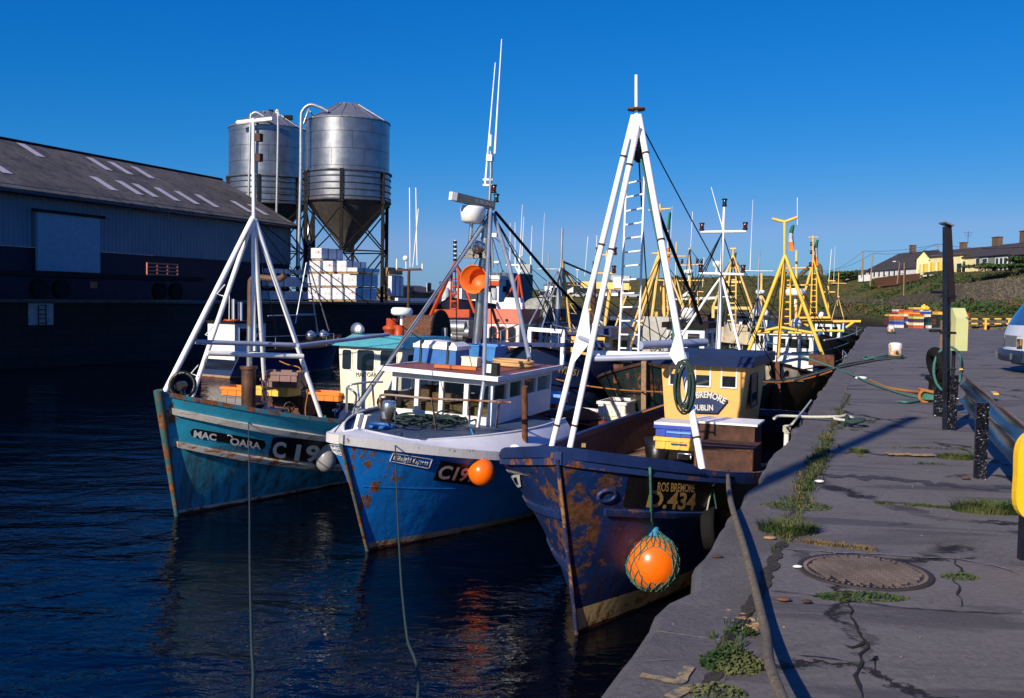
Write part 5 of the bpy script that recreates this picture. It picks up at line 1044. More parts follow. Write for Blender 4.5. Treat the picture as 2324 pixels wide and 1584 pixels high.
# terrace on the hill, from left to right
a,b=hq(c8(515,535),c8(1000,490),212,186); house('terraced_house','long white terraced house at the left end of the hilltop row',a,b,zat(c8(515,600),212)-2,a.z*.5+b.z*.5,zat(c8(900,375),203),7,'hwhite',hipL=8,wins=[(1.5+i*2.6,a.z-1.35,1.0,1.0) for i in range(8)],chims=[(15,3.5,2.3,2.3)],group='hilltop terrace')
a,b=hq(c8(985,430),c8(1118,425),183,181); house('terraced_house','cream gable fronted house with dark porch, left of the tall pole',a,b,a.z-5,a.z,zat(c8(1052,345),183),8,'hcream',gable=True,wins=[(.6,a.z-3.2,.7,1.6),(4.0,a.z-3.2,.8,1.6)],doors=[(2.0,a.z-3.6,1.2,2.4)],group='hilltop terrace')
a,b=hq(c8(1108,395),c8(1390,385),180,170); house('terraced_house','cream house with square window behind the tall pole',a,b,a.z-6,a.z,zat(c8(1200,345),184),8,'hcream',wins=[(1.6,a.z-3.9,2.6,2.2),(9,a.z-3.7,1.6,2.0)],chims=[(4.0,4,2,1.8)],group='hilltop terrace')
a,b=hq(c8(1385,405),c8(1560,390),171,165); house('terraced_house','cream terraced house with two small dark windows and a broad chimney',a,b,a.z-6,a.z,zat(c8(1450,325),176),8,'hcream',wins=[(.9,a.z-3.0,1.1,2.2),(5.2,a.z-1.9,1.3,1.4)],chims=[(4.5,4,3.2,2.4)],group='hilltop terrace')
a,b=hq(c8(1560,392),c8(1862,375),165,155); house('terraced_house','grey green terraced house with a wide white conservatory window',a,b,a.z-6,a.z,zat(c8(1700,290),166),8,'hgrey',wins=[(1.2,a.z-3.2,1.6,2.6),(11.2,a.z-3,1.2,2.2)]+[(5.4+k_*1.25,a.z-3.6,.95,2.9) for k_ in range(4)],chims=[(6.5,4,2.6,3.0)],group='hilltop terrace')
a,b=hq(c8(1862,378),c8(2300,345),155,144); house('terraced_house','brown rendered house at the right end of the hilltop row',a,b,a.z-6,a.z,zat(c8(1980,268),158),8,'hbrown',wins=[(1.5,a.z-3,1.3,1.8),(5.5,a.z-3,1.3,1.8)],chims=[(3,4,2.6,3.0)],group='hilltop terrace')
# harbour houses at the head of the bay
E=lambda x,y:e7(x,y)
a,b=hq(E(265,770),E(465,770),292,290); house('harbour_house','tall white block with small paned window across the harbour',a,b,zat(E(265,995),292),a.z,a.z+1.0,9,'hwhite',wins=[(2.3,zat(E(330,955),292),3.3,2.4)])
a,b=hq(E(165,872),E(262,868),294,292); house('harbour_house','low white annex left of the tall white block across the harbour',a,b,zat(E(165,970),294),a.z,a.z+.4,7,'hwhite')
a,b=hq(E(640,850),E(875,850),288,286); house('harbour_house','white gabled boathouse with barred window across the harbour',a,b,zat(E(640,985),288),a.z,zat(E(745,782),288),12,'hwhite',gable=True,wins=[(2.0,zat(E(690,960),288),4.4,3.0)])
a,b=hq(E(560,800),E(950,790),302,300); house('harbour_house','dark roofed long building behind the white gabled boathouse',a,b,zat(E(600,960),302),a.z,zat(E(700,725),302),9,'hbrown',chims=[(14,4.5,1.4,1.6)])
a,b=hq(E(880,890),E(1240,880),290,284); house('harbour_house','low blue grey shed right of the white boathouse',a,b,zat(E(900,985),290),a.z,zat(E(1000,850),288),8,'hgrey')
a,b=hq(E(1245,880),E(1500,885),282,280); house('harbour_house','pale grey curved roof shed near the parked cars across the harbour',a,b,zat(E(1300,960),282),a.z,zat(E(1350,835),282),8,'hwhite','clad')
a,b=hq(c7(740,870),c7(860,872),268,266); house('cottage','white cottage gable with chimneys beside a long white wall',a,b,zat(c7(740,950),268),a.z,zat(c7(800,820),268),10,'hwhite',gable=True,chims=[(.3,1,1.0,2.4),(3.7,3,1.0,2.2)])
a,b=hq(c7(855,885),c7(1040,880),266,262); house('cottage','long low white cottage with dark roof right of the white gable',a,b,zat(c7(860,950),266),a.z,zat(c7(950,845),266),6,'hwhite')
wallstrip('yard_wall','long plain white yard wall below the hill across the harbour',[(c7(675,895),c7(675,950),262),(c7(860,885),c7(860,950),259),(c7(1205,870),c7(1205,945),250)],m='hwhite')
a,b=hq(c6(272,960),c6(520,962),118,124); house('stone_store','long brown stone store with dark slate roof at the end of the pier',a,b,PZ-.2,a.z,zat(c6(280,905),121),6,'hstone',wins=[(3.3,PZ+1.1,.9,1.0)],cat='stone building')
wallstrip('sea_wall','tall brown stone sea wall left of the stone store',[(c6(60,918),c6(60,1025),112),(c6(130,918),c6(130,1020),114),(c6(275,922),c6(275,1015),118)],m='hstone')
wallstrip('pier_parapet','low pale parapet in front of the stone store',[(c6(130,1022),c6(130,1036),100),(c6(520,1028),c6(520,1045),106)],m='hwhite')
wallstrip('boundary_fence','red brown board fence below the hilltop terrace',[(c8(590,602),c8(600,655),192),(c8(800,575),c8(800,635),182),(c8(1010,556),c8(1010,580),172)],cat='fence',m='redfence' if 'redfence' in M else 'rust',th=.12)
wallstrip('garden_wall','yellow and cream garden wall before the cream houses',[(c8(995,520),c8(1000,545),180),(c8(1240,495),c8(1240,525),172)],m='hcream')
for i in range(7):
    p=W.at(c8(1020+i*34,522-i*3.5),176-i); mb=MB(); mb.box(p+V((0,-.6,.2)),(.75,.7,1.5)); mb.build('gate_pier',M['yellow'] if i%2 else M['hcream'],label='yellow pier of the garden wall before the cream houses' if i%2 else 'cream pier of the garden wall before the cream houses',cat='garden pier',group='yellow garden piers' if i%2 else 'cream garden piers')
# poles and wires
def pole(name,lab,qb,qt,Y,r=.13,cat='pole',arm=None,group='telegraph poles on the hill'):
    b_=W.at(qb,Y);t_=W.at(qt,Y); rt=thing(name,lab,cat,loc=b_,group=group); mb=MB(); mb.tube([V((0,0,-.5)),t_-b_],[r,r*.75],8); mb.build('pole_shaft',M['wood'],rt)
    if arm: mb=MB(); mb.bar(t_-b_+V((-.6,0,-.4)),t_-b_+V((.6,0,-.4)),.1); mb.build('crossarm',M['wood'],rt)
    return t_
pA=pole('telegraph_pole','tall leaning telegraph pole left of the hilltop houses',c8(472,575),c8(487,350),205,arm=1)
pole('telegraph_pole','shorter pole standing just behind the tall leaning pole',c8(484,575),c8(487,430),207)
pB=pole('telegraph_pole','telegraph pole standing before the white end of the terrace',c8(553,650),c8(577,370),190)
pC=pole('telegraph_pole','thin dark pole rising in front of the red fence',c8(862,858),c8(868,460),150,.09)
pD=pole('telegraph_pole','pole with crossarm behind the cream houses',c8(1178,345),c8(1180,285),190,arm=1)
pL=pole('street_lamp','grey street lamp leaning beside the red fence',c8(803,628),c8(826,455),178,.09,cat='street lamp',group=None)
for o in [x_ for x_ in bpy.data.objects if x_.name.startswith('street_lamp')]:
    mb=MB(); d_=pL-o.location; mb.tube([d_,d_+V((-.5,0,.25)),d_+V((-.9,0,.2))],.05,6); mb.build('lamp_arm',M['steel'],o); mb=MB(); mb.box(d_+V((-1.0,0,.15)),(.5,.2,.12)); mb.build('lamp_head',M['white'],o)
for i,(a_,b_,s_,lab) in enumerate(((pA,W.at(c8(60,530),260),1.5,'sagging wire running left from the tall leaning pole'),(pB,W.at(c8(60,530),258),1.2,'wire running left from the pole before the terrace'),(pB,pD,.8,'wire from the terrace pole to the pole behind the cream houses'),(pA,pD,.5,'upper wire over the terrace roofs'),(pD,W.at(c8(2100,300),150),.6,'wire running right over the terrace roofs'))):
    mb=MB(); mb.tube(sag(a_,b_,s_),.03,4); mb.build('overhead_wire',M['dark'],label=lab,cat='wire')
wp=W.at(c8(1459,270),172); mb=MB(); mb.tube([wp,wp+V((0,0,zat(c8(1459,165),172)-wp.z))],.04,5); tz=zat(c8(1459,165),172); mb.bar(V((wp.x-.8,wp.y,tz-.3)),V((wp.x+.8,wp.y,tz-.3)),.05); mb.bar(V((wp.x-.5,wp.y,tz-.8)),V((wp.x+.5,wp.y,tz-.8)),.05); mb.build('tv_aerial',M['dark'],label='television aerial above the broad chimney',cat='aerial')
# trees
def tree(lab,q,qtop,wid,Y,seed,nclump=26,cat='tree',leaf=.32):
    b_=W.at(q,Y); h=zat(qtop,Y)-b_.z; rn=random.Random(seed); rt=thing('broadleaf_tree',lab,cat,loc=b_)
    mb=MB(); mb.tube([V((0,0,-.5)),V((.1,0,h*.35)),V((-.1,0,h*.7))],[.28,.2,.08],7)
    for k_ in range(7): a=k_*.9; mb.tube([V((0,0,h*.3)),V((math.cos(a)*wid*.3,math.sin(a)*wid*.3,h*(.6+.1*(k_%3))))],[.12,.04],5)
    mb.build('trunk',M['wood'],rt); mb=MB()
    for c_ in range(nclump):
        a=rn.uniform(0,6.28); r_=wid*.5*math.sqrt(rn.uniform(.05,1)); C_=V((math.cos(a)*r_,math.sin(a)*r_,h*rn.uniform(.3,.9 if h>4 else .6)))
        for k_ in range(34):
            p=C_+V((rn.gauss(0,.5),rn.gauss(0,.5),rn.gauss(0,.38)*min(1,h/5))); u=V((rn.uniform(-1,1),rn.uniform(-1,1),rn.uniform(-1,1))).normalized()*leaf; v=u.orthogonal().normalized()*leaf*.6; mb.add([p-u,p+v,p+u,p-v],[(0,1,2,3)])
    mb.build('crown',sb,rt)
tree('dark bushy tree left of the hilltop houses',c8(305,625),c8(305,500),5.4,215,1,30)
tree('low dark bush beside the bushy tree left of the houses',c8(232,615),c8(232,565),2.4,216,2,8)
tree('dark hedge tree at the right end of the terrace',c8(1965,470),c8(1965,375),4,150,3,20)
for i,(x,y,w_) in enumerate(((1700,440,9),(1850,440,9),(1600,450,7))): tree('dark hedge clump below the terrace windows, '+['middle one','right one','left one'][i],c8(x,y+62),c8(x,y+26),w_*.8,141-i,10+i,14,cat='hedge')
a,b=hq(c8(330,590),c8(440,575),222,218); house('small_house','tiny white house beside the bushy tree on the skyline',a,b,a.z-2,a.z,a.z+1.6,5,'hwhite',wins=[(1,a.z-1.2,1.2,.8)])
wallstrip('white_wall','white sunlit wall between the bushy tree and the poles',[(c8(442,575),c8(445,608),208),(c8(550,568),c8(550,600),204)],m='hwhite')
# arch ruin on the skyline
p=W.at(c7(1745,725),262); mb=MB(); mb.tube(bez([p+V((-2.2,0,-1)),p+V((-1.2,0,.8)),p+V((1.5,0,3)),p+V((3.6,0,3.2)),p+V((4.2,0,1)),p+V((4.2,0,-2))],6),.6,8); mb.build('stone_arch',M['stone'],label='grey stone arch on the skyline behind the yellow masts',cat='stone arch')
wallstrip('skyline_wall','grey stone wall on the skyline left of the arch',[(c7(1330,735),c7(1330,755),285),(c7(1560,718),c7(1560,742),272),(c7(1740,712),c7(1740,745),262)])
# person on the road
def person(q,qh,Y):
    f=W.at(q,Y); h=zat(qh,Y)-f.z; s_=h/1.75; rt=tag(None,None) if False else None
    me=bpy.data.meshes.new('person'); J={'pel':(0,0,.93),'ch':(0,-.02,1.35),'nk':(0,-.02,1.5),'hd':(0,-.03,1.6),'hd2':(0,-.04,1.72),'ls':(-.19,0,1.42),'le':(-.26,.02,1.15),'lh':(-.24,-.08,.90),'rs':(.19,0,1.42),'re':(.26,.03,1.15),'rh':(.25,-.04,.90),'lk':(-.12,-.10,.50),'lf':(-.13,.02,.08),'lt':(-.13,-.13,.04),'rk':(.12,.04,.50),'rf':(.13,.16,.08),'rt':(.13,.02,.04),'lp':(-.1,0,.88),'rp':(.1,0,.88)}
    E_=[('pel','ch'),('ch','nk'),('nk','hd'),('hd','hd2'),('ch','ls'),('ls','le'),('le','lh'),('ch','rs'),('rs','re'),('re','rh'),('pel','lp'),('lp','lk'),('lk','lf'),('lf','lt'),('pel','rp'),('rp','rk'),('rk','rf'),('rf','rt')]
    rad={'pel':.15,'ch':.16,'nk':.06,'hd':.095,'hd2':.09,'ls':.075,'le':.055,'lh':.045,'rs':.075,'re':.055,'rh':.045,'lk':.075,'lf':.05,'lt':.04,'rk':.075,'rf':.05,'rt':.04,'lp':.10,'rp':.10}
    ks=list(J); me.from_pydata([V(J[k_])*s_ for k_ in ks],[(ks.index(a),ks.index(b)) for a,b in E_],[]); o=bpy.data.objects.new('person',me); link(o); o.location=f
    sk=o.modifiers.new('s','SKIN'); 
    for i,k_ in enumerate(ks): me.skin_vertices[0].data[i].radius=(rad[k_]*s_,rad[k_]*s_)
    me.skin_vertices[0].data[0].use_root=True; ss=o.modifiers.new('u','SUBSURF'); ss.levels=1; ss.render_levels=1
    t=NT('person clothing'); x,y,z=t.xyz(); c=t.mix(t.math('LESS_THAN',z,.92*s_),(.012,.012,.02),(.03,.07,.20)); c=t.mix(t.math('GREATER_THAN',z,1.50*s_),c,(.6,.38,.28)); me.materials.append(t.out(c,.8))
    tag(o,'distant person in dark jacket and blue jeans walking on the road','person')
    mb=MB(); mb.sph((0,.0,1.70*s_),.105*s_,12,8); mb.build('hair',M['hwhite'],o)
person(e4(122,268),e4(122,112),187)
# parked cars across the harbour
def car(lab,q,Y,ln,col,rz=0.1):
    b_=W.at(q,Y); rt=thing('parked_car',lab,'car',loc=b_,rot=(0,0,rz),group='cars parked across the harbour'); m=mat('car '+lab[:12],col,.3)
    pr=[(-2.1,.3),(-2.1,.75),(-1.9,.9),(-1.2,.95),(-.7,1.4),(1.0,1.42),(1.6,.98),(2.1,.88),(2.15,.3)]; k_=ln/4.3
    mb=MB(); mb.prism([V((x*k_,-.8,z)) for x,z in pr],(0,1.6,0)); fixn(mb.build('body',m,rt))
    mb=MB(); mb.prism([V((x*k_,-.82,z)) for x,z in((-1.1,.97),(-.66,1.34),(.95,1.36),(1.45,1.0))],(0,1.64,0)); fixn(mb.build('side_window',M['glass'],rt))
    for x in(-1.3,1.3):
        for y in(-.82,.62): mb=MB(); mb.tube([(x*k_,y,.32),(x*k_,y+.2,.32)],.32,14); mb.build('wheel',M['tyre'],rt)
car('silver car parked alone on the far grass bank',E(1740,995),262,4.6,(.45,.47,.50)); car('white car parked before the white gabled boathouse',E(830,990),280,4.4,(.6,.6,.62),.2); car('dark car parked beside the white block across the harbour',E(230,975),282,4.2,(.05,.05,.07)); car('long pale car on the lower road left of the white block',E(200,1062),262,5.4,(.5,.5,.52),-.1); car('dark red car parked before the barred window',E(730,985),280,4.2,(.10,.03,.03)); car('silver car parked right of the boathouse',E(1010,990),279,4.3,(.4,.42,.45))
_sp=spars
def spars(parent,segs,r,mt,name='mast',n=8):
    f=.74
    return _sp(parent,[tuple(list(q[:-1])+[q[-1]*f]) if isinstance(q[-1],(int,float)) else q for q in segs],[x*f for x in r] if isinstance(r,list) else r*f,mt,name,n)
_lp=lamp
def lamp(parent,p,c='redlamp',s=.09,name='navigation_light'): return _lp(parent,p,c,s*.8,name)
# ================= boats further in =================
def wh_px(fr,root,x0,TL,TR,BL,d,wm,rm,**k):
    a=fr.X(TL,x0);b=fr.X(TR,x0);c=fr.X(BL,x0); return wheelhouse(root,x0,(a.y+b.y)/2,abs(a.y-b.y),d,c.z-.5,(a.z+b.z)/2,wm,rm,wz=k.pop('wz',(.55,.88)),**k)
def boat(lab,px,Y,L,B_,hs,hm,ang=21,rake=.6,deck='deckdark',cap='dark',**kw):
    d=ray(px,760); P=CAM+d*(Y/d.y); fr=Frame((P.x,P.y,-2),ang); rt=thing('fishing_boat',lab,'fishing boat',fr=fr,group='fishing boats rafted further along the harbour'); h=Hull(fr,L,B_,*hs,rake=rake,**kw); h.build(rt,hm,M[deck],M[cap],M[cap],ns=28,nt=8); return fr,rt,h
hm=lambda n,c,**k:hullmat(n,c,.12,(.3,.2,.12),k.pop('thr',.66),zst=9,sst=.62,**k)
GEAR=[('net_heap','net'),('rope_heap','ropeg'),('rope_heap','ropedk'),('fish_tub','black'),('deck_box','rust'),('float_buoy','buoy'),('deck_box','hwhite'),('rope_heap','ropewh'),('deck_box','navyclean')]
def clutter(F,rt,H_,x0,x1,z,n,seed=0):
    rn=random.Random(seed+int(x0*10)+n)
    for i in range(n):
        x=rn.uniform(x0,x1); y=rn.uniform(-.8,.8)*(H_.half(x,z)-.25); nm,m_=GEAR[rn.randrange(len(GEAR))]; mb=MB(); c=V((x,y,z)); s_=rn.uniform(.16,.34)
        if 'heap' in nm:
            for k_ in range(7): mb.torus(c+V((rn.gauss(0,s_*.4),rn.gauss(0,s_*.4),.03+.05*k_*rn.random())),s_*rn.uniform(.5,1),.03,Matrix.Rotation(R(rn.uniform(-25,25)),3,'X'),12,5,(1,rn.uniform(.5,1)))
        elif nm=='float_buoy': mb.sph(c+V((0,0,.15)),s_*.6,12,8)
        elif nm=='fish_tub': mb.lathe(c,[(s_*.8,0),(s_,.4),(s_*.9,.4),(s_*.7,.05),(.001,.05)],14)
        else: mb.box(c+V((0,0,s_*.5)),(s_*1.8,s_*2.4,s_),rz=rn.uniform(-.3,.3)); mb.box(c+V((0,0,s_+.02)),(s_*1.9,s_*2.5,.04),rz=rn.uniform(-.05,.05))
        mb.build(nm,M[m_],rt)
def rig(F,rt,H_,top,xs,r=.014,m_='dark'):
    for i,(x,sd,dz) in enumerate(xs):
        p=H_.p(max(x,.05),H_.sheer(x),sd)+V((0,0,dz)); mb=MB(); mb.tube(sag(top,p,.10,8),r,4); mb.build('stay_wire',M[m_],rt)
def rails(F,rt,H_,x0,x1,sd,h=.6,m_='galv'):
    mb=MB(); P=[]
    n=max(3,int((x1-x0)/.9))
    for i in range(n+1):
        x=x0+(x1-x0)*i/n; p=H_.p(x,H_.sheer(x),sd); p.y-=sd*.05; mb.tube([p,p+V((0,0,h))],.016,5); P.append(p+V((0,0,h)))
    mb.tube(P,.016,5); mb.tube([p-V((0,0,h*.45)) for p in P],.010,5); mb.build('guard_rail',M[m_],rt)
# navy boat with registration WD
F,r_,H_=boat('dark navy boat with WD lettering and buff wheelhouse, behind the bright blue boat',1209,23,13,2.5,(2.55,1.75,1.7),hm('dark navy hull',(.012,.032,.10)),rake=.25,sd=.36)
mb=MB(); text(mb,'WD251',H_.qmap([e1(595,738),e1(975,805),e1(1005,690),e1(608,580)],.02),shear=.1,bold=.02); mb.build('registration_lettering',M['lettergold'],r_)
mb=MB(); H_.strip(mb,(.1,1.75),(12,1.2),.08,.01,.03,px=False); mb.build('rubbing_strake',M['navyclean'],r_)
mb=MB(); mb.tube([H_.p(0,z,-1) for z in (0,.8,1.6,2.5)],.04,6); mb.build('stem_post',M['steel'],r_)
wh=wh_px(F,r_,6.8,e1(860,40),e1(1560,50),e1(860,440),2.6,M['buffwh'],M['navyclean'],nf=2,rt=.22,ov=.1)
k=lambda q,x=6.6:F.X(q,x); mb=MB(); text(mb,'PH',quadmap(k(e7(935,1568)),k(e7(1018,1575)),k(e7(1022,1532)),k(e7(942,1522)))); mb.build('name_lettering',M['letter'],wh)
spars(r_,[(k(e7(560,-180),4),k(e7(540,480),4),.05),(k(e7(530,490),4),k(e7(485,1180),4),.10)],.06,M['galv'],'mast')
spars(r_,[(k(e7(490,1180),4),k(e7(470,1560),4))],.10,M['navyclean'],'mast_base')
spars(r_,[(k(e7(560,360),4.2),k(e7(690,1584),4.4))],.07,M['paleyel'],'ladder_mast')
spars(r_,[(k(e7(500,500),4),k(e7(0,1450),2.2)),(k(e7(525,520),4),k(e7(195,1570),2.4))],.028,M['galv'],'stay')
spars(r_,[(k(e7(590,390),4.2),k(e7(1060,590),7))],.04,M['rust'],'topping_stay')
spars(r_,[(k(e7(605,550),4.3),k(e7(970,1095),6)),(k(e7(1030,1190),6.5),k(e7(1265,1530),7.4))],.05,M['paleyel'],'boom')
spars(r_,[(k(e7(1108,375),8),k(e7(1085,1420),8))],.09,M['rustdark'],'mizzen_mast')
spars(r_,[(k(e7(530,1345),4),k(e7(940,1450),6.5))],.06,M['rustdark'],'derrick')
mb=MB()
for y_ in(770,1090,1250,1555): p=k(e7(600+y_*.045,y_),4.3); mb.tube([p,p+V((0,-.25,-.02)),p+V((0,-.05,.25))],.014,4)
mb.build('mast_ladder_steps',M['paleyel'],r_)
rig(F,r_,H_,k(e7(545,480),4),[(.2,-1,0),(6,-1,0),(6,1,0),(10,-1,0),(12,0.01,0)]); clutter(F,r_,H_,1,6,1.55,9); clutter(F,r_,H_,10,12.5,1.3,6); rails(F,r_,H_,.4,5,-1); rails(F,r_,H_,.4,5,1)
# green black bow with orange board
F,r_,H_=boat('dark green hulled boat with orange name board, bow behind the yellow wheelhouse boat',1470,20.5,11,1.9,(2.35,1.6,1.5),hm('dark green black hull',(.010,.026,.024),thr=.60),rake=.2,sd=.34,cap='rustdark')
mb=MB(); mb.bar(H_.p(0,.0,-1)+V((-.05,0,0)),H_.p(0,2.3,-1)+V((-.05,0,.1)),.10,.12); mb.build('stem_post',M['wood'],r_)
mb=MB(); f=H_.qmap([d5(1150,545),d5(1290,500),d5(1285,450),d5(1150,495)],.02,1); panel(mb,f); bo=mb.build('name_board',M['yellow'],r_)
mb=MB(); text(mb,'LORRIE LA',H_.qmap([d5(1285,490),d5(1160,530),d5(1160,505),d5(1285,462)],.035,1) if False else H_.qmap([d5(1165,530),d5(1275,495),d5(1275,468),d5(1165,503)],.035,1)); mb.build('name_lettering',M['letterdk'],bo)
mb=MB(); q=F.X(d5(1130,670),.9); mb.bar(q,F.X(d5(1130,470),.9),.22,.06); mb.build('bow_board',M['rust'],r_)
wh=wh_px(F,r_,6.2,c7(630,1135),c7(935,1130),c7(632,1335),2.4,M['hwhite'],M['dark'],nf=2,rt=.15); k=lambda q,x=3.9:F.X(q,x)
spars(r_,[(k(c7(1093,150)),k(c7(1070,700)),k(c7(1042,1345)))],[.04,.06,.09],M['white'],'mast',10)
spars(r_,[(k(c7(905,357)),k(c7(1270,352))),(k(c7(895,690)),k(c7(1250,700)))],.045,M['white'],'yardarm')
spars(r_,[(k(c7(1068,710)),k(c7(752,1190))),(k(c7(1072,710)),k(c7(1232,1372),3.2))],.045,M['white'],'mast_leg')
spars(r_,[(k(c7(1078,320)),k(c7(988,-5)))],[.02,.01],M['white'],'whip_antenna')
for q in((912,345),(1262,340),(902,680),(1245,685)): lamp(r_,k(c7(*q)),'redlamp',.085)
lamp(r_,k(c7(1095,150)),'bluelamp',.085); mb=MB(); mb.lathe(k(c7(1030,695)),[(.03,0),(.03,.15),(.1,.2),(.1,.3),(.001,.32)],10); mb.build('gps_aerial',M['white'],r_)
radome(r_,F.X(c7(795,1060),6.9),.18,.32,'cleanwhite')
rig(F,r_,H_,k(c7(1078,360)),[(.1,-1,0),(7,-1,0),(7,1,0),(9,1,0)]); rig(F,r_,H_,k(c7(1068,700)),[(.1,1,0),(9,-1,0)]); clutter(F,r_,H_,.8,5.6,1.3,10,3); clutter(F,r_,H_,8.8,10.5,1.2,5,1)
# white wheelhouse boat with bright yellow A frame
def aframe(fr,rt,x,apex,feet,r,mt,xs=None,name='gantry_leg'):
    for i,f_ in enumerate(feet): spars(rt,[(fr.X(apex,x),fr.X(f_,(xs or [x]*len(feet))[i]))],r,mt,name)
F,r_,H_=boat('boat with white wheelhouse and bright yellow A frame mast moored along the quay',1757,26.5,10.5,1.7,(2.05,1.35,1.4),hm('black brown hull',(.022,.017,.014)),rake=.3,sd=.36)
k=lambda q,x=3.6:F.X(q,x)
wh=wh_px(F,r_,5.6,c7(1490,1188),c7(1815,1195),c7(1500,1455),2.5,M['hwhite'],M['white'],nf=3,ns=2,rt=.06,wz=(.74,.93))
mb=MB(); text(mb,'Í DÓNNACADH',quadmap(F.X(c7(1618,1392),5.57),F.X(c7(1812,1392),5.57),F.X(c7(1812,1372),5.57),F.X(c7(1618,1372),5.57)),bold=0); mb.build('name_lettering',M['letterdk'],wh)
aframe(F,r_,3.6,c7(1583,545),[c7(1272,1362),c7(1935,1475)],.075,M['yellow'],[3.0,3.2]); spars(r_,[(k(c7(1580,545)),k(c7(1528,1360)))],.075,M['yellow'],'gantry_post')
spars(r_,[(k(c7(1580,550)),k(c7(1580,270))),(k(c7(1580,275)),k(c7(1480,250))),(k(c7(1580,275)),k(c7(1682,238)))],.06,M['yellow'],'mast_head')
spars(r_,[(k(c7(1330,1172)),k(c7(1545,1125))),(k(c7(1545,1125)),k(c7(1840,1178))),(k(c7(1340,1165),4.2),k(c7(1850,1172),4.2))],.06,M['yellow'],'crossbar')
ladder(r_,k(c7(1540,1115),3.8),k(c7(1550,680),3.8),k(c7(1625,1115),3.8),k(c7(1628,680),3.8),8,.03,M['yellow'])
spars(r_,[(k(c7(1530,682),3.8),k(c7(1640,685),3.8))],.035,M['yellow'],'ladder_stop')
spars(r_,[(k(c7(1676,505),6),k(c7(1672,1080),6))],.06,M['paleyel'],'aft_mast'); spars(r_,[(k(c7(1683,80),6),k(c7(1683,300),6))],.016,M['white'],'whip_antenna',5)
spars(r_,[(k(c7(1590,650),6),k(c7(1790,645),6)),(k(c7(1600,785),6),k(c7(1790,785),6))],.03,M['paleyel'],'yardarm')
radome(r_,k(c7(1670,872),6),.33,.25,'cleanwhite'); mb=MB(); mb.sph(k(c7(1672,1095),5.2),.17,16,10); mb.build('satellite_dome',M['cleanwhite'],r_)
flag(r_,k(c7(1652,300),6),.85,.85,.1)
for q in((1560,660),(1788,640)): lamp(r_,k(c7(*q),5),'redlamp',.07)
mb=MB()   # bow panels with hawse holes each side of the stem
for side,qq in((1,[d2(1495,150),d2(1655,160),d2(1650,30),d2(1570,40)]),(-1,[d2(1700,165),d2(1910,175),d2(1840,50),d2(1705,30)])):
    panel(mb,H_.qmap(qq,.02,side),12,5)
bp_=mb.build('bow_panel',mat('stained white bow',(.52,.46,.36),.6,rust=.52,rsc=4,rcol=((.2,.11,.05),(.4,.3,.18)),rs=(1,1,1)),r_)
for side,q in((1,d2(1628,100)),(-1,d2(1748,95))):
    x,z=H_.find(q,side); p=H_.p(x,z,side,.035); nn=(H_.p(x,z,side,.1)-p).normalized(); mb=MB(); mb.lathe(p,[(.001,0),(.085,0)],14,nn.to_track_quat('Z','Y').to_matrix()); mb.build('hawse_hole',M['black'],bp_)
mb=MB(); mb.bar(F.X(d2(1690,460),-.5),F.X(d2(1672,-10),-.3),.11,.11); mb.build('stem_post',M['rust'],r_)
mb=MB(); mb.box(k(c7(1880,1390),2.6),(.5,.7,.3)); mb.build('fish_box',M['rust'],r_)
mb=MB(); p=W.Z(e4(250,1265),-.3); 
rig(F,r_,H_,k(c7(1583,560)),[(.1,-1,0),(9,-1,0),(9,1,0),(6,-1,.4),(6,1,.4)]); clutter(F,r_,H_,.8,5.2,1.1,10,5); clutter(F,r_,H_,8.3,10,1.0,5,2); rails(F,r_,H_,5,10,-1)
# next boat, farther along
F,r_,H_=boat('far boat with small white wheelhouse, pale yellow ladder mast and long yellow boom',1845,46.5,12,1.9,(2.3,1.6,1.5),hm('dark hull far',(.02,.02,.025)),rake=.3)
k=lambda q,x=5:F.X(q,x)
wh=wh_px(F,r_,6.5,c7(1822,1092),c7(2030,1090),c7(1826,1265),2.6,M['hwhite'],M['rustdark'],nf=3,ns=0,rt=.12)
aframe(F,r_,5,c7(1812,590),[c7(1690,1045),c7(1945,1052)],.09,M['yellow']); spars(r_,[(k(c7(1812,600)),k(c7(1808,385)))],.06,M['yellow'],'mast_head')
ladder(r_,k(c7(1788,1025)),k(c7(1805,640)),k(c7(1838,1025)),k(c7(1838,640)),9,.04,M['yellow']); spars(r_,[(k(c7(1770,400)),k(c7(1852,398)))],.03,M['paleyel'],'yardarm')
spars(r_,[(k(c7(1720,1082),4),k(c7(2195,1078),4)),(k(c7(2140,1082),4),k(c7(2075,1128),4)),(k(c7(1720,1082),4),k(c7(1770,1115),4))],.09,M['yellow'],'boom'); spars(r_,[(k(c7(1835,1152),3.5),k(c7(2060,1155),3.5)),(k(c7(1700,1050),3.5),k(c7(1950,1048),3.5))],.09,M['yellow'],'crossbar')
spars(r_,[(k(c7(1932,740),7),k(c7(1932,1045),7)),(k(c7(1880,752),7),k(c7(1988,752),7),.05),(k(c7(1880,842),7),k(c7(1988,842),7),.05)],.07,M['paleyel'],'aft_mast'); spars(r_,[(k(c7(1938,740),7),k(c7(1958,495),7))],.02,M['white'],'whip_antenna')
mb=MB(); mb.sph(k(c7(1872,1032),7.5),.22,14,8); mb.build('satellite_dome',M['cleanwhite'],r_); flag(r_,k(c7(1848,420)),1.35,1.1,.1)
for q in((1795,468),(1793,535),(1785,640)): lamp(r_,k(c7(*q)),'redlamp',.09)
spars(r_,[(k(c7(1782,785),5.5),k(c7(1600,785),5.5))],.035,M['paleyel'],'yardarm')
rig(F,r_,H_,k(c7(1812,600)),[(.1,-1,0),(10,-1,0),(10,1,0)],.02); clutter(F,r_,H_,.8,6,1.4,8,7)
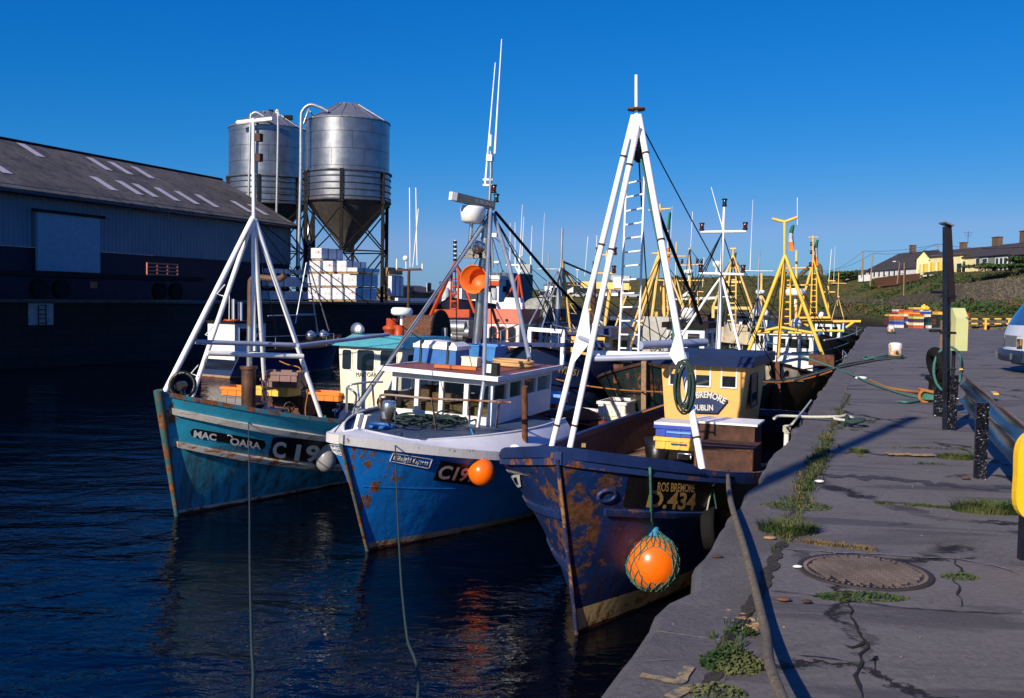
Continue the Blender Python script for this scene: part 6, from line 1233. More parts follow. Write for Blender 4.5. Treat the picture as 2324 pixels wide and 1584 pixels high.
# green boat CLARA
F,r_,H_=boat('green hulled boat with rust stained white whaleback bow, lettered CLARA D.67',1642,36,14,2.3,(2.15,1.7,1.6),hm('deep green hull',(.010,.035,.022)),rake=.3,sd=.3)
k=lambda q,x=7:F.X(q,x)
mb=MB(); 
for side in(-1,1):
    def wbk(u,v,side=side):
        x=4*u**1.3; z=H_.sheer(x)+.04; p=H_.p(x,z-.04,side); ins=min(abs(p.y),.35); return V((p.x+.5*max(0,1-x)*v,p.y-side*ins*v,z+.75*v))
    mb.grid(wbk,18,5,True,side==1)
mb.build('whaleback',mat('rust run white whaleback',(.68,.58,.38),.5,rust=.56,rs=(3,3,.5),rsc=1.5,rcol=((.45,.2,.05),(.5,.3,.1))),r_)
mb=MB(); text(mb,'D.671',H_.qmap([c7(1128,1292),c7(1240,1305),c7(1240,1262),c7(1130,1255)],.03),shear=.1,bold=.03); text(mb,'CLARA',H_.qmap([c7(1158,1250),c7(1240,1256),c7(1240,1240),c7(1158,1236)],.03),bold=.02); mb.build('registration_lettering',M['letter'],r_)
wh=wh_px(F,r_,8,c7(1215,1055),c7(1440,1055),c7(1218,1160),2.8,M['hwhite'],M['black'],nf=3,ns=0,rt=.12,fm=M['hwhite'],r=.12,wz=(.42,.92))
aframe(F,r_,7,c7(1165,548),[c7(1002,965),c7(1312,965)],.08,M['paleyel']); spars(r_,[(k(c7(1165,550)),k(c7(1165,492))),(k(c7(1142,492)),k(c7(1190,492)))],.06,M['paleyel'],'mast_head')
mb=MB(); mb.bar(k(c7(1002,968)),k(c7(1312,972)),.12); mb.bar(k(c7(1004,965)),k(c7(1004,1050)),.12); mb.bar(k(c7(1310,965)),k(c7(1310,1050)),.12); mb.bar(k(c7(1080,760)),k(c7(1230,760)),.09); mb.build('gantry_frame',M['paleyel'],r_)
ladder(r_,k(c7(1090,1090)),k(c7(1145,640)),k(c7(1185,1090)),k(c7(1190,640)),10,.04,M['paleyel']); flag(r_,k(c7(1188,522)),.75,.7,.1)
for q in((1340,1010),(1385,1005),(1415,1010)): mb=MB(); mb.sph(k(c7(*q),9),.19,14,8); mb.build('liferaft_canister',M['white'],r_)
spars(r_,[(k(c7(1395,690),12),k(c7(1390,975),12)),(k(c7(1390,855),12),k(c7(1340,960),12),.05),(k(c7(1390,855),12),k(c7(1440,960),12),.05)],.08,M['paleyel'],'aft_mast'); radome(r_,k(c7(1383,858),12),.22,.2,'cleanwhite')
rig(F,r_,H_,k(c7(1165,560)),[(.1,-1,.7),(12,-1,0),(12,1,0),(3,1,.7)],.02); clutter(F,r_,H_,3.5,7.5,1.5,8,8); rails(F,r_,H_,.4,4,-1,1.2)
# pale yellow multi legged gantry boat
F,r_,H_=boat('blue hulled boat under a tangle of pale yellow gantry legs, seen through the white ladder',1440,33,13,2.2,(1.9,1.5,1.4),hm('mid blue hull',(.02,.06,.16)),rake=.3)
k=lambda q,x=5:F.X(q,x)
spars(r_,[(k(c7(558,550)),k(c7(285,1320))),(k(c7(572,560)),k(c7(330,1310))),(k(c7(548,735),5.5),k(c7(432,1062),5.5),.04),(k(c7(600,740),5.5),k(c7(610,1040),5.5),.08)],.065,M['paleyel'],'gantry_leg')
spars(r_,[(k(c7(585,330)),k(c7(548,740)),k(c7(482,1255))),(k(c7(545,1000),5.6),k(c7(540,1160),5.6),.11)],.08,M['paleyel'],'gantry_post')
spars(r_,[(k(c7(645,680),5.5),k(c7(905,1345),4)),(k(c7(500,1045)),k(c7(400,1090)),.07),(k(c7(400,1105)),k(c7(860,1105)),.07)],.06,M['paleyel'],'gantry_brace')
spars(r_,[(k(c7(575,130)),k(c7(580,560))),(k(c7(482,182)),k(c7(660,168)),.04),(k(c7(510,530)),k(c7(660,528)),.045),(k(c7(560,745),5),k(c7(640,750),5),.04)],.055,M['paleyel'],'mast_head')
ladder(r_,k(c7(600,1020),5.6),k(c7(575,760),5.6),k(c7(640,1020),5.6),k(c7(625,760),5.6),6,.03,M['paleyel']); flag(r_,k(c7(655,195)),2.05,.85,.05)
spars(r_,[(k(c7(545,1050),4.5),k(c7(790,1110),3.5))],.06,M['wood'],'derrick'); lamp(r_,k(c7(528,238)),'redlamp',.08)
wh=wh_px(F,r_,6.5,c7(380,1155),c7(620,1160),c7(380,1260),2.4,M['navyclean'],M['navyclean'],nf=3,ns=0,rt=.1)
mb=MB(); mb.box(k(c7(543,1250),3)+V((0,0,-.0)),(.25,.95,1.9)); mb.build('grey_locker',mat('pale grey locker',(.42,.42,.38),.7,var=.2),r_)
spars(r_,[(k(c7(1300-880,640-440+0)),k(c7(1300-880,640-440+1)))] if False else [(k(c7(300,880),7),k(c7(205,1150),6))],.05,M['paleyel'],'strut')
rig(F,r_,H_,k(c7(580,560)),[(.1,-1,0),(11,-1,0),(11,1,0),(3,1,0),(3,-1,0)],.018); clutter(F,r_,H_,.8,6,1.3,10,9)
# gantry with two lamp arms (behind the left mast legs)
F,r_,H_=boat('dark boat with heavy yellow beam gantry and twin lamp arms, left of the white ladder',1335,37,13,2.2,(1.9,1.5,1.4),hm('black blue hull',(.012,.02,.04)),rake=.3)
k=lambda q,x=5:F.X(q,x)
mb=MB(); mb.bar(k(e7(885,770)),k(e7(1700,805)),.22,.28); mb.bar(k(e7(1700,800)),k(e7(1697,850)),.12); mb.build('gantry_beam',M['paleyel'],r_)
spars(r_,[(k(e7(1372,840)),k(e7(1270,1510))),(k(e7(1590,850)),k(e7(1575,1220)),.05),(k(e7(1520,1290)),k(e7(1440,1550)),.06),(k(e7(1015,830),5.2),k(e7(995,1470),5.2),.13)],.11,M['paleyel'],'gantry_post')
spars(r_,[(k(e7(1312,200)),k(e7(1300,745)),.06),(k(e7(1160,272)),k(e7(1470,270)),.05),(k(e7(1160,578)),k(e7(1450,580)),.05)],.05,M['paleyel'],'lamp_arm')
for q in((1162,262),(1447,262),(1432,570)): lamp(r_,k(e7(*q)),'redlamp',.14)
mb=MB(); mb.bar(k(e7(1395,650)),k(e7(1705,672)),.22); mb.build('radar_scanner',M['steel'],r_); mb=MB(); mb.box(k(e7(1520,740)),(.35,.4,.45)); mb.build('radar_housing',M['white'],r_)
spars(r_,[(k(e7(940,620),7),k(e7(995,-40),7)),(k(e7(1130,260),7),k(e7(1145,-60),7))],.02,M['white'],'whip_antenna',5)
spars(r_,[(k(e7(815,520),9),k(e7(815,780),9)),(k(e7(790,520),9),k(e7(850,522),9))],.03,M['white'],'mast_pole')
wh=wh_px(F,r_,6.5,e7(960,1400),e7(1300,1420),e7(960,1560),2.4,M['dark'],M['dark'],nf=3,ns=0)
mb=MB(); mb.lathe(k(e7(1160,1540),4),[(.001,0),(.2,.03),(.26,.15),(.23,.35),(.001,.45)],14); mb.build('liferaft_canister',M['white'],r_)
rig(F,r_,H_,k(e7(1305,740)),[(.1,-1,0),(11,-1,0),(11,1,0),(3,1,0)],.018); clutter(F,r_,H_,.8,6,1.3,10,11); rails(F,r_,H_,.5,6,-1)
# aerial tower boat
F,r_,H_=boat('distant boat with pale yellow aerial tower and white radar dome near the cottage',1585,52,14,2.2,(1.8,1.5,1.4),hm('grey blue hull',(.03,.04,.05)),rake=.3)
k=lambda q,x=6:F.X(q,x)
spars(r_,[(k(c7(813,485)),k(c7(817,1010))),(k(c7(730,627)),k(c7(918,620)),.05),(k(c7(710,750)),k(c7(930,748)),.05),(k(c7(880,840),7),k(c7(880,1000),7)),(k(c7(830,835),7),k(c7(925,840),7),.05)],.09,M['paleyel'],'aerial_tower')
radome(r_,k(c7(806,695)),.28,.26,'cleanwhite'); spars(r_,[(k(c7(822,480)),k(c7(838,192))),(k(c7(866,560),7),k(c7(860,850),7)),(k(c7(930,560),7),k(c7(918,800),7))],.025,M['white'],'whip_antenna',5)
for q in((752,612),(876,610),(910,610),(712,745)): lamp(r_,k(c7(*q)),'redlamp',.12)
wh=wh_px(F,r_,7,c7(700,1020),c7(960,1020),c7(700,1110),2.6,M['rustdark'],M['rustdark'],nf=3,ns=0)
rig(F,r_,H_,k(c7(813,490)),[(.1,-1,0),(12,-1,0),(12,1,0),(3,1,0)],.022); clutter(F,r_,H_,.8,6,1.3,8,12)
# orange trawler
F,r_,H_=boat('orange and white trawler with rounded windows and red A frame behind the blue boat',1040,34,15,2.6,(2.1,1.6,1.6),hm('orange brown hull',(.20,.03,.01)),rake=.4,cap='orange')
k=lambda q,x=6:F.X(q,x)
a=F.X(e8(1020,890),8);b=F.X(e8(1448,895),8);c=F.X(e8(1030,1140),8)
wh=wheelhouse(r_,8,(a.y+b.y)/2,a.y-b.y,3.0,c.z-.6,a.z,M['hwhite'],M['orange'],nf=3,ns=2,rt=.62,ov=.05,fm=M['orange'],r=.13,wz=(.44,.9),roofslope=.12)
for q in((1170,850),(1285,850)): mb=MB(); p=F.X(e8(*q),7.92); mb.tube([p,p+V((.1,0,0))],.06,10); mb.build('roof_vent',M['black'],wh)
aframe(F,r_,6,e8(608,70),[e8(238,862),e8(885,812)],.09,M['orange']); aframe(F,r_,6.3,e8(620,80),[e8(290,800)],.07,M['orange'])
spars(r_,[(k(e8(300,812)),k(e8(885,832)))],.07,M['greybl'],'crossbar'); spars(r_,[(k(e8(320,845)),k(e8(880,855)))],.05,M['white'],'crossbar')
ladder(r_,k(e8(545,720),6.2),k(e8(560,195),6.2),k(e8(640,720),6.2),k(e8(650,195),6.2),6,.05,M['orange'])
mb=MB()
for i_ in range(5):
    a_=k(e8(603,-200+i_*58)); b_=k(e8(604,-200+(i_+.6)*58)); mb.tube([a_,b_],.085,8)
mb.build('striped_topmast',M['black'],r_); spars(r_,[(k(e8(603,-210)),k(e8(607,60)))],.06,M['white'],'topmast')
mb=MB(); mb.grid(lambda u,v:k(e8(330+460*u,810-100*v),5.5),6,2,False); q=[k(e8(330,815),5.5),k(e8(790,815),5.5),k(e8(790,708),5.5),k(e8(330,708),5.5)]; mb=MB(); mb.prism(q,(.15,0,0)); fixn(mb.build('bulwark_plate',M['orange'],r_))
rn=random.Random(4); mb=MB()
for q,s_ in(((650,950),.42),((580,1010),.3),((700,1010),.35),((620,1060),.3)):
    mb.tube([k(e8(*q),4)+V((0,.35,0)),k(e8(*q),4)-V((0,.35,0))],s_*.7,12)
mb.box(k(e8(560,940),4.2),(.5,.9,.4)); mb.box(k(e8(690,950),4.2),(.5,.8,.6)); mb.build('trawl_winch',M['steel'],r_)
aframe(F,r_,10,e8(1448,235),[e8(1180,790),e8(1538,832),e8(1437,565)],.07,M['orange'])
spars(r_,[(k(e8(1450,240),10),k(e8(1462,-10),10),.08),(k(e8(1280,120),10),k(e8(1612,125),10),.06),(k(e8(1610,125),10),k(e8(1605,10),10),.05),(k(e8(1400,140),10),k(e8(1440,215),10),.04),(k(e8(1520,140),10),k(e8(1465,215),10),.04)],.06,M['white'],'white_topmast')
for a_,b_ in(((1462,0),(1495,-680)),((1490,0),(1515,-520)),((1605,60),(1625,-400)),((1330,110),(1335,-440)),((1400,110),(1398,-450))): spars(r_,[(k(e8(*a_),10),k(e8(*b_),10))],[.035,.015],M['white'],'whip_antenna',5)
mb=MB(); mb.box(k(e8(1555,170),10),(.3,.4,.4)); mb.build('floodlight',M['steel'],r_)
mb=MB(); p=k(e8(1395,632),9.5); mb.box(k(e8(1385,605),9.5),(.5,.85,.34),tp=.8); mb.build('liferaft_canister',M['white'],r_); mb=MB(); mb.bar(k(e8(1160,658),9),k(e8(1505,668),9),.25,.3); mb.build('radar_scanner',M['white'],r_)
mb=MB(); mb.lathe(k(e8(1265,795),9),[(.25,0),(.3,.1),(.26,.3),(.15,.4),(.15,.6),(.001,.65)],14); mb.build('radar_dome',M['white'],r_)
mb=MB(); p=k(e8(1660,710),13); mb.tube([p+V((.45,.2,0)),p-V((.45,.2,0))],.55,20); mb.build('net_drum',mat('pale net',(.40,.42,.38),.9,var=.5,bump=1),r_)
rig(F,r_,H_,k(e8(608,80)),[(.1,-1,0),(12,1,0),(8,1,1)],.02); clutter(F,r_,H_,.8,7.5,1.4,14,13); clutter(F,r_,H_,11.5,14,1.4,6,14)
# large white and grey vessel
F,r_,H_=boat('large white and grey vessel with tall bridge moored behind the orange trawler',1030,66,22,3.6,(3.6,2.8,2.8),hm('dark blue grey hull',(.02,.03,.06)),rake=.6)
k=lambda q,x=9:F.X(q,x)
wh=wh_px(F,r_,9,e8(1020,310),e8(1185,310),e8(1020,640),6,M['hwhite'],M['hwhite'],nf=1,ns=4,rt=.3,wz=(.6,.8))
a=F.X(e8(1190,285),9.5);b=F.X(e8(1312,265),9.5)
mb=MB(); mb.box((13,(a.y+b.y)/2+.6,a.z-.9),(5,abs(a.y-b.y)+.8,2.6)); mb.build('bridge_deck',mat('slate blue superstructure',(.06,.08,.12),.6),r_)
mb=MB(); mb.bar(k(e8(1050,360),8.9),k(e8(1185,362),8.9),.02,.35); mb.build('orange_band',M['orange'],r_)
for q0,q1 in((e8(470,340),e8(640,700)),(e8(680,430),e8(760,700))):
    a=k(q0,8);b=k(q1,8); mb=MB(); mb.box(((a+b)/2),(2,abs(a.y-b.y),abs(a.z-b.z))); mb.build('deckhouse',M['hwhite'],r_)
mb=MB()
for yy in(560,610,660): mb.bar(k(e8(360,yy+20),7),k(e8(1000,yy+25),7),.07)
for xx in range(370,1000,70): mb.bar(k(e8(xx,570),7),k(e8(xx,705),7),.08)
mb.build('guard_rail',M['white'],r_)
for q in((480,470),(1115,480)): mb=MB(); p=k(e8(*q),6.5); mb.lathe(p-V((0,0,.6)),[(.24,0),(.24,.9),(.001,.9)],16); mb.build('ventilator',mat('pale grey vent',(.40,.46,.50),.6) if 'pale grey vent' not in bpy.data.materials else bpy.data.materials['pale grey vent'],r_)
mb=MB(); p=k(e8(540,600),6); mb.sph(p,.40,14,8); mb.build('black_buoy',M['black'],r_)
radome(r_,k(e8(1165,100),10),.28,.2,'cleanwhite'); spars(r_,[(k(e8(1165,100),10),k(e8(1160,300),10)),(k(e8(800,90),10),k(e8(803,180),10)),(k(e8(1075,0),11),k(e8(1085,260),11)),(k(e8(1215,200),11),k(e8(1215,270),11)),(k(e8(1245,190),11),k(e8(1248,270),11))],.07,M['steel'],'bridge_mast')
mb=MB(); mb.bar(k(c6(905,440),10),k(c6(1050,440),10),.3,.3); mb.build('radar_scanner',M['white'],r_); spars(r_,[(k(c6(1000,440),10),k(c6(1010,740),10))],.10,M['steel'],'radar_mast')
rig(F,r_,H_,k(c6(1000,440),10),[(.1,-1,0),(20,-1,0),(20,1,0)],.03)
# further boats that fill the raft
for (lab,px,Y,L,B_,hc,whq,wx,wm_,rm_,mq,feet,seed) in (
 ('small grey blue boat with low white cabin between orange trawler and WD boat',1245,40,11,1.9,(.03,.07,.13),(c7(-420,1110),c7(-290,1112),c7(-420,1210)),5,'hwhite','navyclean',c7(-330,820),[c7(-420,1150),c7(-250,1160)],31),
 ('weathered brown boat with cream cabin deep in the raft, beyond the grey locker',1545,44,12,2.0,(.06,.035,.02),(c7(640,1040),c7(760,1040),c7(640,1120)),6,'hcream','rustdark',c7(700,700),[c7(620,1100),c7(800,1100)],32),
 ('small black hulled boat with white cabin squeezed beside the green whaleback boat',1712,31,10,1.6,(.015,.018,.022),(c7(1310,1165),c7(1420,1165),c7(1310,1260)),5,'hwhite','dark',c7(1365,880),[c7(1290,1230),c7(1450,1235)],33),
 ('far dark boat with short yellow mast beyond the white cabin boats',1900,62,11,1.8,(.02,.02,.03),(c7(1960,1060),c7(2060,1060),c7(1960,1110)),5,'hwhite','dark',c7(2010,880),[c7(1960,1070),c7(2060,1070)],34)):
    F,r_,H_=boat(lab,px,Y,L,B_,(1.9,1.4,1.4),hm('raft hull %d'%seed,hc),rake=.4)
    wh_px(F,r_,wx,whq[0],whq[1],whq[2],2.2,M[wm_],M[rm_],nf=3,ns=0,rt=.12)
    top=F.X(mq,wx-1.5); mt_=M['paleyel'] if seed%2==0 else M['galv']
    for f_ in feet: spars(r_,[(top,F.X(f_,wx-1.5))],.055,mt_,'mast_leg')
    spars(r_,[(top-V((0,0,.6)),top+V((0,0,1.6)))],.04,mt_,'mast_pole'); spars(r_,[(top+V((0,-.5,.9)),top+V((0,.5,.9)))],.035,mt_,'yardarm'); spars(r_,[(top+V((0,.3,.9)),top+V((.2,.3,3.4)))],[.02,.008],M['white'],'whip_antenna',5)
    rig(F,r_,H_,top,[(.1,-1,0),(L-1,-1,0),(L-1,1,0),(2,1,0)],.018); clutter(F,r_,H_,.8,wx-.5,1.25,9,seed); rails(F,r_,H_,.5,4,-1)
# boat lying along the far pier
P=W.Z((751,838),-2); F=Frame(P,32.5+180); r_=thing('fishing_boat','navy boat with small white wheelhouse lying in shadow along the far pier','fishing boat',fr=F,group='fishing boats rafted further along the harbour')
H_=Hull(F,7.2,1.4,1.7,1.15,1.1,rake=.7); H_.build(r_,hm('shadowed navy hull',(.012,.03,.09)),M['deckdark'],M['dark'],M['dark'],ns=24,nt=8)
a=F.Y(d6(270,620),0);b=F.Y(d6(560,620),0); zt=a.z; print('pier boat',a,b)
wheelhouse(r_,b.x,0,1.7,abs(a.x-b.x),zt-1.6,zt,M['hwhite'],M['dark'],nf=2,ns=2,rt=.08); k=lambda q,y=0:F.Y(q,y)
spars(r_,[(k(d6(1062,60)),k(d6(960,625))),(k(d6(1068,60)),k(d6(1170,725))),(k(d6(1085,80)),k(d6(1272,695),-.6))],.045,M['galv'],'mast_leg')
mb=MB(); 
for i_,(y_,xa,xb) in enumerate(((120,1048,1080),(258,1023,1107),(400,1000,1125),(540,975,1145))): mb.tube([k(d6(xa,y_)),k(d6(xb,y_))],.035,6)
mb.build('mast_rungs',M['galv'],r_)
spars(r_,[(k(d6(705,555)),k(d6(1145,545)))],.04,M['galv'],'boom')
for q in((1135,745),(1252,740)): mb=MB(); mb.lathe(k(d6(*q),.3),[(.001,0),(.2,.02),(.28,.3),(.26,.32),(.001,.2)],16,Matrix.Rotation(R(90),3,'X')); mb.build('floodlight',M['alu'],r_)
spars(r_,[(k(d6(385,600)),k(d6(385,400)),.09),(k(d6(450,600)),k(d6(450,430)),.14),(k(d6(345,590)),k(d6(348,350)),.025)],.06,M['hwhite'],'funnel')
mb=MB(); mb.torus(k(d6(370,598)),.3,.06,None,16,6); mb.build('lifebuoy_ring',M['orange'],r_)
mb=MB()
for u in range(6): q=H_.p(1+u*1.1,1.2,1,-.1); mb.tube([q,q+V((0,0,.55))],.02,5)
mb.tube([H_.p(1+u*1.1,1.2,1,-.1)+V((0,0,.55)) for u in range(6)],.02,5); mb.build('guard_rail',M['steel'],r_)
# cables slanting from the silo area
for i,(a_,b_,lab) in enumerate(((d6(700,-40),d6(1270,430),'left dark stay cable slanting down in front of the timber packs'),(d6(1080,80),d6(1500,430),'right dark stay cable slanting down in front of the timber packs'))):
    pa=W.at(a_,50);pb=W.at(b_,53); mb=MB(); mb.tube([pa,pb],.028,5); mb.build('stay_cable',M['dark'],label=lab,cat='cable')
# ================= fenders, buoys, ropes, deck clutter of the front boats =================
def front_of(H,q,r,side=-1):
    p=world_on(H,q,side); return W.at(q,p.y-r*.95)
def world_on(H,q,side=-1,off=0):
    x,z=H.find(q,side); return H.fr.w(H.p(x,z,side,off))
def buoy(name,lab,c,r,mt,sc=(1,1,1.04),rope=None,rm='ropebl',cat='buoy',neck=True):
    rt=thing(name,lab,cat,loc=c); mb=MB(); mb.sph((0,0,0),r,28,18,sc)
    mb.build('ball',M[mt],rt)
    mb=MB(); mb.lathe((0,0,r*sc[2]*.93),[(r*.28,0),(r*.2,r*.2),(r*.2,r*.34),(.001,r*.36)],12); mb.build('neck',M['ropebl'] if mt=='buoy' else M[mt],rt)
    if rope: mb=MB(); mb.tube([V((0,0,r*sc[2]))]+[p-V(c) for p in rope],.014,6); mb.build('hanging_rope',M[rm],rt)
    return rt
# orange ball on the bright blue boat
c_=front_of(HB,(1093,1071),.20); top_=B.w(B.Z(c2(855,745),fz)); up_=B.w(B.Z(c2(855,575),fz+.58))
buoy('orange_buoy','smooth orange ball fender hanging on blue rope at the bow of the bright blue boat',c_,.20,'buoy',rope=[c_+V((-.02,-.05,.30)),top_.lerp(c_,.15)+V((0,-.12,.1)),top_+V((0,-.06,.05)),up_],rm='ropebl')
c_=front_of(HC,(740,1037),.19); rt=thing('grey_fender','pear shaped grey fender hanging between the teal boat and the bright blue boat','fender',loc=c_)
mb=MB(); mb.lathe((0,0,0),[(.001,-.27),(.10,-.25),(.17,-.16),(.185,-.06),(.165,.05),(.12,.16),(.07,.25),(.04,.32),(.04,.38),(.001,.39)],24); mb.build('fender_body',M['fender'],rt); mb=MB(); mb.tube([V((0,0,.38)),V((-.03,.05,.75))],.02,6); mb.build('hanging_rope',M['ropeg'],rt)
for i,(q,lab) in enumerate(((c2(1115,900),'upper white cylinder fender between the bright blue boat and the navy boat'),(c2(1118,972),'lower grubby white fender between the bright blue boat and the navy boat'))):
    p=B.w(B.Y(q,-1.95)); mb=MB(); mb.lathe(p,[(.001,-.17),(.06,-.16),(.095,-.1),(.095,.1),(.06,.16),(.001,.17)] if i==0 else [(.001,-.15),(.06,-.13),(.08,-.05),(.09,.06),(.05,.15),(.001,.16)],16); mb.build('white_fender',M['white'],label=lab,cat='fender')
# netted buoy on the navy boat
r=.298; c_=front_of(HA,(1481,1276),r); rt=thing('netted_buoy','large orange buoy wrapped in green netting hanging on the navy hull','buoy',loc=c_)
mb=MB(); mb.sph((0,0,0),r,36,24,(1,1,1.06)); mb.build('ball',M['buoy'],rt); mb=MB(); mb.lathe((0,0,r),[(.09,0),(.06,.05),(.06,.11),(.001,.12)],14); mb.build('neck',M['ropebl'],rt)
view=(CAM-c_).normalized(); front=V((view.x,view.y,view.z)); front=(front+V((.12,0,-.12))).normalized(); rn=random.Random(8)
def np_(a,ph,rr=r*1.035):   # net vertex: a azimuth, ph polar from top
    a+= .03*math.sin(ph*9+a*3); p=V((math.sin(ph)*math.cos(a),math.sin(ph)*math.sin(a),math.cos(ph)*1.06)); 
    d=p.normalized().dot(front)
    if d>.78:                # netting slumped away round a bare patch
        q=p.normalized(); t_=(q-front*d); t_=t_.normalized() if t_.length>1e-3 else V((0,0,1)); p=front*.78+t_*.626
    return p*rr
mb=MB(); NA=18; NP=9
for i in range(NA):
    for j in range(NP):
        ph0=.12+2.75*j/NP; ph1=.12+2.75*(j+1)/NP; o=.5*(j%2); a0=2*math.pi*(i+o)/NA
        for da in(-.5,.5):
            a1=a0+da*2*math.pi/NA; P=[np_(a0+(a1-a0)*t_,ph0+(ph1-ph0)*t_) for t_ in(0,.5,1)]
            dd=[p.normalized().dot(front) for p in P]
            if min(dd)>.775 and rn.random()<.92: continue
            mb.tube(P,.0055,5,False)
        p=np_(a0,ph0)
        if p.normalized().dot(front)<.77: mb.sph(p,.012,6,4)
mb.build('netting',M['ropeg'],rt)
nr=[front_of(HA,c3(*q),.05)-c_ for q in((646,960),(645,870),(642,780),(640,742))]; a=A.w(A.Z(c3(598,722),1.80))-c_
mb=MB(); mb.tube([V((0,0,r*1.30))]+nr+[nr[-1]+V((.0,.12,.05)),a],.016,7)
mb.tube([V((0,0,r*.98)),V((0,0,r*1.75))],.024,7); mb.build('hanging_rope',M['ropeg'],rt)
mb=MB()
for k_ in range(10): a=2*math.pi*k_/10; mb.tube([V((0,0,r*1.42)),V((math.cos(a)*r*.45,math.sin(a)*r*.45,r*.97))],.006,4)
mb.build('net_gather',M['ropeg'],rt)
# tyre fender
hp=world_on(HA,(1608,1196)); c_=W.at((1614,1196),hp.y-.30); rt=thing('tyre_fender','black tyre hung as a fender between the navy boat and the quay','tyre',loc=c_)
nn=V((1,-.40,.12)).normalized(); MM=nn.to_track_quat('Z','Y').to_matrix(); mb=MB(); mb.lathe((0,0,0),[(.15,-.06),(.22,-.08),(.262,-.07),(.27,-.03),(.27,.03),(.262,.07),(.22,.08),(.15,.06),(.15,-.06)],36,MM); mb.build('tyre_ring',M['tyre'],rt)
P_=lambda q,d: W.at(q,c_.y-d)-c_
kp=P_(c3(912,806),.32); a1=P_(c3(872,750),.25); a2=P_(c3(905,755),.34)
mb=MB(); mb.tube(bez([a1,a2,P_(c3(918,775),.35),kp],4),.013,6); mb.tube([kp,P_(c3(888,932),.1)],.011,6); mb.sph(kp,.035,8,6); mb.sph(kp+V((.02,0,.03)),.025,8,6); mb.build('hanging_rope',M['ropewh'],rt); mb=MB(); mb.tube([kp,P_(c3(930,915),.1)],.010,6); mb.build('hanging_rope',M['ropeg'],rt)
# crates -------------------------------------------------------------
def cratemesh(w,d,h):
    mb=MB(); t_=.03
    for s_ in(-1,1):
        mb.box((0,s_*(d/2-t_/2),h/2),(w-.04,t_,h)); mb.box((s_*(w/2-t_/2-.01),0,h/2),(t_,d-.06,h))
        mb.box((0,s_*(d/2+.005),h-.035),(w+.02,.035,.055)); mb.box((s_*(w/2+.002),0,h-.035),(.035,d-.02,.055))
        for x in(-.3,0,.3): mb.box((x*w,s_*(d/2+.006),h*.40),(.03,.018,h*.70))
    mb.box((0,0,.02),(w-.05,d-.05,.03)); return mb
def crate(lab,c,w,d,h,rz,mt,group=None,fill=None,mesh=None,lidded=False):
    rt=thing('fish_crate',lab,'fish crate',loc=c,rot=(0,0,rz),group=group); cratemesh(w,d,h).build('crate_shell',mt,rt)
    if fill: mb=MB(); mb.grid(lambda u,v:V(((u-.5)*(w-.08),(v-.5)*(d-.08),h*.72+.03*noise.noise(V((u*9,v*9,1))))),10,10); mb.build('contents',fill,rt)
    if lidded: mb=MB(); mb.box((0,0,h+.012),(w+.01,d+.01,.03)); mb.build('lid',mt,rt)
    return rt
cm_={}
def cmat(n,c):
    if n not in cm_: cm_[n]=mat('crate '+n,c,.5,var=.15,grime=.25,bump=.1)
    return cm_[n]
CC={'white':(.72,.70,.64),'red':(.62,.10,.02),'orange':(.80,.22,.03),'grey':(.20,.19,.20),'blue':(.03,.07,.42),'yellow':(.85,.50,.08),'cream':(.78,.70,.52),'brown':(.12,.04,.03),'lime':(.60,.65,.12),'green':(.01,.10,.08),'dkgreen':(.01,.035,.04),'dkbrown':(.04,.02,.015),'lightblue':(.15,.35,.7)}
ang=math.pi/2-R(69)
# on the after deck of the bright blue boat
def onB(q,z): return B.w(B.Z(q,z))
rB_=R(90-21)
b1=onB(d5(1085,1085),1.15); crate('white fish crate full of brown bait on a second crate aboard the bright blue boat',b1+V((.1,.2,.22)),.62,.95,.24,-R(24),cmat('white',CC['white']),fill=M['rustdark'])
crate('grubby cream fish crate beneath the white bait crate on the bright blue boat',b1+V((.1,.2,0)),.62,.95,.22,-R(24),cmat('cream',CC['cream']))
rt=thing('deck_hatch','dark raised hatch on the after deck of the bright blue boat','hatch',loc=B.w(V((6.6,-.4,.45))),rot=B.M.to_euler()); mb=MB(); mb.box((0.9,0,.30),(4.6,2.3,.62)); mb.build('hatch_coaming',M['deckdark'],rt); mb=MB(); mb.box((0.9,0,.64),(4.7,2.4,.05)); mb.build('hatch_cover',M['rustdark'],rt)
p=onB(d5(720,1085),1.2); mb=MB(); mb.grid(lambda u,v:p+V(((u-.5)*1.15,(v-.5)*.9,.30*math.sin(u*math.pi)*math.sin(v*math.pi)+.05*noise.noise(V((u*7,v*7,0))))),26,20); mb.build('net_heap',M['net'],label='heap of rust orange netting on the after deck of the bright blue boat',cat='net')
for q,s_,lab in((d5(540,1160),.34,'black tub with pale label beside the orange net heap'),(d5(740,1190),.42,'wide black tub in front of the orange net heap')):
    p=onB(q,1.0); rt=thing('black_tub',lab,'tub',loc=p,rot=(0,0,-R(22))); mb=MB(); mb.lathe((0,0,-.1),[(s_*.75,0),(s_,.38),(s_*1.06,.38),(s_*1.06,.42),(s_*.92,.42),(s_*.70,.05),(.001,.05)],20); mb.build('tub_body',M['black'],rt)
    if s_<.4:
        mb=MB(); mb.box((0,-s_*.95,.12),(.34,.02,.10)); mb.build('paper_label',M['cream'],rt)
for q,z,c,lab in((c3(165,470),1.25,'red','red fish crate aft of the white wheelhouse of the bright blue boat'),(c3(180,450),1.45,'lightblue','pale blue fish crate on the red one aboard the bright blue boat')):
    crate(lab,onB(q,z),.9,.6,.2,-R(20),cmat(c,CC[c]))
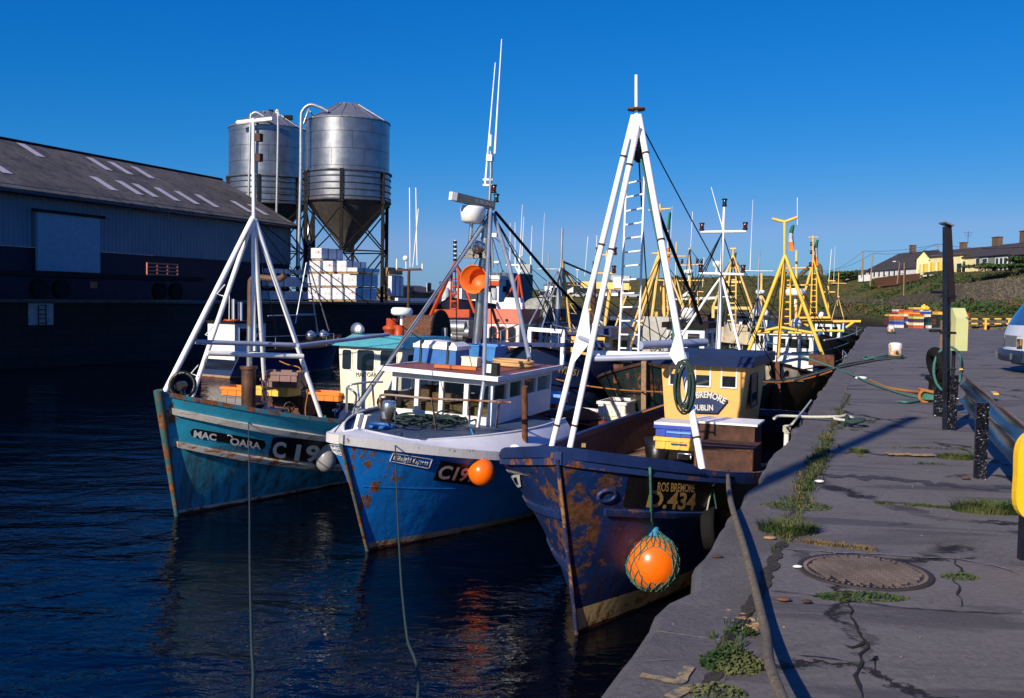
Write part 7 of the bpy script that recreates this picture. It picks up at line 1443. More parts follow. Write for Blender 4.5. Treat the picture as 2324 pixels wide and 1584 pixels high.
# roof items on the bright blue boat
zr_=zt
zrf=TL.z
def BR(q,z): return B.w(B.Z(q,z))
zR=1.0
zR=ZB_ROOF+.01; eB=B.M.to_euler()
def rthing(n,lab,cat,q,z=None): return thing(n,lab,cat,loc=BR(q,zR if z is None else z),rot=eB)
rt=rthing('icebox','blue icebox with strapped white lid on the red wheelhouse roof','icebox',c2(660,365)); mb=MB(); mb.box((.25,0,.12),(.62,.85,.26),tp=.97); mb.build('box_body',M['blue'],rt)
mb=MB(); mb.box((.25,0,.29),(.64,.87,.07)); mb.box((.25,0,.355),(.60,.83,.065),tp=.8); ld=mb.build('lid',M['white'],rt); mb=MB()
for y in(-.26,.28): mb=MB(); mb.box((.25,y,.19),(.655,.04,.42)); mb.build('strap',M['ropedk'],rt)
rt=rthing('blue_bin','open blue plastic bin on the wheelhouse roof behind the icebox','bin',c2(890,355)); mb=MB(); mb.lathe((.5,0,0),[(.40,0),(.44,.26),(.46,.26),(.46,.29),(.42,.29),(.38,.03),(.001,.03)],4,Matrix.Rotation(R(45),3,'Z')@Matrix.Diagonal(V((1,1,1))),sm=False); mb.build('bin_body',mat('bin blue',(.05,.22,.55),.4),rt)
rt=rthing('wooden_plank','orange painted plank lying on the red wheelhouse roof','plank',c2(775,400)); mb=MB(); mb.box((0,0,.03),(.16,.72,.055),rz=.25); mb.build('plank_body',M['orange'] if False else mat('orange plank',(.55,.16,.04),.7),rt)
rt=rthing('foam_block','small cream foam box between the icebox and the bin on the roof','box',c2(862,385)); mb=MB(); mb.box((0,0,.08),(.18,.30,.15)); mb.box((0,0,.158),(.20,.32,.02)); mb.build('box_body',M['cream'],rt)
rt=rthing('hose_coil','thick coil of tan hose on the wheelhouse roof of the bright blue boat','hose coil',c2(1100,385)); mb=MB()
for k_ in range(6): mb.torus((0+.01*k_,0,.03+.022*(k_%4)),.36-.03*(k_%3),.026,None,30,6,(.75,1.05))
mb.build('hose_loops',mat('tan hose',(.55,.33,.13),.6,var=.2),rt)
rt=rthing('roof_lamp','black square lamp at the front corner of the red wheelhouse roof','lamp',c2(985,440)); mb=MB(); mb.box((0,0,.11),(.14,.2,.2)); mb.build('lamp_case',M['black'],rt); mb=MB(); mb.box((-.072,.04,.12),(.012,.08,.14)); mb.build('lens',M['white'],rt)
# orange basket hung on the mast
p=B.w(B.X(c6(830,850),5.2)); ax=(CAM-p).normalized(); ax=(ax*.9+V((-.35,0,-.02))).normalized(); MM=ax.to_track_quat('Z','Y').to_matrix(); rt=thing('orange_basket','orange plastic basket hanging mouth outward on the mast of the bright blue boat','basket',loc=p)
mb=MB(); mb.lathe((0,0,0),[(.001,-.34),(.20,-.34),(.215,-.33),(.265,.0),(.285,.0),(.285,-.03),(.275,-.03),(.25,-.03),(.20,-.31),(.001,-.31)],32,MM); mb.build('basket_body',mat('orange basket',(.68,.13,.01),.45,rust=.6,rcol=((.06,.02,.01),(.3,.2,.15)),rsc=2),rt)
# crates and gear on the teal boat
def onC(q,z): return C.w(C.Z(q,z))
for q,z,c,lab in ((c1(470,990),1.05,'grey','grey fish crate at the bottom behind the rusty exhaust stack'),(c1(472,955),1.22,'grey','grey fish crate in the middle behind the rusty exhaust stack'),(c1(475,925),1.39,'orange','orange fish crate on top behind the rusty exhaust stack'),
                  (c1(645,890),1.75,'grey','lower dull pink fish crate of the pair at the middle of the teal boat'),(c1(645,865),1.93,'grey','upper dull pink fish crate of the pair at the middle of the teal boat'),(c1(620,925),1.55,'yellow','orange yellow fish crate on the stack amidships on the teal boat'),(c1(640,950),1.36,'dkbrown','dark brown fish crate under the stack amidships on the teal boat'),(c1(650,975),1.18,'brown','brown fish crate low on the teal boat deck beside the pale mast leg'),
                  (c1(830,945),1.25,'orange','orange fish crate left of the cream wheelhouse foot'),(c1(925,950),1.2,'red','red fish crate before the cream wheelhouse of the teal boat')):
    m_=cmat('pinkgrey',(.22,.13,.12)) if 'pink' in lab else cmat(c,CC[c]); crate(lab,onC(q,z),.80,.5,.19,-R(18)+.1*math.sin(z*40),m_)
mb=MB(); mb.box(onC(c1(690,965),1.3),(.7,.5,.42),rz=-R(20)); mb.build('rusty_box',M['rust'],label='square rusty winch box beside the crates on the teal boat',cat='winch box')
rt=thing('pot_hauler','black rope wheel with hub standing at the bow of the teal boat','rope wheel',loc=onC(c1(225,885),2.15)); mb=MB(); mb.torus((0,0,0),.2,.035,Matrix.Rotation(R(80),3,'X'),22,8); mb.tube([V((0,.05,0)),V((0,-.2,0))],.07,10); mb.tube([V((0,0,0)),V((0,0,-.5))],.04,6); mb.build('wheel_rim',M['black'],rt)
for i,q in enumerate(((c1(665,975)),(c1(690,1015)))):
    rt=thing('hand_wheel',['upper small black hand wheel on the teal boat deck','lower small rusty hand wheel on the teal boat deck'][i],'hand wheel',loc=onC(q,1.4-.1*i)); mb=MB(); mb.torus((0,0,0),.10,.014,Matrix.Rotation(R(75),3,'X'),18,6); mb.tube([V((0,0,0)),V((0,.25,-.2))],.02,6); mb.tube([V((-.1,0,0)),V((.1,0,0))],.01,5); mb.build('wheel_rim',M['black' if i==0 else 'rust'],rt)
mb=MB(); rn=random.Random(2); p=C.w(C.X(c1(565,900),3.0))
for k_ in range(12): mb.torus(p+V((rn.gauss(0,.03),rn.gauss(0,.03),.25-.045*k_)),.035,.009,Matrix.Rotation(R(90*(k_%2)),3,'Z')@Matrix.Rotation(R(80),3,'X'),10,5,(1,1.4))
mb.build('rusty_chain',M['rustdark'],label='short rusty chain hanging beside the exhaust of the teal boat',cat='chain')
mb=MB(); q=[C.w(C.X(c1(x_,y_),3.8)) for x_,y_ in((625,785),(660,800),(710,815),(712,860),(740,915),(732,980),(735,1040))]; mb.tube(bez(q,5),.014,5); mb.build('orange_hose',M['ropeor'],label='thin orange hose looping down beside the right mast leg of the teal boat',cat='hose')
# crates on the navy boat
def onA(q,z): return A.w(A.Z(q,z))
aA=R(-22.5)
a_=A.w(A.X(c3(768,655),5.2)); 
for dz,c,lab in((0,'yellow','yellow orange fish crate at the bottom before the yellow wheelhouse'),(.20,'blue','blue fish crate with white rim on the yellow crate before the wheelhouse')):
    rt=crate(lab,a_+V((.1,.25,dz-.02)),.80,.55,.19,aA,cmat(c,CC[c]))
    mb=MB(); 
    if c=='blue': mb.box((0,0,.20),(.82,.57,.05)); mb.build('rim',cmat('white',CC['white']),rt); mb=MB(); mb.box((0,-.295,.075),(.40,.01,.03)); mb.build('label_print',cmat('lightblue',CC['lightblue']),rt)
    else: mb.box((0,-.295,.09),(.25,.01,.025)); mb.build('label_print',M['letterdk'],rt)
rt=thing('fish_store','upper rusty brown steel box with white lid right of the crates','steel box',loc=A.w(A.X(c3(965,605),5.0)),rot=(0,0,aA)); mb=MB(); mb.box((0,.3,0),(.92,.7,.40)); mb.build('box_body',M['rustdark'],rt); mb=MB(); mb.box((0,.3,.215),(1.0,.75,.03)); mb.build('lid',M['white'],rt)
rt=thing('fish_store','lower rusty brown steel box behind the port rail of the navy boat','steel box',loc=A.w(A.X(c3(965,705),4.3)),rot=(0,0,aA)); mb=MB(); mb.box((0,.3,-.05),(.85,.8,.5)); mb.build('box_body',M['rustdark'],rt); mb=MB(); 
for x in(-.40,.40): mb.box((x,-.105,-.05),(.03,.02,.5))
mb.box((0,-.105,.18),(.85,.02,.03)); mb.box((0,-.105,-.27),(.85,.02,.03)); mb.build('frame_edge',M['rust'],rt)
mb=MB(); 
for k_ in range(7): p=onA(c3(560+k_*6,690-k_*5),.9); mb.box(p,(.12,1.0,.04),rz=aA-.6+.06*k_)
mb.build('scrap_boards',M['wood'],label='loose brown boards on the dark deck of the navy boat',cat='boards')
# ================= mooring ropes =================
def wrope(lab,pts,r,mt,smooth=True,cat='rope',name='mooring_rope'):
    mb=MB(); mb.tube(bez(pts,8) if smooth else pts,r,8); return mb.build(name,M[mt],label=lab,cat=cat)
rtA=W.at((1652,1070),11.9)
wrope('thick brown mooring rope running over the quay from the navy boat',[rtA,W.at((1657,1130),8.0),W.at((1690,1245),6.1),W.at((1735,1420),4.7),W.at((1775,1584),3.5),V((.80,1.2,.32)),V((.65,-.8,.16))],.0235,'ropebr')
wrope('thin dark green rope from the teal boat down to the near water edge',[W.at((564,938),17.2),W.at((566,1100),12.0),W.at((567,1270),8.2),W.at((571,1450),5.6),W.at((573,1600),4.4),V((-.5,1.6,-.02))],.009,'ropedk')
wrope('thin grey green rope from the bright blue boat bow to the near quay',[W.at((896,972),14.6),W.at((901,1130),10.6),W.at((909,1290),7.6),W.at((916,1375),6.5),W.at((925,1450),5.6),W.at((948,1600),4.3),V((-.3,1.2,-.02))],.009,'ropedk')
def bollard(lab,c,r,h):
    rt=thing('bollard',lab,'bollard',loc=c,group='white topped quay bollards'); t_=bpy.data.materials.get('rusty white bollard')
    if not t_:
        t=NT('rusty white bollard'); x,y,z=t.xyz(); n=t.noise(scale=8,det=7,rough=.7); m=t.ramp(t.math('ADD',n,t.math('MULTIPLY',z,-.55)),[(.28,0),(.40,1)]); t_=t.out(t.mix(m,(.75,.74,.70),t.mix(n,(.12,.04,.015),(.65,.36,.14))),.7)
    mb=MB(); mb.lathe((0,0,0),[(r*1.02,0),(r*.96,h*.1),(r*.97,h*.55),(r*1.0,h*.78),(r*.97,h*.88),(r*.8,h*.96),(r*.45,h*1.0),(.001,h*1.01)],28); mb.build('bollard_post',t_,rt)
    mb=MB(); mb.lathe((-.02,-r*.98,h*.36),[(.001,-.05),(.05,-.02),(.03,.06),(.001,.07)],8); mb.build('bollard_peg',M['rustdark'],rt)
    mb=MB(); 
    for k_ in range(3): mb.torus((0,0,.03+.035*k_),r*1.12,.02,Matrix.Rotation(R(2*k_),3,'X'),24,6)
    mb.build('rope_turns',M['ropedk'],rt)
c1b=W.Z((2031,814),0); bollard('nearer white topped rusty bollard with ropes round its foot',c1b,.20,.50)
c2b=W.Z((2022,757),0); bollard('farther small rusty white bollard in front of the coloured crates',c2b,.20,.46)
c3b=W.Z((2120,912),0); rt=thing('iron_bollard','low black iron bollard wound with rusty and green ropes behind the tall pole','bollard',loc=c3b); mb=MB(); mb.lathe((0,0,0),[(.22,0),(.20,.04),(.11,.08),(.10,.34),(.17,.40),(.17,.46),(.001,.48)],20); mb.build('bollard_post',M['black'],rt)
mb=MB(); 
for k_ in range(4): mb.torus((0,0,.05+.03*k_),.26-.02*k_,.02,Matrix.Rotation(R(3*k_-4),3,'X'),24,6)
mb.build('rope_turns',M['ropeg'],rt); mb=MB(); mb.torus((-.05,0,.17),.20,.028,Matrix.Rotation(R(12),3,'Y'),20,7); mb.torus((-.2,-.1,.10),.10,.028,Matrix.Rotation(R(80),3,'X'),14,7); mb.build('rusty_rope_turns',M['ropeor'],rt)
Z0=lambda q,z=.03:W.Z(q,z)
def E2(x,y): return e2(x,y)
wrope('rusty orange rope leading left from the low iron bollard across the quay',[Z0(E2(700,1330),.10),Z0(E2(560,1322)),Z0(E2(400,1298)),Z0(E2(330,1275)),Z0(E2(250,1240))],.028,'ropeor')
wrope('green rope lying on the quay from the low iron bollard to the boats',[Z0(E2(690,1375)),Z0(E2(540,1352)),Z0(E2(380,1305)),Z0(E2(230,1250)),Z0(E2(110,1195)),Z0(E2(-20,1145)),W.at(E2(-260,1060),26)],.024,'ropeg')
wrope('short loose green rope end on the quay left of the iron bollard',[Z0(E2(460,1395)),Z0(E2(520,1402)),Z0(E2(600,1392)),Z0(E2(660,1378))],.022,'ropeg')
wrope('bundle rope from the near bollard back to the quay edge, upper strand',[Z0(E2(395,1065)),Z0(E2(300,1075)),Z0(E2(200,1100)),Z0(E2(80,1120)),W.at(E2(-150,1180),24)],.03,'ropedk')
wrope('bundle rope from the near bollard to the quay edge, lower strand',[Z0(E2(400,1080)),Z0(E2(300,1090)),Z0(E2(140,1120)),Z0(E2(0,1150)),W.at(E2(-320,1240),22)],.026,'ropebr')
wrope('green rope tangle beside the near bollard',[Z0(E2(390,1050)),Z0(E2(340,1060)),Z0(E2(280,1072)),Z0(E2(220,1066)),Z0(E2(205,1080)),Z0(E2(300,1080)),Z0(E2(370,1070))],.03,'ropeg')
for i,(a_,b_,m_,lab) in enumerate(((c7(1940,1455),c7(1230,1560),'ropedk','dark rope slanting from the yellow A frame foot to the quay'),(c7(2050,1420),c7(1300,1600),'ropeg','green rope slanting low between the boats and the quay edge'),(c7(2100,1250),c7(1640,1330),'ropeg','taut green rope from the yellow frame boat up to the quay'),(c7(1960,1480),c7(1320,1560),'ropeor','orange rope slanting from the quay edge toward the near boats'),(c7(2080,1370),c7(1500,1480),'ropedk','taut dark rope beside the white bow panels'),(c7(2200,1140),c7(1900,1230),'ropewh','thin pale rope from the far boats to the quay'))):
    pa=W.Z(a_,.02); pb=W.at(b_,min(pa.y-1.5,27)); mb=MB(); mb.tube(sag(pa,pb,.12),.022,5); mb.build('mooring_rope',M[m_],label=lab,cat='rope')
wrope('pale rope from a white post up over the quay edge',[W.at(d2(1755,600),17.5),W.Z(d2(1800,575),.05),W.Z(d2(1900,460),.05),W.Z(d2(1985,350),.04)],.016,'ropewh')
rt=thing('mooring_post','white mooring post with rope turns at the quay edge beside the dark water','post',loc=W.at(d2(1748,740),17.2)); q=W.at(d2(1760,590),17.2)-rt.location; mb=MB(); mb.tube([V((0,0,-1)),q],.045,10); mb.build('post_shaft',M['hwhite'],rt); mb=MB()
for k_ in range(5): mb.torus(q+V((0,0,-.02*k_)),.06,.014,Matrix.Rotation(R(14*k_-20),3,'X'),16,6)
mb.build('rope_turns',M['ropewh'],rt)
wrope('orange rope stretched level behind the yellow wheelhouse',[W.at(d5(250,570),24),W.at(d5(520,640),23),W.at(d5(810,700),22),W.at(d5(1200,745),21),W.at(d5(1620,765),19)],.016,'ropeor')
wrope('orange rope running up to the left side of the yellow wheelhouse',[W.at(d5(1380,980),18.6),W.at(d5(1620,900),18)],.018,'ropeor')
p=Z0(d1(1190,190)); wrope('small tangle of pale rope on the quay by the grass joint',[p+V((-.75,.25,0)),p+V((-.6,.42,.02)),p+V((-.2,.35,.02)),p+V((.1,.1,.06)),p+V((.3,.2,.05)),p+V((.25,-.1,.03)),p+V((0,-.05,.05)),p+V((.2,.1,.08))],.02,'ropewh',name='rope_tangle')
mb=MB(); p=Z0(d1(1235,205)); mb.tube(bez([p,p+V((.15,.1,.05)),p+V((.25,-.1,.08)),p+V((.05,-.12,.05)),p+V((.1,.12,.1))],5),.03,6); mb.build('rope_tangle',M['ropedk'],label='dark knot of rope on the quay beside the pale tangle',cat='rope')
# ================= quay furniture =================
dirp=(W.Z((2223,1085),0)-W.Z((2160,975),0)).normalized(); pn=V((dirp.y,-dirp.x,0)); pn=pn if pn.x>0 else -pn
rt=thing('crash_barrier','black painted steel crash barrier on wet looking posts along the quay','barrier')
t=NT('tar paint'); v=t.n('ShaderNodeTexVoronoi',feature='F1'); v.inputs['Scale'].default_value=34; t.l(t.co(),v.inputs['Vector']); t.bump(v.outputs[0],.9,.03); M['tar']=t.out(t.mix(t.ramp(t.noise(scale=30,det=4),[(.66,0),(.70,1)]),(.006,.005,.006),(.5,.5,.5)),.12,0,.7)
M['barrier']=mat('blue black rail paint',(.010,.014,.024),.25,var=.7,bump=.5,bs=8,spec=.6)
pp=[W.Z((2160,975),0),W.Z((2223,1085),0)]; sp=(pp[1]-pp[0]).length; 
for k_ in range(-0,4):
    p=pp[0]+dirp*sp*k_; mb=MB(); mb.box(p+V((0,0,.36)),(.115,.11,.74),rz=math.atan2(dirp.y,dirp.x)); mb.build('barrier_post',M['tar'],rt)
mb=MB(); prof=[(0,.36),(.05,.38),(.085,.43),(.085,.47),(.03,.52),(.0,.55),(.03,.58),(.085,.63),(.085,.67),(.05,.72),(0,.74)]
a0=pp[0]-dirp*.5; a1=pp[0]+dirp*sp*4
n_=40; mb.grid(lambda u,v:(lambda i,f:(a0.lerp(a1,u)+pn*(.10+(prof[i][0]*(1-f)+prof[min(i+1,10)][0]*f))+V((0,0,(prof[i][1]*(1-f)+prof[min(i+1,10)][1]*f)+.008*math.sin(u*40)))))(min(9,int(v*10)),v*10-min(9,int(v*10))),n_,20); mb.build('barrier_rail',M['barrier'],rt)
mb=MB(); mb.tube([a0+pn*.10+V((0,0,.75)),a1+pn*.10+V((0,0,.748))],.008,6); mb.build('rail_lip',mat('worn yellow rail edge',(.12,.11,.08),.6,rust=.45),rt)
for q in(e3(320,45),e3(575,225)): 
    p=W.Z(q,.77); mb=MB(); mb.bar(p-dirp*.13,p+dirp*.13,.05,.012); mb.build('yellow_paint_mark',M['yellow'],rt)
# tall double pole
pb0=W.Z((2144,975),0); rt=thing('tall_pole','tall black double steel pole beside the crash barrier with a tilted cap','pole',loc=pb0)
tp=W.at(e2(822,100),pb0.y)-pb0
mb=MB(); mb.box((tp*.5),(.055,.07,tp.z),rz=0); mb=MB(); mb.bar(V((0,0,0)),tp+V((-.025,0,0)),.045,.05); mb.build('pole_tube',M['barrier'],rt); mb=MB(); mb.bar(V((.075,.1,0)),tp+V((.045,.05,0)),.05,.05); mb.build('pole_tube',M['barrier'],rt)
mb=MB(); mb.bar(V((.035,.04,1.7)),tp+V((.01,.02,0)),.095,.08); mb.build('pole_sleeve',mat('brown black sleeve',(.02,.012,.012),.3,rust=.66),rt)
mb=MB()
for f_ in(.30,.48,.66): p=tp*f_; mb.box(p+V((.05,.05,0)),(.16,.15,.03))
mb.build('pole_clamp',M['black'],rt)
a=W.at(e2(787,68),pb0.y)-pb0; b=W.at(e2(850,95),pb0.y)-pb0; mb=MB(); mb.bar(a,b,.22,.02); mb.build('tilted_cap',M['steel'],rt)
# tyre and rope behind pole
ct=W.at(e2(755,1125),14.6); rt=thing('spare_tyre','black tyre hanging behind the tall pole with a green rope loop','tyre',loc=ct); mb=MB(); mb.torus((0,0,0),.19,.085,Matrix.Rotation(R(75),3,'Y'),28,12); mb.build('tyre_ring',M['tyre'],rt)
mb=MB(); mb.torus((.08,-.16,-.05),.30,.02,Matrix.Rotation(R(90),3,'X'),28,7,(.7,1.1)); mb.build('rope_loop',M['ropeg'],rt)
mb=MB(); mb.tube([V((.05,0,-.2)),V((.05,0,-ct.z))],.09,10); mb.build('tyre_stand',M['tar'],rt)
# pale yellow green cabinet beyond the pole
Yc=15.2; q=[W.at(e5(*k_),Yc) for k_ in((228,1108),(408,1108),(408,500),(240,495),(222,640))]
rt=thing('lifebuoy_cabinet','pale yellow green angled housing mounted right of the tall pole','cabinet',loc=q[0]); w_=q[1]-q[0]; zt_=q[2].z-q[0].z; zm=q[4].z-q[0].z
mb=MB(); pr=[V((0,0,0)),V((0,0,zm)),V((0,.14,zt_)),V((0,.40,zt_)),V((0,.40,0))]; mb.prism(pr,V((w_.x,0,0))); fixn(mb.build('housing',mat('pale lime plastic',(.55,.56,.26),.35,var=.08,bump=.15,bs=60),rt))
mb=MB(); mb.bar(V((-.07,.2,-.0)),V((-.07,.2,zt_-.2)),.09,.12); mb.build('back_board',M['wood'],rt); mb=MB(); mb.tube([V((-.07,.25,.3)),V((-.35,.1,.3))],.025,6); mb.tube([V((-.07,.25,.9)),V((-.35,.1,.9))],.025,6); mb.tube([V((.1,.25,0)),V((.1,.25,-q[0].z))],.03,8); mb.build('bracket',M['black'],rt)
mb=MB()
for k_ in range(9): mb.box((w_.x+.012,.06,zt_*.86-.03*k_-k_*.012),(.03,.05,.03))
mb.build('reflector_strip',M['orange'],rt)
# yellow lifebuoy stand at the right edge
p0=W.Z((2322,1278),0); rt=thing('yellow_marker_board','rounded yellow board on a black post at the right edge of the quay','board',loc=p0); a=W.at((2306,1060),p0.y)-p0
cx_=a.x+.32; mb=MB(); poly=[]; zc=(W.at((2310,1080),p0.y)-p0).z; hh=.315
for k_ in range(40):
    an=2*math.pi*k_/40; x=math.copysign(abs(math.cos(an))**.6,math.cos(an)); z=math.copysign(abs(math.sin(an))**.6,math.sin(an)); poly.append(V((cx_+.32*x*(1-.04*math.cos(3*z)),0,zc+hh*z)))
mb.prism(poly,V((0,.06,0))); fixn(mb.build('board_panel',mat('yellow board paint',(.90,.52,.02),.4,var=.05),rt)); mb=MB(); mb.bar(V((.05,.09,0)),V((.05,.09,zc+.2)),.06,.06); mb.build('board_post',M['barrier'],rt)
# manhole, sunk wood, grass, marks
mc=W.Z((1962,1299),0); rt=thing('manhole_cover','large round rusty manhole cover with raised square tread set in the quay','manhole cover',loc=mc+V((0,0,.006)),rot=(0,0,.1)); 
mb=MB(); mb.lathe((0,0,0),[(.40,-.002),(.40,.006),(.375,.008),(.37,.0),(.001,.0)],48); mb.build('cover_plate',mat('cast iron plate',(.035,.026,.025),.75,var=.5,bump=.5),rt)
mb=MB(); s_=.052
for i in range(-6,7):
    for j in range(-9,10):
        x,y=i*.058+(.029 if j%2 else 0)*0,j*.038
        if math.hypot(x,y)<.325: mb.box((x,y,.009),(.036,.022,.020),tp=.85)
for k_ in range(64): a=2*math.pi*k_/64; mb.box((.352*math.cos(a),.352*math.sin(a),.006),(.022,.016,.008),rz=a)
mb.build('raised_tread',mat('cast iron tread',(.13,.10,.09),.6,var=.5,bump=.4),rt)
p=W.Z(d1(1580,360),.008); rt=thing('sunken_plank','split pale wooden block set in the quay surface','wooden block',loc=p); mb=MB(); n=14
mb.grid(lambda u,v:V(((u-.5)*.52+.02*noise.noise(V((v*5,0,0))),(v-.5)*.17+.02*math.sin(u*7),.012+.012*noise.noise(V((u*9,v*5,0))))),14,4); mb.build('block_wood',mat('split wood',(.40,.25,.10),.8,var=.5,vs=20,bump=1,bs=40),rt)
t=NT('worn road paint'); n=t.noise(scale=25,det=6,rough=.8); M['ypaint']=t.out(t.mix(t.ramp(n,[(.42,0),(.55,1)]),(.11,.10,.09),(.36,.26,.11)),.8)
def stroke(pts,w,lab):
    P=bez([W.Z(d1(*q),.012) for q in pts],6); mb=MB(); vs=[];
    for i,p_ in enumerate(P):
        t_=(P[min(i+1,len(P)-1)]-P[max(i-1,0)]).normalized(); n_=V((-t_.y,t_.x,0))*w/2; vs+=[p_-n_,p_+n_]
    mb.add(vs,[(2*i,2*i+2,2*i+3,2*i+1) for i in range(len(P)-1)]); return mb.build('painted_mark',M['ypaint'],kind='structure')
stroke([(218,1465),(300,1480),(410,1500),(435,1465),(465,1425)],.05,'')
stroke([(365,1580),(430,1545),(500,1525),(560,1525)],.06,'')
# stones and litter
rn=random.Random(21)
for i,(q,c,s_,lab) in enumerate(((d1(940,1085),'rust',.026,'small rusty brown stone near the manhole on the quay'),(d1(605,868),'rust',.022,'rusty iron ring stub at the quay edge'),(d1(870,775),'wood',.03,'pale splinter on the quay left of the grass clumps'),(d1(1120,490),'hwhite',.03,'white chip on the quay beside the grass joint'),(d1(1010,920),'hwhite',.02,'white speck between the rope and the manhole'),(e2(185,1222),'hwhite',.09,'white flat stone on the quay beside the green rope'),(d1(1055,1095),'rustdark',.02,'dark pebble near the manhole'),(e3(360,855),'rust',.03,'brown leaf like scrap at the foot of a barrier post'),(d1(2110,1130-560),'hwhite',.02,'tiny white chip at the far side of the quay'))):
    p=W.Z(q,.02); mb=MB(); mb.sph(p,s_,8,6,(1.6,.8,.45)); mb.build('stone',M[c],label=lab,cat='stone')
mb=MB()
for i in range(900):
    a=rn.uniform(-2,22) if i%3 else rn.uniform(20,60); b=rn.uniform(0.1,8+a*.3); p=quay(a,b,.004); s_=rn.uniform(.003,.011)*(1+.05*a); 
    mb.add([p+V((-s_,0,0)),p+V((0,-s_,0)),p+V((s_,0,0)),p+V((0,s_,0)),p+V((0,0,s_))],[(0,1,4),(1,2,4),(2,3,4),(3,0,4)])
mb.build('grit',M['coping'],kind='stuff',label='scattered grit and chips on the quay surface',cat='grit')
M['grass']=None
t=NT('quay grass'); n=t.noise(scale=3,det=4); M['grass']=t.out(t.mix(t.ramp(n,[(.35,0),(.6,1)]),(.018,.045,.010),(.075,.085,.03)),.7,0,.2)
M['drygrass']=mat('dry grass',(.15,.105,.045),.8,var=.5,vs=10)
def blades(mb,c,n,rad,h,el=1,rz=0):
    for _ in range(n):
        rr=rad*math.sqrt(rn.random()); a=rn.uniform(0,6.28); p=c+V((math.cos(a)*rr*el,math.sin(a)*rr,0)); hh=h*rn.uniform(.4,1); d=V((math.cos(a),math.sin(a),0))*rn.uniform(.1,.9)*hh+V((rn.gauss(0,.2),rn.gauss(0,.2),0))*hh; w=V((-math.sin(a),math.cos(a),0))*rn.uniform(.003,.006)
        m_=p+d*.45+V((0,0,hh*.65)); e_=p+d+V((0,0,hh*.8)); mb.add([p-w,p+w,m_+w*.8,m_-w*.8,e_],[(0,1,2,3),(3,2,4)])
g1=MB(); d_=MB()
J=[(1690,1400),(1740,1290),(1780,1210),(1815,1130),(1850,1060),(1873,1005),(1890,960),(1905,925),(1915,900)]
JW=[W.Z(q,0) for q in((1180*.0+d1(620,1450)[0],d1(620,1450)[1]),d1(700,1290),d1(790,1140),d1(930,780),d1(960,700),d1(1010,600),d1(1050,520),d1(1085,440),d1(1120,370),d1(1160,270),d1(1200,190),d1(1225,130),d1(1250,70),d1(1265,20))]
for i in range(len(JW)-1):
    dens=[6,3,2,34,14,40,60,70,60,26,30,12,8][i]
    for k_ in range(dens): c=JW[i].lerp(JW[i+1],rn.random())+V((rn.gauss(0,.045),rn.gauss(0,.05),0)); blades(g1 if rn.random()<.85 else d_,c,9,.05,.07 if i<9 else .055)
for (qa,qb,n) in((d1(1480,318),d1(1900,330),26),(d1(1560,610),d1(1780,628),30),(d1(1390,600),d1(1470,605),14),(d1(1620,402),d1(1760,408),12),(d1(1000,790),d1(1390,835),40),(d1(1290,235),d1(1390,190),20),(d1(1290,330),d1(1340,370),20)):
    for k_ in range(n): blades(g1 if qa[1]<1200 else d_,W.Z(qa,0).lerp(W.Z(qb,0),rn.random())+V((rn.gauss(0,.02),rn.gauss(0,.02),0)),8,.035,.03)
for k_ in range(40): blades(d_,W.Z(d1(1020,795),0).lerp(W.Z(d1(1390,840),0),rn.random()),8,.05,.022)
g1.build('grass',M['grass'],kind='stuff',label='grass growing along the joint of the quay',cat='grass'); d_.build('dry_grass',M['drygrass'],kind='stuff',label='dry grass in the joints of the quay',cat='dry grass')
for i,(q,n,rad,h,el,lab,lf) in enumerate(((d1(1990,640),1100,.17,.10,1.9,'wide grass tuft at the foot of the yellow board',0),(d1(1830,375),700,.14,.07,1.8,'grass tuft at the foot of the second barrier post',0),(d1(960,745),600,.16,.10,1.3,'spiky grass tuft below the leafy weed on the joint',0),(d1(1320,345),300,.10,.07,1,'small grass tuft in the middle of the quay',0),
     (d1(1000,620),500,.17,.05,1.7,'flat leafy dark green weed on the joint of the quay',1),(d1(675,1420),900,.13,.10,1.1,'bushy bright green weed near the bottom of the picture',1),(d1(1330,1078),420,.09,.03,3.0,'low leafy weed strip below the manhole cover',1),(d1(725,1260),120,.06,.05,1.4,'small weed in the crack above the bushy one',1),(d1(600,1565),200,.09,.05,1.4,'dark weed at the bottom edge of the picture',1),(d1(1830,975),140,.07,.03,1.8,'tiny weed at the crack right of the manhole',1))):
    mb=MB(); c=W.Z(q,.0)
    if lf:
        for _ in range(n):
            rr=rad*math.sqrt(rn.random()); a=rn.uniform(0,6.28); p=c+V((math.cos(a)*rr*el,math.sin(a)*rr,h*rn.random()*(1.2-rr/rad))); u=V((rn.uniform(-1,1),rn.uniform(-1,1),rn.uniform(-.2,.8))).normalized()*rn.uniform(.008,.02); v=u.orthogonal().normalized()*.007; mb.add([p-u,p+v,p+u,p-v],[(0,1,2,3)])
    else: blades(mb,c,n,rad,h,el)
    mb.build('weed_clump',M['grass'],label=lab,cat='weed')
mb=MB(); 
for k_ in range(40): p=W.Z(d1(770,1210),.0)+V((rn.gauss(0,.07),rn.gauss(0,.09),0)); mb.sph(p,rn.uniform(.006,.022),6,4,(1.3,1,.6))
mb.build('rubble',M['wood'],kind='stuff',label='crumbled rubble in the broken joint of the quay',cat='rubble')
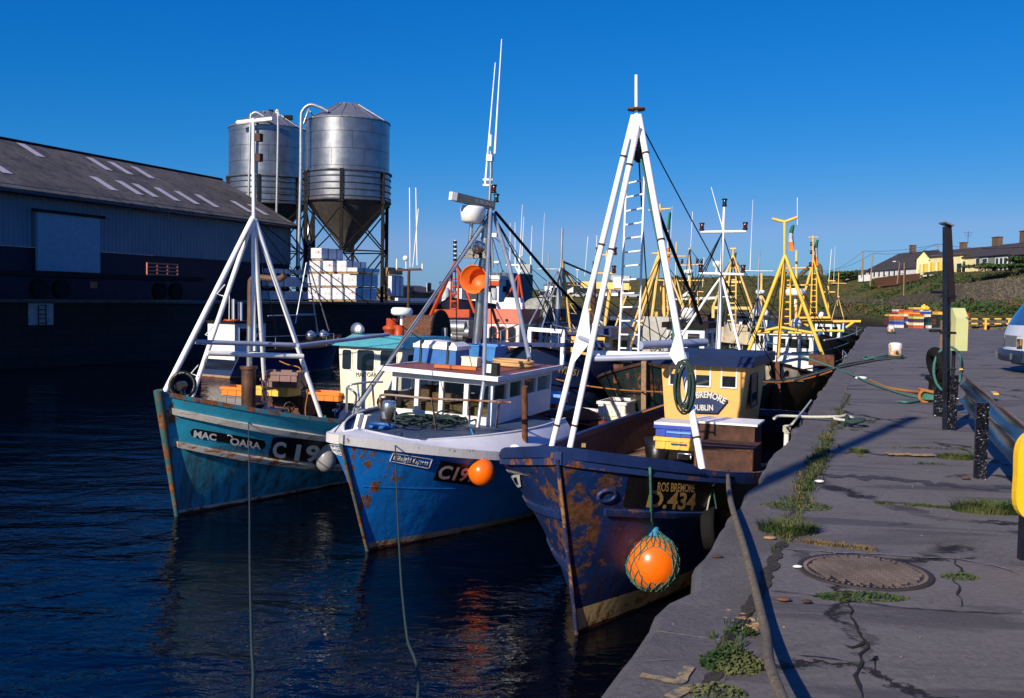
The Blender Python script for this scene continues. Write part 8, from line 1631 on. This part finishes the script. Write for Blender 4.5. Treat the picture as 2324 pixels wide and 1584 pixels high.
# ================= stacked crates at the quay end =================
def stk(x0,x1,y0,y1,col,lab,Y=71.5):
    a=W.at(e4(x0,y1),Y); b=W.at(e4(x1,y1),Y); t_=W.at(e4(x0,y0),Y); w=(b-a).length; h=(t_.z-a.z)
    rt=thing('stacked_crate',lab,'fish crate',loc=(a+b)/2+V((0,.5,0)),group='coloured fish crates stacked at the quay end'); m_=cmat(col,CC[col])
    mb=MB(); mb.box((0,0,h*.5),(w*.96,1.0,h*.94),tp=1.0); mb.box((0,0,h*.86),(w,1.04,h*.2)); 
    for x in(-.3,0,.3): mb.box((x*w,-.515,h*.4),(.04,.03,h*.6))
    mb.build('crate_shell',m_,rt)
PO=['bottom','second from the bottom','third from the bottom','fourth from the bottom','fifth from the bottom','sixth from the bottom','top']
cols=[('the left front column',[(1120,1305,628,685,'white'),(1125,1302,575,625,'blue'),(1125,1303,528,572,'grey'),(1122,1308,477,526,'red')],71.0),
('the column left of centre',[(1340,1460,572,628,'white'),(1325,1462,528,568,'blue'),(1310,1470,482,525,'brown'),(1305,1470,428,478,'cream'),(1302,1470,392,426,'orange'),(1302,1470,358,391,'red')],71.8),
('the tall centre column',[(1475,1668,644,702,'red'),(1475,1668,588,641,'cream'),(1478,1668,547,585,'brown'),(1478,1670,521,545,'blue'),(1476,1672,478,520,'lime'),(1478,1672,437,476,'red'),(1490,1600,410,435,'yellow')],70.8),
('the column right of centre',[(1680,1795,437,488,'cream'),(1600,1797,390,432,'blue'),(1590,1797,362,388,'white')],72.6),
('the back left column',[(1180,1300,420,472,'blue'),(1180,1300,390,418,'red'),(1180,1300,350,388,'white')],73.2),
('the small green stack',[(1738,1808,637,696,'white'),(1745,1812,585,634,'green'),(1742,1815,505,582,'dkgreen')],71.0),
('the dark brown stack',[(1820,1925,632,684,'dkbrown'),(1820,1925,575,630,'brown'),(1820,1925,518,573,'brown'),(1820,1925,460,516,'dkbrown')],72.4),
('the dark teal stack',[(1930,2022,600,684,'dkgreen'),(1930,2022,525,598,'dkgreen'),(1930,2022,450,523,'dkgreen'),(1925,2025,390,446,'yellow')],72.0)]
for nm,lst,Y in cols:
    for i,(x0,x1,y0,y1,c) in enumerate(lst): stk(x0,x1,y0,y1,c,'%s fish crate, %s of %s'%({'dkbrown':'dark brown','dkgreen':'dark teal','lime':'lime yellow'}.get(c,c),'top' if i==len(lst)-1 else PO[i],nm),Y)
stk(1045,1235,440,474,'yellow','yellow fish crate lying on the left end of the stacks',72.2); stk(1030,1122,530,640,'brown','brown fish crate at the far left foot of the stacks',72.6); stk(1480,1692,312,350,'yellow','yellow fish crate bridging the top of the centre columns',73); stk(1600,1676,495,700,'dkgreen','dark tall crate in the gap right of the centre column',73.6)
stk(1495,1590,378,409,'red','small red fish crate tucked under the bridging yellow one',72.4); stk(1495,1590,355,377,'blue','thin blue fish crate just under the bridging yellow one',72.4)
for i,(x,y0,y1) in enumerate(((1700,255,362),(1745,280,362))):
    p=W.at(e4(x,y1),72.4); h=zat(e4(x,y0),72.4)-p.z; mb=MB(); mb.lathe(p+V((0,.3,0)),[(.001,0),(.22,0),(.26,h*.3),(.2,h*.7),(.08,h*.85),(.07,h),(.001,h)],16); mb.build('yellow_drum',M['yellow'],label=['taller','shorter'][i]+' yellow plastic drum on top of the stacked crates',cat='drum')
# yellow and black guard rail
rt=thing('guard_railing','yellow and black banded steel railing at the head of the quay','railing',loc=W.Z(e5(440,800),0))
o=rt.location; mb=MB(); mk=MB(); Y=87.5
for y_ in(655,725):
    a=W.at(e5(440,y_),Y)-o; b=W.at(e5(1400,y_+6),Y)-o; mb.tube([a,b],.05,8)
    for x0,x1 in((462,552),(628,720),(795,890),(960,1050),(1130,1220)):
        mk.tube([W.at(e5(x0,y_),Y-.02)-o,W.at(e5(x1,y_+1),Y-.02)-o],.075,8)
mb.build('rail_tube',M['black'],rt)
for x_ in(675,1010): mb=MB(); mb.tube([W.at(e5(x_,650),Y)-o,W.at(e5(x_,650),Y)-o-V((0,0,1.9))],.11,8); mb.build('rail_post',M['yellow'],rt)
mk.build('yellow_band',M['yellow'],rt)
# gull rocks of weed by the slip
# ================= van =================
fc=W.Z((2316,850),0); hd=R(171); rt=thing('white_van','white and silver van with yellow side stripe cut by the right edge','van',loc=fc,rot=(0,0,hd))
# local x forward, y left of the van; camera sees its left... near side is +y
pr=[(0.02,.30),(.04,.55),(.0,.62),(.0,.95),(-.08,1.18),(-.66,2.08),(-1.0,2.36),(-4.7,2.42),(-4.85,2.1),(-4.9,.4)]
M['van']=mat('silver white van paint',(.55,.60,.66),.25,var=.06,spec=.6,bump=.02); Wd=1.72
mb=MB(); n=len(pr)
def vy(x,z,s): 
    ins=.0 if z<1.0 else .11*(z-1.0); fr_=.10*max(0,1+x/.25) if x>-.25 else 0; return (s*(Wd/2-ins-fr_))
ring=[];nx=12
for (x,z) in pr:
    row=[]
    for k_ in range(nx+1): s_=-1+2*k_/nx; bow=.10*(1-s_*s_) if x>-1.4 else 0; row.append(V((x+bow-.1,vy(x,z,1)*s_-Wd/2,z)))
    ring.append(row)
vs=[p for r_ in ring for p in r_]; fs=[(i*(nx+1)+k_,i*(nx+1)+k_+1,(i+1)*(nx+1)+k_+1,(i+1)*(nx+1)+k_) for i in range(n-1) for k_ in range(nx)]
mb.add(vs,fs,True); mb.add([r_[0] for r_ in ring],[tuple(range(n))]); mb.add([r_[-1] for r_ in ring],[tuple(range(n))[::-1]]); fixn(mb.build('body',M['van'],rt))
def srf(x0,z0,x1,z1,s0,s1,off,nm,mt,par=rt,nn=10):
    mb=MB()
    def f(u,v):
        x=x0+(x1-x0)*v; z=z0+(z1-z0)*v; s_=s0+(s1-s0)*u; d=V((z1-z0,0,-(x1-x0))).normalized(); d=-d if d.x<0 else d
        return V((x+.10*(1-s_*s_)-.1,vy(x,z,1)*s_-Wd/2,z))+d*off
    mb.grid(f,nn,6); return mb.build(nm,mt,par)
srf(-.09,1.20,-.65,2.065,-.90,.90,.012,'windscreen',mat('blue reflecting windscreen',(.05,.13,.30),.08,.3,spec=.9))
srf(.0,.66,.0,.93,-.55,.55,.012,'grille',M['steel']); srf(.0,.93,-.07,1.16,-.80,.80,.012,'bonnet_panel',M['van'])
for s_ in(-1,1):
    a,b=(.60,.92) if s_>0 else(-.92,-.60); hl=srf(.0,.62,.0,.86,a,b,.02,'headlight',M['glass'],nn=4); srf(.0,.66,.0,.80,a+.03,a+.13,.026,'lamp_reflector',M['alu'],hl,3); srf(.0,.70,.0,.84,b-.12,b-.02,.028,'indicator',bpy.data.materials.get('amber lens') or plain('amber lens',(.8,.25,.02),.2),hl,3)
mb=MB(); mb.grid(lambda u,v:V((.06+.13*(1-(2*u-1)**2)-.1+.05*math.sin(v*math.pi),(Wd/2+.02)*(2*u-1)-Wd/2,.28+.30*v)),14,6); mb.box((-.22,-Wd/2,.43),(.42,Wd+.04,.28)); bm_=mb.build('bumper',mat('dark blue bumper',(.02,.035,.07),.4),rt)
for y in(.55,-.55): mb=MB(); mb.lathe((.14 if abs(y)<.6 else .05,y-Wd/2,.42),[(.001,0),(.09,0)],14,Matrix.Rotation(R(90),3,'Y')); mb.build('fog_lamp',M['alu'],bm_)
for sy in(0.012,-Wd-.012):
    mb=MB(); mb.add([(-.30,sy,.74),(-4.8,sy,.74),(-4.8,sy,.92),(-.30,sy,.92)],[(0,1,2,3)]); mb.build('side_stripe',M['yellow'],rt)
    mb=MB(); mb.add([(-.75,sy-math.copysign(.06,sy),1.25),(-1.7,sy-math.copysign(.06,sy),1.25),(-1.7,sy-math.copysign(.15,sy),1.85),(-1.25,sy-math.copysign(.15,sy),1.85)],[(0,1,2,3)]); mb.build('side_window',M['glass'],rt)
for x in(-.95,-3.9):
    for y in(.0,-Wd+.22): w_=MB(); w_.tube([(x,y+.02,.33),(x,y-.2,.33)],.33,24); wh_=w_.build('wheel',M['tyre'],rt); w_=MB(); w_.tube([(x,y+.03,.33),(x,y-.1,.33)],.2,16); w_.build('rim',M['steel'],wh_)
mb=MB(); mb.box((-.75,.16,1.28),(.12,.2,.26)); mb.build('door_mirror',M['black'],rt)
mb=MB(); mb.tube([V((-.16,-.35,1.24)),V((-.45,-.75,1.52))],.014,5); mb.tube([V((-.14,-.9,1.24)),V((-.4,-1.3,1.5))],.014,5); mb.build('wiper',M['black'],rt)
mb=MB(); mb.box((-2.4,-Wd/2,.28),(4.2,Wd-.2,.2)); mb.build('underbody',M['black'],rt)
# boat mast moored behind the photographer (its shadow falls over the quay)
F=Frame((-4.9,2.0,-2),180+20.6); rt=thing('fishing_boat','white masted boat moored behind the viewpoint, out of the picture','fishing boat',fr=F)
H_=Hull(F,9,1.5,1.7,1.2,1.2,rake=.5); H_.build(rt,M['hullC'],M['deckdark'],M['navyclean'],M['dark'],ns=16,nt=6)
q=F.I@(V((-4.45,-1.3,0))-F.o); mb=MB(); mb.tube([(q.x,q.y,.6),(q.x,q.y,11.6)],[.12,.10],10); mb.build('mast',M['white'],rt)

clutter(B,rB,HB,5.8,9.2,.75,12,41); clutter(C,rC,HC,1.2,5.6,1.0,12,42); clutter(C,rC,HC,8.8,10.6,.9,5,43); clutter(A,rA,HA,1.2,2.8,.95,6,44); clutter(A,rA,HA,5.6,6.4,.9,3,45)
rig(B,rB,HB,B.X(c6(985,200),XM),[(.3,1,.1),(9,1,0),(9,-1,0)],.010); rig(C,rC,HC,C.Y((576,495),0.0),[(.1,-1,.1),(10.5,-1,0),(10.5,1,0),(6,1,1.3)],.010); rig(A,rA,HA,A.Y((1444,262),0.0),[(9.5,-1,0),(9.5,1,0)],.010)
